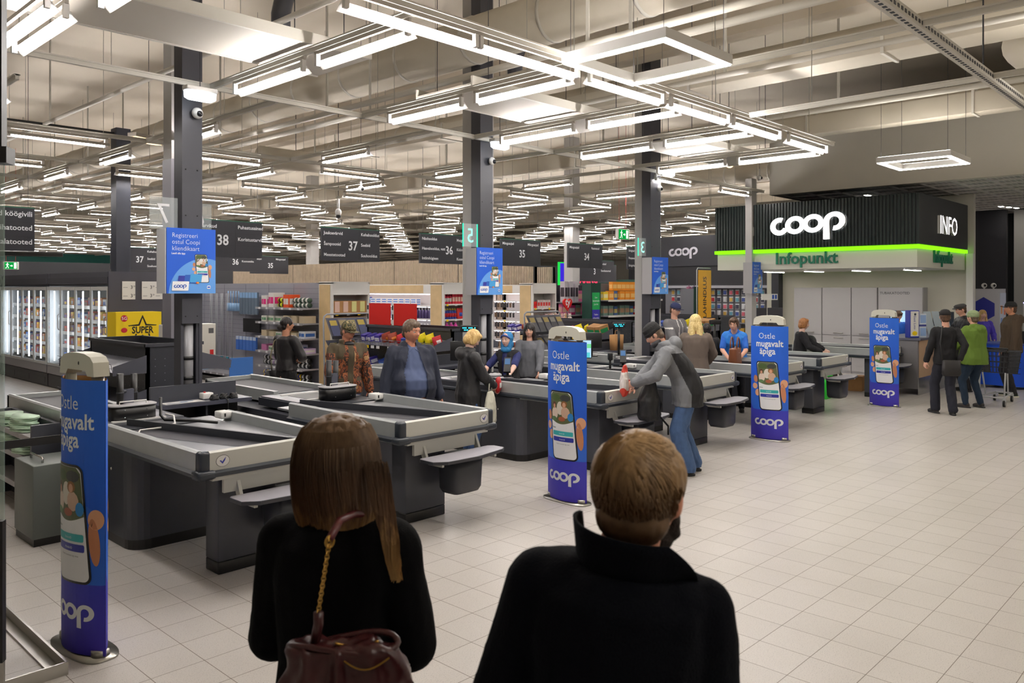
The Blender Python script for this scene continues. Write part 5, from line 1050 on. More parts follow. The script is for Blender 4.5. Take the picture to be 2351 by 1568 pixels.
for i, x in enumerate((5.86, 6.22, 6.46)):
    m = MB().box(0, .24, 0, .004, 0, .34, M_['white'])
    for q, z in enumerate((.2, .04)): m.geo(text_geo('3', .09, .01), lambda a, b: V((.15+a, -.002, z+b)), C_(60, 60, 64)); m.geo(text_geo('39', .045, .005), lambda a, b: V((.2+a*.8, -.002, z+.03+b)), C_(60, 60, 64)); m.box(.02, .1, -.002, 0, z+.02, z+.03, C_(150, 150, 154))
    tag(m.build('price_sheet', loc=(x, 15.58, 1.9)), ['left price sheet on the freezer end panel', 'middle price sheet on the freezer end panel', 'right price sheet on the freezer end panel'][i], 'price sheet')
t = thing('super_display', 'yellow display box with a black star above the empty rack', 'display box', (5.5, 14.9, .5)); MB().box(0, .80, 0, .4, 0, 1.18, M_['yellow']).build('box_body', t); m = MB()
def star(R1, R2, cx, cz): return [(cx+(R1 if i % 2 == 0 else R2)*math.cos(PI/2+PI*i/5), cz+(R1 if i % 2 == 0 else R2)*math.sin(PI/2+PI*i/5)) for i in range(10)]
so, si_ = star(.27, .125, .46, .86), star(.215, .09, .46, .86)
m.add([(x, -.003, z) for x, z in so]+[(x, -.003, z) for x, z in si_], [(i, (i+1) % 10, 10+(i+1) % 10, 10+i) for i in range(10)], M_['black'])
m.box(.23, .70, -.0045, -.0035, .79, .93, M_['yellow']); m.geo(text_geo('SUPER', .17, .03, 'CENTER', .8), lambda a, b: V((.46+a, -.006, .80+b)), M_['black'])
m.ell((.14, -.004, 1.07), (.06, .002, .06), C_(206, 20, 50), 20, 6); m.geo(text_geo('5G', .08, .01, 'CENTER'), lambda a, b: V((.14+a, -.009, 1.045+b)), M_['wtext']); m.ell((.14, -.004, .86), (.055, .002, .045), C_(190, 30, 50), 20, 6)
m.geo(text_geo('AINUS SUPER', .08, .01), lambda a, b: V((-.003, .16-b*-1, 1.05-a)), M_['black']) if 0 else m.geo(text_geo('AINUS SUPER', .08, .01), lambda a, b: V((.02+b*.9, -.004, .75-a)), M_['black']); m.build('print', t)
MB().box(.0, .86, .0, .4, -.5, 0, M_['dark2']).build('plinth', t)
t = thing('hose_cabinet', 'white fire hose cabinet with a red mark, right of the first column', 'cabinet', (5.22, 12.2, 0)); MB().box(0, .8, 0, .25, .85, 1.55, mat('hose cabinet white', (222, 218, 208), .4), bev=.01).build('body', t); MB().box(.3, .32, 0.1, .2, 0, .85, M_['white']).box(.6, .62, .1, .2, 0, .85, M_['white']).build('legs', t); MB().box(.70, .76, -.004, 0, 1.0, 1.14, M_['red']).box(.42, .5, -.004, 0, 1.1, 1.32, M_['red']).box(.68, .76, -.004, 0, 1.4, 1.48, C_(90, 90, 92)).build('marks', t); MB().cyl((.42, .1), .025, 1.55, 4.6, M_['white'], 10).build('riser_pipe', t)
tag(MB().box(0, .4, 0, .02, 0, .75, C_(64, 120, 200)).build('floor_poster', loc=(6.15, 12.0, .25)), 'blue poster standing behind the right basket of the empty rack', 'poster')
# ---- info booth ---------------------------------------------------------------
t = thing('info_booth_canopy', 'dark ribbed canopy with white lit letters over the info desk', 'canopy', (17.0, 5.1, 2.53)); rib = mat('dark green ribs', (18, 34, 32), .4); L, D = 4.48, 3.45
m = MB().box(.03, D, .0, L, .46, 1.47, mat('charcoal fascia', (36, 38, 40), .5)); m.build('fascia', t)
m = MB()
for i in range(int(L/.07)): m.box(0, .03, i*.07, i*.07+.042, .46, 1.47, rib)
m.build('ribs', t); gm_ = glow('green strip', (120, 230, 20), 1.5)
MB().box(-.0, D, -.0, L, .375, .45, gm_).build('light_band', t); MB().box(.06, D-.02, .05, L-.05, 0, .372, mat('lower fascia', (214, 214, 200), .5)).build('lower_fascia', t)
sgw = mat('letter sides', (206, 206, 204), .4)
ll = MB(); lg = logo_geo(.50); f = lambda x, y, d: V((-.03-d, 3.05-x*1.0, .93+y)); vs, fs, sd = solid(lg, f, 0, .06); ll.add(vs, fs, SIGNW); ll.add(vs, sd, sgw); ll.build('shop_logo', t)
ll = MB(); vs, fs, sd = solid(text_geo('INFO', .55, .0, 'LEFT', 1.0), lambda x, y, d: V((1.15+x, -.0-d, .72+y)), 0, .06); ll.add(vs, fs, glow('lit info letters', (255, 248, 250), 2.2)); ll.add(vs, sd, sgw); ll.build('info_letters', t)
lt = MB(); gt = mat('green letters', (16, 116, 88), .4); vs, fs, sd = solid(text_geo('Infopunkt', .36, .015, 'LEFT', 1.0), lambda x, y, d: V((.058-d, 3.0-x, .12+y)), 0, .03); lt.add(vs, fs+sd, gt)
vs, fs, sd = solid(text_geo('Infopunkt', .36, .015, 'LEFT', .95), lambda x, y, d: V((1.05+x, .045-d, .12+y)), 0, .03); lt.add(vs, fs+sd, gt); lt.build('infopunkt_letters', t)
bw = MB().box(20.55, 20.7, 5.0, 10.0, 0, 4.27, mat('booth wall', (206, 202, 188), .6)); bw.box(20.4, 20.55, 4.98, 5.12, 0, 2.9, M_['white']); struct(bw.build('wall_booth')); struct(MB().box(20.3, 20.55, 9.55, 9.75, 0, 4.2, M_['sign']).build('trim_7'))
for i, (y0, y1) in enumerate([(8.35, 9.08), (7.62, 8.34), (6.89, 7.61), (6.62, 6.88), (5.97, 6.61)]):
    if i == 3: continue
    y0 = {4: 5.97, 2: 7.0}.get(i, y0); y1 = {4: 6.98}.get(i, y1)
    t = thing('tall_cabinet', ['leftmost grey tall cabinet in the info booth', 'second grey tall cabinet behind the reddish-haired cashier', 'third grey tall cabinet in the info booth', '', 'grey tobacco cabinet at the right end of the row'][i], 'cabinet', (20.2, y0, 0)); w = y1-y0
    MB().box(0, .34, 0, w, 0, 2.13, M_['lgrey']).build('carcass', t); m = MB().box(-.02, -.001, .01, w-.01, .95, 2.12, mat('cabinet front', (176, 174, 176), .45)); dd = m.build('door', t); m = MB().box(-.02, -.001, .01, w-.01, .06, .93, mat('cabinet front', (0, 0, 0))); d2 = m.build('door', t)
    MB().tube([(-.02, .2, 1.0), (-.04, .2, 1.0), (-.04, .42, 1.0), (-.02, .42, 1.0)], .008, M_['steel'], 6).build('handle', dd); MB().tube([(-.02, .2, .88), (-.04, .2, .88), (-.04, .42, .88), (-.02, .42, .88)], .008, M_['steel'], 6).build('handle', d2)
    if i == 4: m = MB(); m.geo(text_geo('TUBAKATOOTED', .085, .008, 'LEFT', 1.0), lambda a, b: V((-.022, .96-a, 1.97+b)), C_(70, 70, 72)); m.build('lettering', dd)
t = thing('info_desk', 'high info desk with grey front, wood panel and dark top', 'desk', (16.97+.04, 5.12, 0)); MB().box(0, 3.0, 0, .75, .12, 1.08, mat('desk front grey', (120, 118, 122), .35)).build('body', t); MB().box(.06, 3.0, -.012, 0, .34, 1.08, C_(196, 164, 132)).build('wood_panel', t); MB().box(.0, 3.02, -.015, 0, 0, .34, mat('mirror steel', (190, 190, 190), .2, .8)).build('kick_plate', t); MB().box(-.02, 3.05, -.05, .8, 1.08, 1.12, C_(90, 92, 110)).build('desk_top', t)
t = thing('lottery_stand', 'white lottery ticket stand with a blue edge on the info desk', 'display stand', (17.1, 5.3, 1.12), -.6); MB().box(0, .22, 0, .14, 0, .55, C_(44, 60, 160), bev=.01).build('stand_body', t); m = MB().box(.02, .2, -.004, 0, .03, .53, M_['white']); m.geo(text_geo('Eesti Loto', .066, .006), lambda a, b: V((.09+b, -.006, .44-a)), M_['navyp']); m.ell((.11, -.005, .09), (.06, .003, .045), M_['yellow'], 14, 6); m.ell((.12, -.006, .47), (.025, .002, .025), C_(60, 70, 90), 8, 5); m.build('print', t)
for j in range(2): tag(MB().box(0, .16, 0, .12, 0, .22, mat('clear ticket box', (220, 228, 240), .1)).box(.01, .15, -.004, 0, .03, .19, C_(150, 180, 226)).build('ticket_box', loc=(17.4, 5.2, 1.12+.26*j), rot=-.5), ['lower clear ticket box right of the lottery stand', 'upper clear ticket box right of the lottery stand'][j], 'ticket box').location.z
tag(MB().box(0, .16, 0, .12, 0, .04, C_(60, 70, 150)).build('ticket_tray', loc=(17.4, 5.2, 1.34), rot=-.5), 'blue tray between the two clear ticket boxes', 'tray')
t = thing('glass_screen', 'slanted clear leaflet screen on the info desk behind the black cap', 'leaflet holder', (18.3, 5.3, 1.12), -.5)
for k in range(3): MB().add([(k*.22, 0, 0), (k*.22+.2, 0, 0), (k*.22+.2, .15, .5), (k*.22, .15, .5)], [(0, 1, 2, 3)], mat('leaflet clear', (196, 210, 220), .1)).build('panel', t)
tag(MB().box(0, .4, 0, .02, 0, .13, M_['white']).box(.26, .31, -.002, 0, .02, .11, C_(40, 80, 170)).box(.33, .38, -.002, 0, .02, .11, C_(40, 80, 170)).build('small_sign', loc=(16.2, 8.0, 1.86), rot=-.5), 'small white sign with two blue blocks beside the slim white column', 'sign')
tag(MB().cyl((0, 0), .008, 0, .92, M_['steel'], 6).build('sign_post', loc=(16.35, 7.95, .95)), 'thin post carrying the small white sign', 'post')
# kiosk, blue counter and the right-hand background
t = thing('parcel_kiosk', 'pale kiosk panel with a blue hexagon behind the flat cap', 'kiosk', (22.0, 4.8, 0)); MB().box(0, .6, 0, .66, 0, 2.1, mat('kiosk white', (198, 198, 204), .4)).build('body', t); m = MB(); m.add([(-.003, .34+.27*math.cos(PI/2+PI/3*i), 1.6+.3*math.sin(PI/2+PI/3*i)) for i in range(6)], [tuple(range(6))[::-1]], M_['navyp']); m.build('hexagon', t)
m = MB().box(.03, .57, -.012, 0, .1, 2.0, C_(214, 222, 236))
for i in range(5): m.box(.05, .2, -.016, -.012, .3+i*.3, .5+i*.3, C_(130, 160, 214) if i != 4 else C_(240, 170, 110)); m.box(.36, .5, -.016, -.012, .35+i*.28, .5+i*.28, C_(240, 130, 90))
m.build('side_print', t)
for j in range(2): t2 = thing('small_camera', ['left small white camera on top of the kiosk', 'right small white camera on top of the kiosk'][j], 'camera', (22.1, 4.95+.2*j, 2.1)); MB().ell((0, 0, .08), (.08, .06, .06), M_['white']).build('housing', t2); MB().cyl((0, 0), .02, 0, .04, M_['white'], 8).build('mount', t2); MB().ell((-.06, -.03, .08), .03, M_['black']).build('lens', t2)
t = thing('parcel_locker', 'white parcel locker with a violet light strip at the right edge', 'locker', (22.7, 3.2, 0)); MB().box(0, .6, 0, 1.25, 0, 1.75, M_['white']).build('body', t); m = MB()
for i in range(8): m.box(-.004, 0, .03, 1.22, .2+i*.19, .205+i*.19, C_(110, 110, 116))
m.build('door_joints', t); MB().box(-.01, .0, 0, 1.25, 1.75, 1.77, glow('violet strip', (150, 140, 255), 4)).build('light_strip', t)
t = thing('blue_counter', 'bright blue service counter behind the shopping trolley', 'counter', (19.3, 3.6, 0), -.1); MB().box(0, .7, -.2, 1.0, .06, .92, mat('bright blue front', (30, 86, 220), .4)).build('body', t); MB().box(-.02, .72, -.22, 1.02, .92, .95, C_(50, 70, 150)).build('counter_top', t); MB().box(.1, .2, 0, .1, 0, .06, M_['black']).box(.5, .6, .8, .9, 0, .06, M_['black']).build('castors', t)
tag(MB().box(0, .03, -.18, .18, .02, .26, M_['black']).box(0, .2, -.18, .18, 0, .02, M_['black']).build('laptop', loc=(19.6, 3.75, .95)), 'black laptop open on the blue counter', 'laptop')
for (x, y, w, z0, z1, c, lab) in [(25.0, 6.55, .9, 2.1, 4.25, (38, 40, 46), 'dark hanging panel right of the booth'), (25.0, 5.3, .75, 0, 4.25, (34, 34, 40), 'dark wide pillar right of the booth'), (25.3, 6.15, .35, 2.6, 4.25, (196, 194, 190), 'pale hanging strip between two dark panels'), (25.4, 4.6, .6, 0, 4.25, (176, 174, 170), 'pale pillar left of the grey shutter')]:
    tag(MB().box(0, .2, 0, w, z0, z1, C_(*c)).build('wall_panel', loc=(x, y, 0)), lab, 'panel')
tag(MB().box(0, .15, 0, 3.8, 2.35, 4.25, C_(134, 134, 132)).box(-.01, 0, 0, 3.8, 2.28, 2.35, C_(60, 90, 84)).build('roller_shutter', loc=(25.6, .9, 0)), 'grey roller shutter panel, top right', 'shutter')
tag(MB().box(0, .2, 0, 6, 0, 4.25, C_(30, 34, 36)).build('dark_wall_panel', loc=(26.4, 4.6, 0)), 'dark wall beyond the kiosk', 'panel')
# dark board with the pale logo, stationery wall
t = thing('dark_logo_board', 'dark board with the pale shop logo left of the booth', 'sign', (23.0, 9.2, 2.84)); MB().box(0, .15, 0, 6.0, 0, .98, M_['sign']).build('board', t); m = MB(); m.geo(logo_geo(.33), lambda x, y: V((-.01, 5.45-x, .45+y)), C_(206, 204, 214)); m.build('shop_logo', t)
MB().box(.05, .15, 0, 6.0, -2.84, 0, C_(30, 30, 36)).build('back_panel', t); MB().box(-.02, .05, 0, 6.0, -.62, -.6, C_(60, 60, 66)).build('rail', t)
t = thing('stationery_wall', 'hook wall of pens and small goods behind the yellow banner', 'shelving', (22.0, 9.0, 0)); MB().box(.1, .14, 0, 5.2, .3, 2.2, C_(150, 150, 158)).box(-.3, .1, 0, 5.2, 2.12, 2.2, C_(176, 176, 184)).build('back_panel', t)
for z in (.5, .8, 1.1): MB().box(-.25, .1, 0, 5.2, z-.03, z, M_['shelf']).build('shelf', t)
scs = [C_(70, 90, 160), C_(200, 60, 70), C_(226, 226, 232), C_(120, 180, 200), C_(230, 120, 140), C_(60, 60, 80), C_(220, 180, 90)]
for r_ in range(5):
    for i in range(24):
        k = (i*3+r_*2) % 7; put('blister_card', 'bc%d' % k, (lambda c: lambda m: (m.box(-.01, .01, -.06, .06, -.17, 0, M_['price']), m.box(-.03, -.01, -.045, .045, -.15, -.04, c)))(scs[k]), (21.93, 9.2+.2*i, 2.08-.21*r_), 0, 'small carded item in the %s row from the top of the stationery wall' % ORD[r_], 'stationery', 'carded items on the stationery wall')
for i in range(16): put('stationery_pack', 'sp%d' % (i % 4), bbox(.16, .2, .14, scs[(i*2) % 7], None), (21.85, 9.3+.3*i, [1.1, .8][i % 2]), 0, 'coloured pack on a stationery wall shelf', 'stationery', 'packs on the stationery shelves')
t = thing('grey_cabinet', 'tall grey cabinet left of the yellow banner', 'cabinet', (19.6, 11.6, 0)); MB().box(0, .6, 0, .5, 0, 2.1, C_(120, 122, 132)).build('body', t); MB().box(-.15, .2, -.02, 0, 1.2, 2.15, C_(20, 60, 50)).build('side_board', t)
for i in range(10): put('backpack', 'bp%d' % (i % 2), (lambda c: lambda m: (m.loft([((0, 0, 0), .12, .09), ((0, 0, .2), .14, .1), ((0, 0, .34), .08, .06)], c, 12), m.tube([(-.03, 0, .33), (0, 0, .38), (.03, 0, .33)], .008, c, 5)))([C_(120, 60, 90), C_(70, 50, 80)][i % 2]), (21.2+.3*(i % 2), 12.8, .75+.27*(i//2)), 0, 'plum-coloured backpack hanging left of the yellow banner', 'backpack', 'backpacks beside the yellow banner')
tag(MB().box(0, .7, 0, .04, 0, 2.1, C_(60, 60, 66)).build('backpack_stand', loc=(21.05, 12.93, 0)), 'dark stand behind the hanging backpacks', 'stand')
tag(MB().box(0, 1.1, 0, .05, 0, 1.65, C_(54, 54, 60)).build('dark_screen', loc=(17.4, 8.9, 0), rot=-.3), 'dark partition screen left of the slim white column', 'screen')
t = thing('digital_screen', 'indigo digital screen with a green border beyond aisle sign 34', 'screen', (20.6, 17.4, 2.2)); MB().box(0, 1.0, 0, .06, 0, .8, glow('green frame light', (40, 220, 80), .8)).build('frame', t); MB().box(.06, .9, -.004, 0, .06, .76, glow('indigo screen', (60, 40, 200), .9)).build('screen', t)
m = MB(); m.geo(text_geo('GAMING', .3, .03), lambda a, b: V((a, 0, b)), glow('red letters', (255, 60, 90), 1.2)); tag(m.build('red_sign_letters', loc=(21.0, 17.0, 2.3)), 'small red word on a dark wall beyond aisle sign 34', 'sign')
# ---- entrance gate at the left edge ---------------------------------------------
t = thing('glass_gate', 'black-framed glass gate at the extreme left edge', 'gate', (1.16, 4.58, 0), 2.5); MB().box(0, .9, -.02, .02, .25, .95, M_['black']).box(-.0, .05, -.03, .03, 2.78, 4.4, M_['black']).box(-.03, .9, -.05, .05, 2.72, 2.8, M_['black']).build('frame', t); MB().box(0, .9, -.006, .006, .95, 2.75, mat('gate glass', (190, 215, 205), .05, alpha=.25)).build('glass_pane', t); MB().box(0, .9, -.02, .02, .0, .03, M_['steel']).build('bottom_rail', t); MB().box(0, .02, -.01, .01, .03, .25, M_['steel']).build('hinge_post', t)
tag(MB().tube([(1.0, 4.9, 2.285), (1.47, 4.72, 2.285)], .014, M_['black'], 8).build('black_rod'), 'black horizontal rod poking in from the left edge', 'rod')
tag(MB().box(1.3, 2.12, 6.77, 6.775, .92, .98, M_['black']).build('barrier_belt'), 'black retractable barrier belt stretched to the first pylon', 'barrier belt')
t = thing('floor_rail', 'steel angle rail on the floor at the lower left corner', 'floor rail', (1.5, 4.78, 0)); m = MB().box(0, .012, 0, 1.3, 0, .07, M_['steel']).box(-.06, 0, 0, 1.3, 0, .012, M_['steel']); m.box(-.9, .012, -.012, 0, 0, .07, M_['steel']).box(-.9, 0, -.0, .06, 0, .012, M_['steel']); m.build('angle', t)
# ================================================================ people
def solidify_mesh(mb, name, voxel, parent=None, smooth=2, fold=0, fscale=9, cut=None, mf=None, mats=None, stretch=(1, 1, .45), seed=0):
    """fuse the overlapping closed shapes of mb into one continuous skin"""
    me = bpy.data.meshes.new(name); me.from_pydata([tuple(v) for v in mb.v], [], mb.f); me.update()
    ob = bpy.data.objects.new(name, me); COL.objects.link(ob)
    r = ob.modifiers.new('r', 'REMESH'); r.mode = 'VOXEL'; r.voxel_size = voxel; r.use_smooth_shade = True
    if smooth: s = ob.modifiers.new('s', 'SMOOTH'); s.iterations = smooth; s.factor = .5
    dg = bpy.context.evaluated_depsgraph_get(); nm_ = bpy.data.meshes.new_from_object(ob.evaluated_get(dg))
    bpy.data.objects.remove(ob); bpy.data.meshes.remove(me)
    if fold:
        ns = [v.normal.copy() for v in nm_.vertices]
        for v, n in zip(nm_.vertices, ns):
            p = V((v.co.x*stretch[0], v.co.y*stretch[1], v.co.z*stretch[2]))*fscale+V((seed*3.7, seed, 0))
            q = noise.noise(p)+.5*noise.noise(p*2.3); v.co += n*(fold*(1-abs(q)*2.2))
    if cut or mf:
        bm = bmesh.new(); bm.from_mesh(nm_)
        if cut: bmesh.ops.delete(bm, geom=[f for f in bm.faces if cut(f.calc_center_median())], context='FACES')
        if mf:
            for f in bm.faces: f.material_index = mf(f.calc_center_median())
        bm.to_mesh(nm_); bm.free()
    for m in (mats or mb.mats[:1]): nm_.materials.append(m)
    for p in nm_.polygons: p.use_smooth = True
    nm_.name = name; o = bpy.data.objects.new(name, nm_); COL.objects.link(o)
    if parent: o.parent = parent
    return o
def skinmat(k):
    c = {'fair': (222, 170, 146), 'ruddy': (206, 140, 112), 'pale': (232, 190, 172), 'tan': (196, 138, 108)}[k]
    return mat('skin '+k, c, .55, var=.04, vscale=30)
def hairmat(name, c0, c1, rough=.45):
    if name in MATS: return MATS[name]
    return pick(name, [c0, c1, c0, c1], 14, 'noise', (3, 3, .35), rough, .5)
def head_verts(Hm, fem=0, wide=1):
    nu, nv = 44, 34; vs = []
    for i in range(1, nv):
        ph = PI*i/nv
        for j in range(nu):
            th = 2*PI*j/nu; x, y, z = math.sin(ph)*math.sin(th), math.sin(ph)*math.cos(th), math.cos(ph)
            X, Y, Z = .076*x*wide, (.098 if y < 0 else .090)*y, .118*z
            if z < 0: X *= 1-.30*abs(z)**1.3*(1+.1*fem); Y *= 1-(.38*abs(z)**1.5 if y < 0 else .10*abs(z)**2)
            if y > 0:
                g = lambda cx, cz, sx, sz: math.exp(-((X-cx)/sx)**2-((Z-cz)/sz)**2)
                Y += .006*g(0, .034, .05, .012)-.009*(g(.031, .014, .017, .012)+g(-.031, .014, .017, .012))
                Y += .022*g(0, -.018, .011, .013)+.012*g(0, .002, .008, .018)+.006*g(0, -.056, .024, .011)+.009*g(0, -.095, .022, .014)
                Y += .004*(g(.045, -.02, .018, .02)+g(-.045, -.02, .018, .02))-.003*g(0, -.072, .03, .006)
            vs.append(Hm @ V((X, Y, Z)))
    vs += [Hm @ V((0, 0, .118)), Hm @ V((0, .0, -.112))]; fs = []
    for i in range(nv-2):
        for j in range(nu): fs.append((i*nu+j, i*nu+(j+1) % nu, (i+1)*nu+(j+1) % nu, (i+1)*nu+j))
    n = len(vs)
    for j in range(nu): fs.append((n-2, (j+1) % nu, j)); fs.append((n-1, (nv-2)*nu+j, (nv-2)*nu+(j+1) % nu))
    return vs, fs
def hand(mb, Wp, d, pn, curl, side, m, s=1):
    d = d.normalized(); pn = (pn-d*pn.dot(d)).normalized(); sx = d.cross(pn).normalized()*side
    R = M((sx, pn, d)).transposed()
    mb.ell(Wp+d*.045*s, (.040*s, .017*s, .055*s), m, 12, 8, R)
    for i, (o, L) in enumerate(((-.030, .066), (-.0105, .078), (.0105, .072), (.030, .058))):
        p = Wp+d*(.083*s)+sx*(o*s); a = 0
        for k in range(3):
            a += curl*(.5 if k == 0 else .9)*(1+.08*i); q = p+(d*math.cos(a)+pn*math.sin(a)+sx*(o*.8))*(L*s*(.44, .32, .26)[k]); mb.cone(p, .0098*s, q, .0088*s, m, 8); p = q
    p = Wp+d*(.02*s)-sx*(.034*s); q = p+(d*.55-sx*.65+pn*.35)*.036*s; mb.cone(p, .013*s, q, .011*s, m, 8); mb.cone(q, .011*s, q+(d*.8-sx*.2+pn*.55)*.032*s, .0095*s, m, 8)
def ik(a, b, l1, l2, hint):
    d = b-a; L = min(d.length, (l1+l2)*.995); dn = d.normalized(); x = (l1*l1-l2*l2+L*L)/(2*L); h = math.sqrt(max(0, l1*l1-x*x))
    hp = (hint-dn*hint.dot(dn)); hp = hp.normalized() if hp.length > 1e-4 else V((0, -1, 0)); return a+dn*x+hp*h, a+dn*L
def person(label, x, y, phi, h, **k):
    g = k.get; s = h/1.75; sk = skinmat(g('skin', 'fair')); fem = g('fem', 0); bulk = g('bulk', 0); drop = g('drop', 0)/s; lean = math.radians(g('lean', 0))
    t = thing('person', label, 'person', (x, y, g('z', 0)), math.radians(phi-90)); t.scale = (s, s, s); vox = g('vox', .0085)
    def bend(p):
        p = V(p); f = max(0, min(1, (p.z-.88)/.42)); a = -lean*f; c = V((0, 0, .92)); q = M.Rotation(a, 3, 'X') @ (p-c)+c; q.z -= drop; return q
    hc = bend((g('hdx', 0), .015, 1.63-g('hdrop', 0))); Hr = M.Rotation(math.radians(g('yaw', 0)), 3, 'Z') @ M.Rotation(-math.radians(g('pitch', 0))-lean*.8, 3, 'X') @ M.Rotation(math.radians(g('roll', 0)), 3, 'Y')
    hs = g('hs', 1.0); Hm = M.Translation(hc) @ Hr.to_4x4() @ M.Scale(hs, 4)
    sw = g('sw', .185 if not fem else .165)
    rings = [(.80, .155, .11, 0), (.90, .17, .12, 0), (1.0, .155, .112, 0), (1.10, .142, .102, 0), (1.22, .155, .11, .0), (1.33, .172, .112, 0), (1.41, .155, .095, -.01), (1.455, .09, .075, -.01), (1.485, .058, .058, 0)]
    bl = g('belly', 0)
    def torso(mb, m, infl, z0, flare=0, top=1.48, z1add=0):
        rr = []; zs = [z0]+[r[0] for r in rings if r[0] > z0+.03 and r[0] <= top]
        for z in zs:
            for a, b in zip(rings[:-1], rings[1:]):
                if a[0] <= z <= b[0]+1e-6:
                    f = (z-a[0])/(b[0]-a[0]); rx, ry, yo = [a[i]+(b[i]-a[i])*f for i in (1, 2, 3)]; break
            else: rx, ry, yo = (.16, .115, 0) if z < .8 else (.058, .058, 0)
            bb = bl*math.exp(-((z-1.06)/.14)**2); e = infl*(1 if z < 1.42 else .75); fl = flare*max(0, (1.15-z))
            rx = rx*(sw/.185)+e+bulk+fl+bb*.4; ry = ry+e+bulk*.8+fl*.8+bb*.6; c = bend((0, yo+bb*.75, z)); R = M.Rotation(-lean*max(0, min(1, (z-.88)/.42)), 3, 'X')
            rr.append((c, rx, ry, R))
        mb.loft(rr, m, 28, .88)
    # arms
    arms = []
    for sd, key in ((-1, 'L'), (1, 'R')):
        sh = bend((sd*(sw+.0), -.005, 1.395)); w_ = g('hand'+key, (sd*.27, .03, .80)); W = V(w_)
        if len(w_) > 3: W = V(w_[:3])
        if drop and not g('abs'): W.z -= 0
        hint = V(g('elb'+key, (sd*.6, -1, -.2))); E, W = ik(sh, W, .285, .255, hint); arms.append((sd, sh, E, W))
    legs = []
    for sd, key in ((-1, 'L'), (1, 'R')):
        hp = V((sd*.09, 0, .90-drop)); A = V(g('foot'+key, (sd*.11, 0, 0)))+V((0, 0, .085)); K, A2 = ik(hp, A, .43, .415, V(g('knee', (sd*.1, 1, 0)))); legs.append((sd, hp, K, A2))
    b = MB()
    vs, fs = head_verts(Hm, fem, g('wide', 1)); b.add(vs, fs, sk)
    for sd in (-1, 1):
        if not g('noears'): b.ell(Hm @ V((sd*.077, -.008, .0)), (.010, .020, .032), sk, 10, 8, Hr)
    b.cone(bend((0, -.012, 1.44)), .060, hc+Hr @ V((0, -.02, -.05)), .054, sk); torso(b, sk, -.008, .82)
    for sd, sh, E, W in arms:
        b.cone(sh, .048, E, .040, sk); b.cone(E, .040, W, .027, sk)
        dirf = (W-E); hd = V(g('hdir'+('L' if sd < 0 else 'R'), tuple(dirf))); hand(b, W, hd, V(g('palm'+('L' if sd < 0 else 'R'), (-sd, .2, 0))), g('curl', .35), sd, sk)
    for sd, hp, K, A in legs: b.cone(hp, .078, K, .052, sk); b.cone(K, .052, A, .036, sk)
    solidify_mesh(b, 'body', g('bvox', .0075), t, 1)
    # face details
    if not g('noface'):
        e = MB(); ir = C_(50, 60, 70) if g('skin') != 'tan' else C_(40, 30, 26)
        for sd in (-1, 1):
            c = Hm @ V((sd*.031, .0745, .014)); e = MB().ell(c, .0125*hs, mat('eye white', (226, 220, 214), .25), 12, 8); e.ell(Hm @ V((sd*.031+g('gaze', 0)*.004, .0835, .0135)), .0062*hs, ir, 10, 6)
            e.ell(Hm @ V((sd*.031, .0765, .021)), (.0155*hs, .012*hs, .0065*hs), sk, 12, 8, Hr); e.build('eye', t)
            MB().tube([Hm @ V((sd*.015, .091, .032)), Hm @ V((sd*.032, .0885, .037)), Hm @ V((sd*.048, .078, .031))], [.0028, .0034, .002], g('brow', C_(96, 66, 46)), 6).build('eyebrow', t)
        MB().tube([Hm @ V((-.023, .0855, -.058)), Hm @ V((-.010, .0935, -.056)), Hm @ V((0, .0945, -.0575)), Hm @ V((.010, .0935, -.056)), Hm @ V((.023, .0855, -.058))], [.001, .0045, .005, .0045, .001], mat('lips', (176, 92, 84) if not g('smile') else (190, 80, 80), .4), 8).build('lips', t)
        if g('smile'): MB().tube([Hm @ V((-.018, .0895, -.060)), Hm @ V((0, .096, -.063)), Hm @ V((.018, .0895, -.060))], [.001, .0035, .001], M_['white'], 6).build('teeth', t)
    if g('glasses'):
        m = MB()
        for sd in (-1, 1): m.tube([Hm @ V((sd*.033+.02*math.cos(a), .094, .010+.015*math.sin(a))) for a in [2*PI*q/14 for q in range(14)]], .0014, C_(150, 110, 90), 5, closed=True); m.tube([Hm @ V((sd*.053, .094, .014)), Hm @ V((sd*.077, .02, .016))], .0014, C_(150, 110, 90), 5)
        m.build('glasses', t)
    # trousers
    tr = g('trousers', (40, 42, 50)); tm = tr if not isinstance(tr, tuple) else mat('cloth_%d_%d_%d' % tr, tr, .85, bump=.15, bscale=120); lw = g('legw', 0)
    p = MB(); p.loft([(V((0, 0, .80-drop)), .13+bulk*.6, .10+bulk*.5), (V((0, 0, .90-drop)), .172+bulk*.8, .125+bulk*.7), (V((0, bl*.3, 1.02-drop*.98)), .155+bulk*.8, .115+bulk*.7+bl*.3)], tm, 22)
    for sd, hp, K, A in legs: p.cone(hp-V((0, 0, .02)), .094+bulk*.5, K, .067+lw*.5, tm); p.cone(K, .067+lw*.5, A+V((0, 0, .0)), .052+lw, tm)
    solidify_mesh(p, 'trousers', .011, t, 2, .006, 13, mats=[tm], seed=len(label), cut=lambda c: c.z < .045)
    sh_ = g('shoe', (20, 20, 22)); sm = mat('shoe_%d_%d_%d' % sh_, sh_, .5)
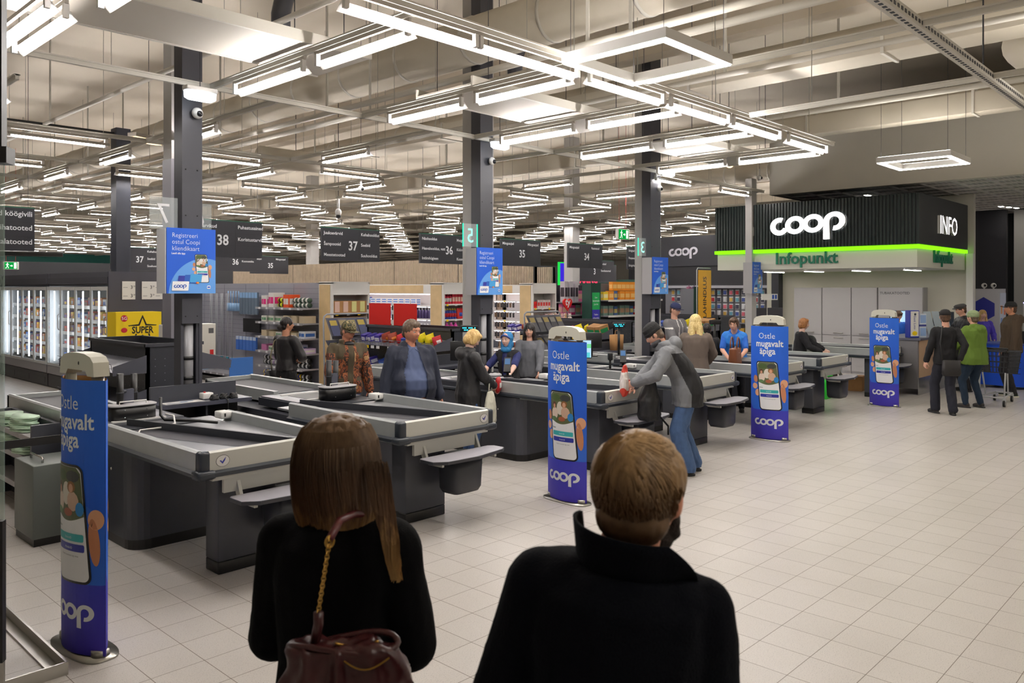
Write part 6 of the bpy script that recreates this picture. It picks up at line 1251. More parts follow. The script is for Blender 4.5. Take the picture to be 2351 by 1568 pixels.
    for (sd, hp, K, A), key in zip(legs, 'LR'):
        m = MB(); yw = math.radians(g('toe', 8))*-sd; R = M.Rotation(yw, 3, 'Z'); F = A-V((0, 0, .085))
        def q(yy, zz): return F+R @ V((0, yy, zz))
        m.ell(q(-.02, .05), (.040, .052, .052), sm, 14, 8, R); m.ell(q(.07, .038), (.045, .10, .036), sm, 16, 8, R); m.ell(q(.125, .032), (.043, .05, .029), sm, 14, 8, R); m.ell(q(.03, .018), (.044, .125, .018), sm, 16, 6, R)
        solidify_mesh(m, 'shoe', .009, t, 1)
        so = MB().loft([(q(.04, -.002)+V((0, 0, .002)), .044, .13, R), (q(.04, .02), .046, .133, R)], C_(*g('sole', (30, 30, 32))), 20, .8); so.build('shoe_sole', t)
    # upper garment
    top = g('top', (30, 30, 34)); um = top if not isinstance(top, tuple) else mat('cloth_%d_%d_%d' % top, top, .85, bump=.15, bscale=120)
    inf = g('infl', .028); hem = g('hem', .86); sl = g('sleeve', 1.0); u = MB(); torso(u, um, inf, hem, g('flare', .02), 1.46)
    for sd, sh, E, W in arms:
        ar = g('armw', .02); u.cone(sh, .060+ar, E, .050+ar, um)
        if sl > .5: u.cone(E, .050+ar, E+(W-E)*(.92 if sl == 1 else sl), .036+ar*.9, um)
        u.ell(bend((sd*sw*.62, -.008, 1.415)), (.09, .066+inf*.6, .055), um, 14, 8)
    if sl <= .5:
        u = MB(); torso(u, um, inf, hem, g('flare', .02), 1.46)
        for sd, sh, E, W in arms:
            if g('vest'): u.ell(bend((sd*sw*.8, -.005, 1.39)), (.09, .085, .085), um, 14, 8)
            else: u.cone(sh, .062+ar_(g), sh+(E-sh)*.72, .060+ar_(g), um)
            u.ell(bend((sd*sw*.62, -.008, 1.415)), (.09, .066+inf*.6, .055), um, 14, 8)
    if g('hood'):
        c = bend((0, -.105-inf, 1.43)); u.ell(c, (.125, .075, .085), um, 18, 10); u.ell(bend((0, -.04, 1.475)), (.115, .10, .05), um, 18, 8)
    if g('collar'):
        cc = bend((0, -.01, 1.47)); n = 20
        for i in range(n):
            a = 2*PI*i/n
            if g('collar') == 1 and .9 < a < PI-.9: continue
            u.cone(cc+V((.082*math.cos(a), .078*math.sin(a), -.03)), .018, cc+V((.088*math.cos(a), .084*math.sin(a), .035)), .014, um, 8)
    nm_ = g('topname', 'jacket')
    o = solidify_mesh(u, nm_, g('tvox', .011), t, 2, g('fold', .009), g('fscale', 8), g('cut'), g('mf'), g('tmats') or [um], seed=len(label)*1.3)
    if g('shirt'):
        q = MB(); sm2 = mat('shirt_%d_%d_%d' % g('shirt'), g('shirt'), .8, bump=.1, bscale=150); torso(q, sm2, .012, .90, 0, 1.46)
        for sd, sh, E, W in arms:
            if g('shirtarm'): q.cone(sh, .058, sh+(E-sh)*.8, .056, sm2)
            if g('undersleeve'): q.cone(sh, .05, E, .046, sm2); q.cone(E, .046, E+(W-E)*.9, .034, sm2)
        solidify_mesh(q, 'shirt', .010, t, 2, .006, 9, mats=[sm2], seed=3)
        if not g('nocollar'):
            m = MB()
            for sd in (-1, 1): m.add([bend((sd*.062, .0, 1.505)), bend((sd*.010, .088+bl*.2, 1.445)), bend((sd*.055, .108+bl*.2, 1.405)), bend((sd*.098, .045, 1.44)), bend((sd*.085, -.05, 1.49)), bend((sd*.055, -.055, 1.52))], [(0, 1, 2, 3), (0, 3, 4, 5)], sm2)
            m.build('shirt_collar', t)
    hair(t, Hm, Hr, hs, g('hair'), g('haircol'), bend, g('wide', 1))
    hat(t, Hm, hs, g('hat'), g('hatcol', (24, 24, 26)))
    return dict(t=t, Hm=Hm, hc=hc, arms=arms, bend=bend, s=s, Hr=Hr)
def ar_(g): return g('armw', .02)
def hair(t, Hm, Hr, hs, style, hm, bend, wide=1):
    if not style: return
    Hm = Hm @ M.Diagonal((wide, 1, 1, 1))
    b = MB(); E = lambda c, r: b.ell(Hm @ V(c), (r[0]*hs*wide, r[1]*hs, r[2]*hs), hm, 20, 14, Hr); voxel, cut = .007, None
    if style == 'short': E((0, -.014, .028), (.083, .096, .098)); E((0, .03, .078), (.06, .05, .04)); E((0, -.055, -.03), (.068, .045, .055))
    elif style == 'buzz': E((0, -.012, .024), (.083, .096, .1005)); E((0, -.05, -.035), (.068, .048, .055))
    elif style == 'bun': E((0, -.012, .026), (.084, .098, .098)); E((0, -.05, -.03), (.07, .05, .06)); E((0, -.115, -.035), (.042, .038, .04))
    elif style == 'bob': E((0, -.016, .03), (.09, .10, .102)); E((0, -.05, -.03), (.088, .066, .085)); E((.055, .0, -.01), (.036, .06, .075)); E((-.055, .0, -.01), (.036, .06, .075)); E((0, .045, .082), (.065, .045, .035))
    elif style == 'cut': E((0, -.012, .028), (.086, .098, .10)); E((0, .038, .082), (.066, .045, .034)); E((0, -.055, -.025), (.075, .05, .065)); E((.062, .0, .0), (.024, .045, .05)); E((-.062, .0, .0), (.024, .045, .05))
    elif style == 'long':
        E((0, -.014, .03), (.09, .102, .102)); E((0, -.06, -.05), (.088, .055, .09))
        for sd in (-1, 1): E((sd*.068, .0, -.03), (.028, .055, .09)); b.cone(Hm @ V((sd*.075, -.01, -.07)), .034*hs, Hm @ V((sd*.095, .01, -.24)), .030*hs, hm); b.cone(Hm @ V((sd*.045, -.06, -.07)), .05*hs, Hm @ V((sd*.06, -.065, -.24)), .04*hs, hm)
    o = solidify_mesh(b, 'hair', voxel, t, 2, .004, 34, stretch=(1, 1, .25), mats=[hm], seed=2)
def hat(t, Hm, hs, kind, col):
    if not kind: return
    hm = col if not isinstance(col, tuple) else mat('hat_%d_%d_%d' % col, col, .8, bump=.3, bscale=150)
    T4 = lambda rings: [(Hm @ V(c), rx*hs, ry*hs, Hm.to_3x3().normalized()) for c, rx, ry in rings]
    if kind == 'cap':
        m = MB().loft(T4([((0, -.008, .035), .087, .103), ((0, -.008, .06), .088, .104), ((0, -.01, .095), .078, .092), ((0, -.012, .122), .055, .066), ((0, -.012, .134), .02, .025)]), hm, 28); m.build('cap_crown', t)
        v = MB(); pts = [(.078*math.cos(a), .055+.115*math.sin(a)) for a in [PI*q/14 for q in range(15)]]
        v.add([Hm @ V((x, y, .040-.010*((x/.08)**2)*2+.006)) for x, y in pts]+[Hm @ V((x, y, .033-.010*((x/.08)**2)*2+.006)) for x, y in pts], [tuple(range(15)), tuple(range(15, 30))[::-1]]+[(i, 15+i, 16+i, i+1) for i in range(14)], hm if kind == 'cap' else hm); v.build('cap_visor', t)
    elif kind == 'beanie':
        m = MB(); m.loft(T4([((0, -.008, .018), .086, .103), ((0, -.008, .05), .090, .107), ((0, -.01, .052), .086, .102), ((0, -.012, .095), .082, .097), ((0, -.016, .128), .058, .07), ((0, -.018, .142), .02, .03)]), hm, 30)
        solidify_mesh(m, 'beanie', .006, t, 1, .002, 50, stretch=(3, 3, .3), mats=[hm])
    elif kind == 'flat':
        m = MB(); m.loft(T4([((0, -.01, .045), .086, .103), ((0, -.008, .07), .098, .118), ((0, .002, .095), .098, .116), ((0, .0, .118), .07, .085), ((0, .0, .124), .02, .03)]), hm, 28); m.ell(Hm @ V((0, .115, .055)), (.06*hs, .045*hs, .014*hs), hm, 16, 8, Hm.to_3x3().normalized()); solidify_mesh(m, 'flat_cap', .007, t, 2, mats=[hm])
def inw(P, p): return P['t'].matrix_basis @ V(p)
def reg(P, o): o.parent = P['t']; return o
bk = C_(18, 18, 22)
blond = hairmat('hair blonde', (222, 190, 128), (196, 158, 96)); pblond = hairmat('hair pale blonde', (236, 212, 150), (206, 176, 112)); brn = hairmat('hair brown', (92, 66, 46), (64, 44, 32)); blk = hairmat('hair black brown', (34, 26, 24), (20, 16, 16)); redd = hairmat('hair copper', (176, 120, 70), (140, 90, 52)); gbrn = hairmat('hair grey brown', (106, 88, 72), (80, 64, 52))
# --- woman with the dark bun
blackj = mat('black leather look', (30, 28, 30), .45, bump=.1, bscale=60)
P = person('woman in a black jacket and dark bun, back turned, by the pegboard shelves', 6.35, 10.65, 12, 1.68, fem=1, skin='tan', top=blackj, hem=.93, trousers=(16, 16, 18), hair='bun', haircol=blk, yaw=-28, handL=(-.06, .24, 1.1), handR=(.08, .25, 1.08), elbL=(-1, -.6, -.3), elbR=(1, -.6, -.3), legw=.02, infl=.02, noface=0, fold=.006)
m = MB().tube([P['bend']((-.09, .02, 1.475)), P['bend']((-.16, -.10, 1.38)), (-.22, -.12, 1.15), (-.26, -.06, .92)], .009, mat('patterned strap', (150, 140, 110), .6), 6); sb = m.build('bag_strap'); t = thing('shoulder_bag', 'small black shoulder bag of the woman with the dark bun', 'bag', (6.35, 10.65, 0), math.radians(12-90)); t.scale = (.96,)*3
sb.parent = t; MB().loft([((-.27, -.05, .70), .05, .10), ((-.27, -.05, .74), .06, .12), ((-.27, -.05, .92), .045, .11)], M_['black'], 18, .6).build('bag_body', t)
# --- man in camouflage
camo = pick('camouflage autumn print', [(72, 38, 24), (122, 64, 36), (48, 32, 24), (148, 86, 50), (92, 48, 30), (164, 126, 84)], 13, 'noise', (1, 1, .7), .8, .3)
olive = mat('olive panels', (74, 64, 46), .85, bump=.15, bscale=120); cap_c = pick('camouflage cap print', [(60, 64, 40), (122, 108, 74), (40, 44, 30), (150, 136, 96)], 22, 'noise', (1, 1, 1), .8)
def camo_mf(c):
    if c.z > 1.36 and abs(c.x) > .07: return 1
    if c.y > .08 and abs(c.x+.0) < .035: return 1
    if c.y > .09 and .08 < abs(c.x) < .17 and 1.0 < c.z < 1.045: return 1
    if c.z > 1.28 and c.y > .05 and .10 < abs(c.x) < .19: return 1
    return 0
P = person('man in an autumn camouflage jacket and camouflage cap behind the payment stand', 5.8, 8.35, 258, 1.70, skin='ruddy', top=camo, tmats=[camo, olive], mf=camo_mf, hem=.84, trousers=(58, 74, 110), hair='buzz', haircol=gbrn, hat='cap', hatcol=cap_c, yaw=22, pitch=14, lean=6, collar=1, bulk=.012, handL=(-.30, .12, .80), handR=(.27, .2, .84), fold=.013, fscale=9, brow=C_(120, 100, 84))
reg(P, MB().ell(P['bend']((0, .05, 1.475)), (.07, .05, .035), C_(26, 26, 28), 16, 8).build('scarf'))
# --- man in navy jacket, polo
navy = mat('navy parka', (26, 32, 50), .75, bump=.12, bscale=100)
P = person('heavy man in an open navy jacket over a blue polo shirt', 5.78, 7.05, 246, 1.74, skin='ruddy', top=navy, hem=.80, trousers=(24, 26, 34), hair='short', haircol=gbrn, yaw=26, pitch=10, hs=1.1, wide=1.06, belly=.10, bulk=.022, sw=.2, infl=.03, shirt=(78, 90, 124), shirtarm=1, brow=C_(110, 84, 66),
    cut=lambda c: c.y > .03 and abs(c.x-.01) < .05+.075*min(1, max(0, (1.44-c.z)/.25)), handL=(-.34, .06, .80), handR=(.36, .12, .80), fold=.013, fscale=7, hood=1)
reg(P, MB().tube([(0, .262, 1.36), (0, .268, 1.30), (0, .27, 1.24)], .0, C_(60, 76, 124), 4).build('button_placket'))
# --- blonde woman in black coat
blackc = mat('black quilted coat', (26, 26, 30), .6, bump=.15, bscale=80)
P = person('short-haired blonde woman in a black hooded coat looking down at a red packet', 6.72, 7.12, -28, 1.60, fem=1, skin='pale', top=blackc, hem=.62, trousers=(48, 74, 116), shoe=(220, 220, 216), sole=(236, 236, 232), hair='bob', haircol=blond, pitch=34, lean=4, hood=1, handL=(-.07, .36, .98), handR=(.07, .34, 1.0), elbL=(-1, -.4, -.8), elbR=(1, -.4, -.8), curl=.8, flare=.05, noears=1, bulk=.01, brow=C_(170, 130, 90))
w_ = inw(P, (.0, .42, 1.0)); t = thing('red_packet', 'red packet in the hands of the short-haired blonde woman', 'packet', tuple(w_), .5); MB().loft([((0, 0, -.09), .07, .012), ((0, 0, -.05), .07, .03), ((0, 0, .05), .07, .03), ((0, 0, .1), .07, .01)], C_(176, 24, 30), 16, .7).build('pouch', t); MB().box(-.04, .04, -.033, -.03, -.03, .03, M_['white']).build('print', t)
w_ = inw(P, (.16, .26, .0)); t = thing('tote_bag', 'cream cloth tote hanging from the blonde woman in black', 'bag', tuple(w_), .4); b = MB(); tm_ = mat('cream tote', (206, 204, 188), .8); b.loft([((0, 0, .46), .10, .03), ((0, 0, .50), .13, .05), ((0, 0, .66), .12, .05), ((0, 0, .80), .09, .03), ((0, 0, .86), .06, .015)], tm_, 20); solidify_mesh(b, 'bag_body', .009, t, 2, .012, 12, mats=[tm_]); MB().tube([(-.05, 0, .84), (-.03, 0, .98), (.0, 0, 1.02), (.03, 0, .98), (.05, 0, .84)], .008, tm_, 6).build('handle', t)
# --- cashier with headscarf
hj = mat('blue headscarf', (40, 120, 176), .7, bump=.2, bscale=30)
def cash(lab, x, y, phi, h, **k): return person(lab, x, y, phi, h, **k)
P = person('cashier in a blue headscarf, navy shirt and black vest with a name badge', 8.42, 8.05, 196, 1.62, drop=.14, fem=1, skin='pale', top=(24, 24, 28), vest=1, sleeve=.4, shirt=(34, 42, 96), shirtarm=1, nocollar=1, trousers=(24, 24, 30), noears=1, lean=6, handL=(-.22, .50, .93), handR=(.22, .42, .95), elbL=(-1, -.3, -.6), elbR=(1, -.3, -.6), hem=.88, curl=.6, brow=C_(130, 100, 80), cut=lambda c: c.y > .04 and abs(c.x) < .035+.02*(1.4-c.z))
Hm = P['Hm']; b = MB(); b.ell(Hm @ V((0, -.03, .028)), (.090, .098, .102), hj, 20, 14, P['Hr']); b.ell(Hm @ V((0, -.045, -.07)), (.082, .075, .09), hj, 20, 12, P['Hr'])
for sd in (-1, 1): b.cone(Hm @ V((sd*.076, .005, .03)), .020, Hm @ V((sd*.055, .03, -.125)), .034, hj)
b.ell(Hm @ V((0, .03, -.145)), (.085, .075, .05), hj, 18, 10, P['Hr']); reg(P, solidify_mesh(b, 'headscarf', .007, None, 2, .004, 20, mats=[hj]))
b = MB(); b.tube([Hm @ V((-.078, .045, .035)), Hm @ V((-.04, .082, .075)), Hm @ V((0, .092, .085)), Hm @ V((.04, .082, .075)), Hm @ V((.078, .045, .035))], .014, C_(66, 84, 150), 8); reg(P, b.build('inner_cap'))
reg(P, MB().box(.06, .13, .135, .14, 1.12, 1.15, M_['white']).box(.06, .13, .1401, .1405, 1.137, 1.15, C_(110, 160, 216)).build('name_badge'))
gl = C_(44, 60, 190)
for (sd, sh, E, W) in P['arms']:
    if sd < 0:
        b = MB(); hand(b, W, W-E, V((0, 0, -1)), .4, sd, gl, 1.12); reg(P, solidify_mesh(b, 'glove', .0065, None, 1, mats=[gl]))
# --- smiling woman with long dark hair
P = person('smiling woman with long dark hair in a grey top behind the headscarf cashier', 9.04, 8.22, 214, 1.57, fem=1, skin='fair', top=(104, 106, 112), hem=.86, trousers=(40, 40, 48), hair='long', haircol=blk, smile=1, pitch=6, handL=(-.2, .35, .95), handR=(.22, .3, .93), brow=C_(40, 30, 28), hs=1.06)
# --- person in black beanie
gry_ = mat('grey softshell', (116, 118, 122), .75, bump=.15, bscale=90); blks = mat('black softshell', (24, 24, 27), .7, bump=.15, bscale=90)
def hood_mf(c):
    if c.z > 1.48: return 0
    if c.y < -.045 and abs(c.x) < .17 and c.z < 1.38: return 1 if abs(c.x) > -1 and c.x > -.02 else 0
    if c.x > .10 and c.z < 1.3 and abs(c.x) < .2: return 1
    return 0
P = person('person in a black beanie and grey and black hooded jacket packing at the counter', 8.02, 4.86, 128, 1.80, top=gry_, tmats=[gry_, blks], mf=lambda c: 1 if (c.y-.5*max(0, c.z-.9) < -.015 and c.z < 1.34 and not (c.y > .06 and c.z < .9)) else 0, lean=30, pitch=14, hood=1, hat='beanie', hair='buzz', haircol=gbrn, skin='fair', hem=.76, trousers=mat('blue denim', (66, 92, 132), .85, var=.12, vscale=14, bump=.2, bscale=150), legw=.045, handL=(-.24, .60, 1.02), handR=(.06, .62, .92), elbL=(-1, -.3, -.8), elbR=(1, -.5, -.6), curl=.9, bulk=.02, shoe=(22, 22, 24), collar=2, footL=(-.12, .02, 0), footR=(.14, -.08, 0), tvox=.0065)
reg(P, MB().ell(P['Hm'] @ V((0, .03, -.085)), (.075, .078, .045), C_(52, 52, 56), 18, 10, P['Hr']).build('face_mask'))
w_ = inw(P, (-.2, .70, 1.02)); t = thing('snack_packet', 'white and red snack packet held by the person in the black beanie', 'packet', tuple(w_), .4); pw = mat('packet white', (216, 206, 200), .3); rp = C_(196, 56, 40); b = MB(); b.loft([((0, 0, -.15), .085, .012), ((0, 0, -.10), .10, .045), ((0, 0, .02), .095, .05), ((.01, 0, .12), .07, .03), ((.015, 0, .19), .055, .008)], pw, 20); solidify_mesh(b, 'pouch', .007, t, 1, .008, 16, mats=[pw, rp], mf=lambda c: 1 if c.z < -.07+.02*math.sin(c.x*40) or c.z > .12 or (abs(c.x) < .03 and -.02 < c.z < .03) else 0)
bb = mat('black nylon', (20, 20, 22), .6, bump=.3, bscale=30); t = thing('black_backpack', 'black backpack on the ledge below the person in the black beanie', 'backpack', (7.66, 5.14, .625), .5); b = MB(); b.loft([((0, 0, 0), .13, .10), ((0, 0, .05), .17, .13), ((0, 0, .22), .16, .12), ((.02, .0, .34), .12, .09), ((.03, 0, .42), .09, .06)], bb, 20)
o = solidify_mesh(b, 'bag_body', .01, t, 1, .012, 9, mats=[bb]); MB().tube([(.12, -.08, .3), (.2, -.12, .15), (.17, -.1, .02), (.19, -.2, -.1), (.2, -.2, -.2)], .012, bb, 6).build('shoulder_strap', t)
# --- blonde woman in taupe coat
P = person('woman with long pale blonde hair in a taupe coat, back turned', 10.62, 6.3, 34, 1.71, fem=1, skin='fair', top=(104, 92, 84), hem=.84, trousers=(28, 32, 48), hair='long', haircol=pblond, noears=1, pitch=10, handL=(-.16, .34, 1.02), handR=(.2, .3, 1.0), elbL=(-1, -.3, -.5), elbR=(1, -.3, -.5), bulk=.02, flare=.04, legw=.01, fold=.007)
# --- young man with dark blue cap
P = person('young man in a dark blue cap and grey varsity jacket looking down', 12.95, 8.12, 262, 1.83, skin='fair', top=(112, 110, 112), hem=.86, hat='cap', hatcol=(40, 48, 86), hair='short', haircol=brn, pitch=12, trousers=(30, 32, 40), handL=(-.16, .34, 1.05), handR=(.18, .34, 1.0), mf=lambda c: 1 if (c.y > .06 and .035 < abs(c.x) < .055 and c.z > 1.0) or (abs(c.x) > .19 and 1.30 < c.z < 1.33) else 0, tmats=[mat('varsity grey', (112, 110, 112), .85), M_['white']])
# --- dark-haired person, back
P = person('dark-haired person in black seated with back turned beside the woman in the blue vest', 12.9, 7.42, 40, 1.62, drop=.14, skin='tan', top=(26, 26, 30), hair='short', haircol=blk, noface=1, handL=(-.2, .3, 1.0), handR=(.2, .3, 1.0))
# --- woman in blue vest
bvm = mat('bright blue work vest', (40, 128, 220), .6, bump=.15, bscale=60)
P = person('woman in a bright blue work vest with glasses leaning over the counter', 12.62, 6.72, 204, 1.68, fem=1, skin='fair', top=bvm, vest=1, sleeve=.4, shirt=(38, 100, 196), shirtarm=1, hair='cut', haircol=brn, lean=24, pitch=-8, yaw=-8, glasses=1, trousers=(28, 30, 40), handL=(-.1, .52, .97), handR=(.06, .50, .97), elbL=(-1, -.2, -.6), elbR=(1, -.2, -.6), hem=.8, bulk=.03, cut=lambda c: c.y > .05 and abs(c.x) < .03 and c.z > 1.25, brow=C_(110, 80, 60))
reg(P, MB().tube([P['bend']((-.07, .12, 1.40)), P['bend']((-.02, .17, 1.25)), P['bend']((.02, .19, 1.05))], .009, C_(196, 190, 176), 6).build('zip_tape'))
t = thing('brown_handbag', 'upright brown leather handbag with two handles on the fifth counter', 'handbag', (11.55, 6.15, .90), .25); lm_ = mat('brown leather', (124, 72, 44), .45, bump=.1, bscale=40); MB().loft([((0, 0, 0), .19, .07), ((0, 0, .03), .2, .075), ((0, 0, .25), .2, .06), ((0, 0, .27), .2, .055)], lm_, 20, .45).build('bag_body', t)
for yy in (-.05, .05): MB().tube([(-.09, yy, .24), (-.085, yy, .36), (-.05, yy, .42), (0, yy, .44), (.05, yy, .42), (.085, yy, .36), (.09, yy, .24)], .011, lm_, 8).build('handle', t)
MB().ell((0, -.062, .2), (.02, .004, .008), M_['steel'], 10, 6).build('clasp', t)
t = thing('paper_bag', 'brown paper bag behind the woman in the blue vest', 'bag', (12.85, 9.38, .9)); MB().loft([((0, 0, 0), .14, .08), ((0, 0, .3), .15, .09)], M_['brown'], 16, .4).build('bag_body', t); MB().tube([(-.05, 0, .3), (-.04, 0, .38), (.04, 0, .38), (.05, 0, .3)], .006, M_['brown'], 5).build('handle', t)
# --- cashier with reddish hair
P = person('seated cashier with reddish hair and glasses, in black, looking right', 15.42, 6.82, -66, 1.62, drop=.10, fem=1, skin='pale', top=(24, 24, 30), hair='bob', haircol=redd, glasses=1, handL=(-.05, .52, .95), handR=(.2, .42, .95), trousers=(24, 24, 30), brow=C_(160, 110, 70), lean=6)
reg(P, MB().box(.08, .14, .14, .145, 1.15, 1.18, M_['white']).build('name_badge'))
tag(MB().ell((0, 0, .12), (.16, .12, .14), bk, 16, 10).build('black_garment', loc=(16.1, 6.9, .90)), 'black garment heaped on the far counter in front of the cabinets', 'garment')
# --- info desk clerk
P = person('info desk clerk with brown hair and a blue vest behind the fourth pylon', 19.2, 6.2, 236, 1.60, fem=1, skin='fair', top=(34, 96, 200), hair='cut', haircol=brn, pitch=26, handL=(-.1, .3, 1.1), handR=(.1, .3, 1.1), brow=C_(90, 64, 44))
# --- man in black cap
P = person('man in a black cap and black jacket walking away with a shoulder bag', 14.78, 4.02, 40, 1.745, skin='fair', top=(20, 20, 24), hem=.84, trousers=(30, 32, 44), hat='cap', hatcol=(24, 22, 24), hair='buzz', haircol=brn, yaw=-14, handL=(-.28, .1, .85), handR=(.16, -.16, .93), elbR=(1, -1.2, .1), curl=.9, footL=(-.11, .12, 0), footR=(.07, -.12, 0), armw=.008, sw=.168, legw=.02, shoe=(22, 22, 24), toe=14)
t = thing('crossbody_bag', 'black crossbody bag hanging behind the man in the black cap', 'bag', (14.78, 4.02, 0), math.radians(40-90)); MB().loft([((0, -.21, .66), .13, .04), ((0, -.21, .7), .15, .05), ((0, -.2, .92), .14, .04)], C_(22, 20, 22), 18, .5).build('bag_body', t); MB().tube([(-.13, -.19, .9), (-.16, -.17, 1.2), (-.1, -.1, 1.44), (-.04, .0, 1.48)], .012, C_(24, 24, 26), 6).build('bag_strap', t)
# --- man with flat cap
plaid = pick('dark plaid', [(52, 52, 58), (26, 26, 30), (40, 40, 46), (20, 20, 24)], 9, 'cells', (1, 1, 1), .85)
P = person('bearded man in a grey flat cap and dark plaid jacket at the info desk', 18.35, 4.62, 132, 1.79, skin='fair', top=plaid, tmats=[plaid, C_(22, 22, 26)], mf=lambda c: 1 if c.z > 1.40 else 0, hood=1, hat='flat', hatcol=(70, 68, 70), hair='short', haircol=brn, pitch=8, trousers=(28, 28, 34), handL=(-.1, .4, 1.08), handR=(.1, .4, 1.08), lean=6, brow=C_(60, 44, 36))
# --- woman in green jacket
greenj = mat('moss green jacket', (96, 124, 42), .8, bump=.15, bscale=70)
P = person('woman in a moss green jacket and pale green beanie behind a shopping trolley', 15.92, 3.88, 66, 1.70, fem=1, skin='fair', top=greenj, hem=.80, trousers=(24, 44, 66), hat='beanie', hatcol=(140, 156, 116), hair='buzz', haircol=gbrn, noface=0, handL=(-.26, .32, .96), handR=(.28, .28, .95), elbL=(-1, -.1, -.1), elbR=(1, -.1, -.1), hood=1, bulk=.06, armw=.035, flare=.08, footL=(-.13, .05, 0), footR=(.14, -.04, 0), shoe=(44, 40, 40), fold=.012)
# --- woman in violet shirt
P = person('blonde woman in a violet sports shirt facing the camera behind the green beanie', 21.3, 5.0, 214, 1.60, fem=1, skin='pale', top=(84, 70, 190), hair='long', haircol=blond, smile=1, trousers=(60, 60, 120), handL=(-.2, .2, 1.0), handR=(.2, .2, 1.0), hem=.82)
# --- man in brown jacket at the right edge
P = person('bearded man in a black cap and brown parka at the right edge', 18.1, 3.75, 122, 1.84, skin='tan', top=(72, 58, 44), hem=.82, hood=1, trousers=(36, 34, 38), hat='cap', hatcol=(22, 22, 24), hair='buzz', haircol=brn, handL=(-.25, .06, .86), handR=(.25, .06, .86), bulk=.02, shoe=(36, 46, 36), sole=(226, 222, 206), fold=.011, brow=C_(50, 38, 30), noears=0)
P2 = [o for o in COL.objects if o.get('category') == 'person']
# --- shopping trolley
def trolley():
    t = thing('shopping_trolley', 'dark plastic shopping trolley beside the woman in green', 'trolley', (16.65, 3.70, 0), .0); dkp = mat('dark trolley plastic', (44, 46, 52), .5)
    b = MB(); x0, x1, y0, y1, za, zb = -.28, .70, -.27, .27, .52, .98
    def lerp(a, b_, f): return a+(b_-a)*f
    for side in (0, 1):
        for i in range(17):
            f = i/16; xb = lerp(x0+.08, x1-.08, f); xt = lerp(x0, x1, f); yb, yt = (y0+.05, y0) if side == 0 else (y1-.05, y1); b.tube([(xb, yb, za+.08*(1-f)), (xt, yt, zb-.04*f)], .006, dkp, 4)
        for j in range(7):
            g_ = j/6; yy = lerp(y0+.05, y0, g_) if side == 0 else lerp(y1-.05, y1, g_); b.tube([(lerp(x0+.08, x0, g_), yy, lerp(za+.08, zb, g_)), (lerp(x1-.08, x1, g_), yy, lerp(za, zb-.04, g_))], .006, dkp, 4)
    for ex in (0, 1):
        for i in range(9):
            f = i/8; b.tube([(x0+.08 if ex == 0 else x1-.08, lerp(y0+.05, y1-.05, f), za+(.08 if ex == 0 else 0)), (x0 if ex == 0 else x1, lerp(y0, y1, f), zb-.04*ex)], .006, dkp, 4)
        for j in range(5):
            g_ = j/4; xx = lerp(x0+.08, x0, g_) if ex == 0 else lerp(x1-.08, x1, g_); z = lerp(za+(.08 if ex == 0 else 0), zb-.04*ex, g_); b.tube([(xx, y0, z), (xx, y1, z)], .006, dkp, 4)
    for i in range(9): b.tube([(x0+.08, y0+.05+.055*i, za+.08), (x1-.08, y0+.05+.055*i, za)], .006, dkp, 4)
    b.tube([(x0, y0, zb), (x1, y0, zb-.04), (x1, y1, zb-.04), (x0, y1, zb)], .013, dkp, 6, closed=True); b.build('basket', t)
    c = MB(); sm_ = C_(190, 192, 196, 30)
    for yy in (-.2, .2): c.tube([(-.30, yy, .16), (.62, yy*.7, .16)], .016, sm_, 8); c.tube([(-.28, yy, .16), (-.2, yy, .6)], .014, sm_, 8); c.tube([(.1, yy*.9, .16), (-.05, yy, .6)], .014, sm_, 8)
    c.tube([(-.30, -.2, .16), (-.30, .2, .16)], .014, sm_, 8); c.tube([(.62, -.14, .16), (.62, .14, .16)], .014, sm_, 8); c.build('chassis', t)
    MB().tube([(-.38, -.27, 1.04), (-.38, .27, 1.04)], .017, M_['black'], 8).tube([(-.28, -.26, .98), (-.38, -.27, 1.04)], .012, M_['black'], 6).tube([(-.28, .26, .98), (-.38, .27, 1.04)], .012, M_['black'], 6).build('handle', t)
    for xx, yy in ((-.28, -.2), (-.28, .2), (.58, -.14), (.58, .14)):
        w_ = MB().tube([(xx, yy-.016, .06), (xx, yy+.016, .06)], .06, M_['black'], 18); w_.tube([(xx, yy-.018, .06), (xx, yy+.018, .06)], .03, M_['lgrey'], 14).box(xx-.02, xx+.02, yy-.026, yy+.026, .09, .15, sm_); w_.build('wheel', t)
trolley()
t = thing('paper_bag', 'brown paper bag with a yellow tag held beside the black cap man', 'bag', (15.75, 4.25, .78), .3); o = MB().loft([((0, 0, 0), .09, .05), ((0, 0, .06), .13, .08), ((0, 0, .3), .15, .08), ((.02, 0, .38), .1, .05)], mat('kraft paper', (186, 146, 88), .8, bump=.3, bscale=20), 16, .6).build('bag_body', t); MB().ell((.14, 0, .34), (.03, .02, .02), M_['yellow'], 8, 6).build('tag', t)
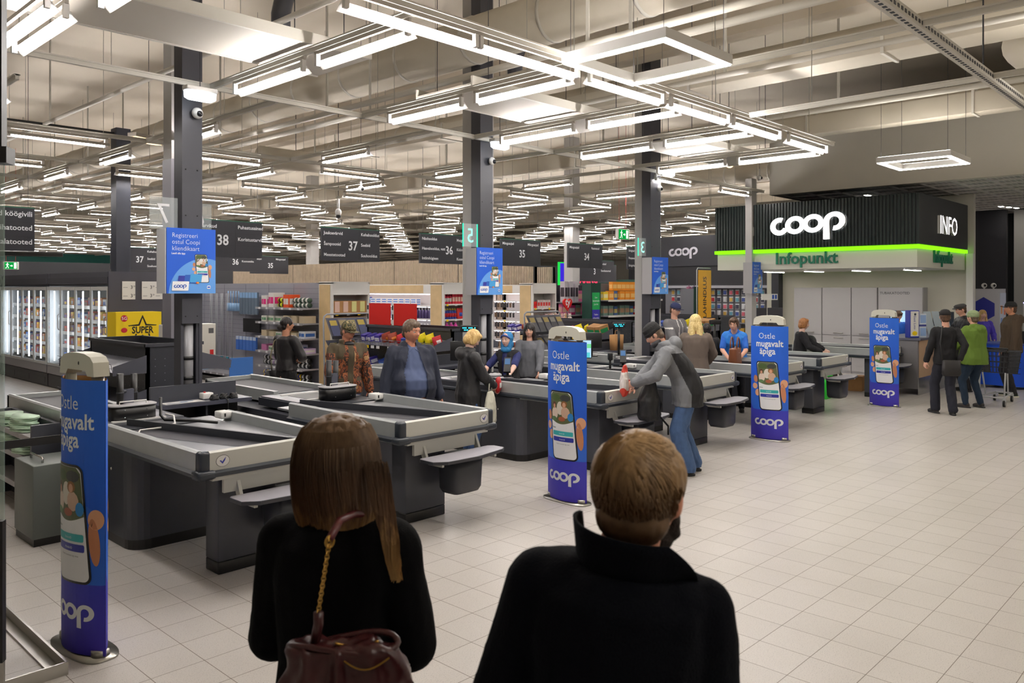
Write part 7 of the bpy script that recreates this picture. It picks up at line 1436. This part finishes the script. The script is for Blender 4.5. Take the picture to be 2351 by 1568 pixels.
# ================================================================ the two people in front
def strand_mat(name, stops, rough=.5):
    m = bpy.data.materials.new(name); m.use_nodes = True; MATS[name] = m; nt = m.node_tree; N = nt.nodes; L = nt.links; b = N['Principled BSDF']; b.inputs['Roughness'].default_value = rough; b.inputs['Specular IOR Level'].default_value = .35
    tc = N.new('ShaderNodeTexCoord'); sx = N.new('ShaderNodeSeparateXYZ'); L.new(tc.outputs['Object'], sx.inputs[0])
    mp = N.new('ShaderNodeMapping'); mp.inputs['Scale'].default_value = (60, 60, 4); L.new(tc.outputs['Object'], mp.inputs[0]); n = N.new('ShaderNodeTexNoise'); n.inputs['Scale'].default_value = 1; n.inputs['Detail'].default_value = 3; L.new(mp.outputs[0], n.inputs['Vector'])
    a = N.new('ShaderNodeMath'); a.operation = 'MULTIPLY_ADD'; a.inputs[1].default_value = .16; L.new(n.outputs['Fac'], a.inputs[0]); L.new(sx.outputs[2], a.inputs[2])
    mr = N.new('ShaderNodeMapRange'); mr.inputs[1].default_value = stops[0][0]; mr.inputs[2].default_value = stops[-1][0]; L.new(a.outputs[0], mr.inputs[0]); r = N.new('ShaderNodeValToRGB'); L.new(mr.outputs[0], r.inputs[0])
    for i, (z, c) in enumerate(stops):
        e = r.color_ramp.elements[i] if i < 2 else r.color_ramp.elements.new(.5); 
    for e, (z, c) in zip(list(r.color_ramp.elements), stops): pass
    lo, hi = stops[0][0], stops[-1][0]
    for i, (z, c) in enumerate(stops): r.color_ramp.elements[i].position = (z-lo)/(hi-lo); r.color_ramp.elements[i].color = (*rgb(*c), 1)
    L.new(r.outputs[0], b.inputs['Base Color']); return m
rnd = random.Random(5)
blackw = mat('black wool', (7, 7, 9), .95, bump=.35, bscale=260, spec=.12)
Pw = person('woman with long brown hair fading to blonde, in a black coat, foreground', 1.298, 1.901, 34, 1.735, fem=1, skin='fair', top=blackw, hem=.42, trousers=(14, 14, 16), sw=.150, armw=.026, infl=.04, flare=.04, handL=(-.08, .24, 1.06), handR=(.11, .27, 1.14), elbL=(-.6, -.7, -.5), elbR=(.38, -.8, -.5), yaw=-14, noears=1, brow=C_(110, 80, 60), curl=.8, fold=.007, fscale=6, collar=2, tvox=.010)
Hm = Pw['Hm']; om = strand_mat('brown hair with blonde ends', [(1.36, (240, 204, 138)), (1.49, (186, 146, 94)), (1.60, (96, 70, 50)), (1.72, (74, 56, 42)), (1.88, (132, 106, 80))])
rr = [(.132, .015, .02), (.122, .058, .07), (.10, .085, .10), (.06, .105, .12), (0, .115, .128), (-.06, .119, .122), (-.12, .118, .108), (-.17, .108, .094), (-.23, .080, .075)]
def rad(z):
    for (a, b) in zip(rr[:-1], rr[1:]):
        if a[0] >= z >= b[0]: f = (a[0]-z)/(a[0]-b[0]); return a[1]+(b[1]-a[1])*f, a[2]+(b[2]-a[2])*f
    return (rr[0][1], rr[0][2]) if z > .1 else (rr[-1][1], rr[-1][2])
b = MB(); b.loft([(Hm @ V((0, -.02, z)), rx*.95, ry*.95, Pw['Hr']) for z, rx, ry in rr], om, 26)
hb = solidify_mesh(b, 'hair', .008, Pw['t'], 2, .007, 26, stretch=(1, 1, .2), mats=[om], seed=4)
b = MB()
for i in range(3400):
    th = rnd.uniform(PI*.72, PI*2.28); side = math.cos(th); zend = rnd.uniform(-.25, -.20); z0 = rnd.choice([.128, .12, .10, .06, .0]); lift = rnd.uniform(.94, 1.05); ph = rnd.uniform(0, 6); pts = []; n = 13; rs = []
    for k in range(n):
        f = k/(n-1); z = z0+(zend-z0)*f; zz = max(z, -.205); rx, ry = rad(zz); t2 = th+.09*math.sin(ph+z*20)*f+.0; fl = 1+max(0, -.14-z)*(-.5); x = rx*lift*fl*math.cos(t2); y = -.02+ry*lift*math.sin(t2)
        pts.append(Hm @ V((x, y, z))); rs.append(.0024*(1-.55*f)+.0004)
    b.tube(pts, rs, om, 3, cap=False)
inv = (M.Translation(Pw['t'].location) @ M.Rotation(Pw['t'].rotation_euler.z, 4, 'Z') @ M.Scale(Pw['s'], 4)).inverted()
def Wp(u, v, d): # real position behind the shoulder
    k = (u-CXP)/FP; return V(((.72504+.6887*k)*d, (.6887-.72504*k)*d, CAMZ-(v-HZP)*d/FP))
lock = [inv @ Wp(*q) for q in ((862, 1060, 2.17), (872, 1120, 2.13), (884, 1180, 2.08), (896, 1240, 2.045), (903, 1290, 2.05), (911, 1335, 2.07))]
for i in range(420):
    a, r0, ph = rnd.uniform(0, 2*PI), rnd.random()**.5, rnd.uniform(0, 6); st, en = rnd.uniform(0, .2), rnd.uniform(.8, 1); pts = []; rs = []
    for k in range(13):
        f = st+(en-st)*k/12; q = f*5; j = min(4, int(q)); c = lock[j].lerp(lock[j+1], q-j); w = (.030-.020*f)*r0; pts.append(c+V((w*math.cos(a)+.006*math.sin(ph+9*f), w*math.sin(a)+.004*math.cos(ph+9*f), 0))); rs.append(.0021*(1-.5*f))
    b.tube(pts, rs, om, 3, cap=False)
b.build('hair_strands', Pw['t'])
# shoulder bag with chain
bl_ = mat('burgundy leather', (62, 24, 26), .32, bump=.25, bscale=22); gold = mat('brass gold', (188, 148, 72), .3, .9)
t = thing('leather_handbag', 'slouchy burgundy leather handbag on a gold chain, foreground', 'handbag', (0, 0, 0)); c = V((1.115, 1.61, .015))
b = MB(); A = M.Rotation(math.radians(-42), 3, 'Z'); ringd = [(.86, .19, .075), (.90, .205, .09), (1.02, .20, .095), (1.12, .165, .075), (1.19, .135, .055), (1.235, .125, .045)]
b.loft([(c+V((0, 0, z)), rx, ry, A) for z, rx, ry in ringd], bl_, 26, .8); o = solidify_mesh(b, 'bag_body', .008, t, 1, .016, 12, stretch=(1, 1, .5), mats=[bl_], seed=9)
b = MB(); b.tube([c+A @ V((.126*math.cos(a), .046*math.sin(a), 1.238+.012*math.sin(2*a))) for a in [2*PI*q/30 for q in range(30)]], .008, bl_, 7, closed=True); b.build('bag_rim', t)
b = MB(); b.tube([c+A @ V((-.02+.10*f, -.01+.02*math.sin(3*f), 1.245-.018*math.sin(PI*f))) for f in [q/12 for q in range(13)]], .0035, gold, 6); b.tube([c+A @ V((.0+.11*f, -.05-.014*math.sin(PI*f), 1.225-.02*math.sin(PI*f))) for f in [q/10 for q in range(11)]], .0022, gold, 5); b.build('zip', t)
top_ = Wp(812, 1180, 2.13); mid = Wp(757, 1238, 1.96); end = Wp(731, 1405, 1.90)
b = MB(); q0 = [Wp(905, 1225, 2.28), Wp(850, 1180, 2.22), top_, Wp(780, 1195, 2.04), mid]
for a_, b_ in zip(q0[:-1], q0[1:]):
    pass
b.tube(q0, .010, mat('burgundy strap', (92, 34, 38), .35), 8); b.build('leather_strap', t)
b = MB(); n = 21
for i in range(n):
    p = mid+(end-mid)*(i/(n-1)); a = PI/2*(i % 2)+.4; ax = V((math.cos(a), math.sin(a), 0)); dz = (end-mid).normalized()
    b.tube([p+ax*.0055*math.cos(w_)+dz*.0062*math.sin(w_) for w_ in [2*PI*q/8 for q in range(8)]], .0014, gold, 5, closed=True)
b.tube([mid+V((.012*math.cos(w_), 0, .014*math.sin(w_)-.006)) for w_ in [2*PI*q/12 for q in range(12)]], .0028, gold, 6, closed=True); b.build('gold_chain', t)
MB().tube([end, end+V((0, 0, -.03)), c+V((-.06, .05, 1.2))], .012, bl_, 8).build('strap_tab', t)
w_ = Wp(922, 1300, 2.28); t = thing('striped_packet', 'white, blue and violet striped packet held by the long-haired woman', 'packet', tuple(w_), .3)
MB().loft([((0, 0, -.07), .03, .03), ((0, 0, -.02), .036, .034), ((0, 0, .05), .034, .03), ((0, 0, .065), .02, .018)], mat('packet pearl', (214, 222, 226), .3), 18).build('packet_body', t); MB().loft([((0, 0, -.0), .037, .035), ((0, 0, .022), .0365, .034)], C_(40, 150, 200), 18).loft([((0, 0, -.05), .034, .033), ((0, 0, -.03), .0365, .035)], C_(120, 110, 190), 18).build('stripe', t)
# --- man with the raised collar
darkw = mat('dark navy wool', (8, 10, 17), .95, bump=.4, bscale=240, spec=.12)
Pm = person('man with short light brown hair in a dark navy coat with raised collar, foreground', 1.372-.135, .925+.18, 36, 1.865, hdrop=.045, hdx=.015, skin='ruddy', top=darkw, hem=.5, trousers=(16, 16, 20), sw=.148, armw=.006, infl=.036, flare=.05, handL=(-.25, .02, .82), handR=(.25, .02, .82), yaw=-12, pitch=3, roll=-4, fold=.006, fscale=6, tvox=.010, bvox=.006, brow=C_(110, 84, 60), hs=1.0)
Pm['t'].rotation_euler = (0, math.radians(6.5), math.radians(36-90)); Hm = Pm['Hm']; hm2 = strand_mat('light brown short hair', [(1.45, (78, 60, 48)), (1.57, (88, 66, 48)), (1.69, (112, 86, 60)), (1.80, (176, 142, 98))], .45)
b = MB(); b.ell(Hm @ V((0, -.014, .03)), (.083, .096, .097), hm2, 26, 18, Pm['Hr']); b.ell(Hm @ V((0, .03, .08)), (.066, .056, .040), hm2, 20, 12, Pm['Hr']); b.ell(Hm @ V((0, -.052, -.03)), (.069, .045, .056), hm2, 20, 12, Pm['Hr']); b.ell(Hm @ V((.05, -.01, .04)), (.04, .07, .06), hm2, 16, 10, Pm['Hr']); b.ell(Hm @ V((-.05, -.01, .04)), (.04, .07, .06), hm2, 16, 10, Pm['Hr'])
solidify_mesh(b, 'hair', .006, Pm['t'], 2, .003, 60, mats=[hm2], seed=1)
b = MB(); wh = V((-.012, -.06, .115))
for i in range(5200):
    u_ = V((rnd.gauss(0, 1), rnd.gauss(0, 1), rnd.gauss(0, 1))).normalized()
    if u_.z < -.45 or (u_.y > .35 and u_.z < .45) or (u_.z < 0 and u_.y > -.25): continue
    c0 = V((0, -.014, .026)); el = V((.086, .0985, .099)); low = max(0, -u_.z); p = c0+V((u_.x*el.x*(1-.16*low), u_.y*el.y, u_.z*el.z*(1+.2*low))); dn = V((u_.x/el.x, u_.y/el.y, u_.z/el.z)).normalized()
    fl = (p-wh); fl = fl-dn*fl.dot(dn); fl = fl.normalized() if fl.length > .01 else V((1, 0, 0)); sw_ = dn.cross(fl)*.5*math.exp(-(p-wh).length*16); dr = (fl+sw_+V((0, .25, -.15 if u_.z < .5 else 0))).normalized(); Ln = rnd.uniform(.02, .042)*(1 if u_.z > .1 else .45); pts = []
    for k in range(5):
        f = k/4; q = p+dr*Ln*f; v = q-c0; sc_ = V((v.x/el.x, v.y/el.y, v.z/el.z)).length; q = c0+v/sc_*(1.0+.055*f*(1-f)*4*.35+.012); pts.append(Hm @ q)
    b.tube(pts, [.0013, .0013, .0011, .0009, .0004], hm2, 3, cap=False)
b.build('hair_strands', Pm['t'])
b = MB(); b.ell(Hm @ V((.0, .045, -.078)), (.066, .05, .045), mat('dark beard', (40, 28, 22), .8, bump=.5, bscale=200), 18, 12, Pm['Hr']); b.cone(Hm @ V((.062, .03, -.03)), .014, Hm @ V((.055, .05, -.07)), .022, MATS['dark beard']); b.cone(Hm @ V((-.062, .03, -.03)), .014, Hm @ V((-.055, .05, -.07)), .022, MATS['dark beard']); solidify_mesh(b, 'beard', .006, Pm['t'], 1, .003, 60, mats=[MATS['dark beard']])
b = MB(); n = 34; B = Pm['bend']; rows = []
for j in range(5):
    g_ = j/4; row = []
    for i in range(n):
        f = i/(n-1); a = math.radians(150+f*225); z = 1.44+(.098-.012*f)*g_; p = V(((.085+.020*g_)*math.cos(a)+.008, -.012+(.078+.022*g_)*math.sin(a), z))
        tip = max(0, (f-.70)/.30); p += V((.022, -.03, -.085))*(tip*g_); tl = max(0, (.15-f)/.15); p += V((-.004, .0, -.004))*tl*g_; row.append(B(p))
    rows.append(row)
vs = [v for r in rows for v in r]; vs2 = [v+V((v.x, v.y, 0)).normalized()*.007 for v in vs]; fs = []
for j in range(4):
    for i in range(n-1): q = (j*n+i, j*n+i+1, (j+1)*n+i+1, (j+1)*n+i); fs.append(q); fs.append(tuple(x+5*n for x in q)[::-1])
for i in range(n-1): fs.append((4*n+i, 4*n+i+1, 9*n+i+1, 9*n+i)); fs.append((i, 5*n+i, 5*n+i+1, i+1))
for j in range(4): fs.append((j*n, (j+1)*n, (j+6)*n, (j+5)*n)); fs.append((j*n+n-1, (j+5)*n+n-1, (j+6)*n+n-1, (j+1)*n+n-1))
b.add(vs+vs2, fs, darkw, True); b.build('raised_collar', Pm['t'])
# camera focus falls on the tills
cd.dof.use_dof = True; cd.dof.focus_distance = 9.5; cd.dof.aperture_fstop = 5.6
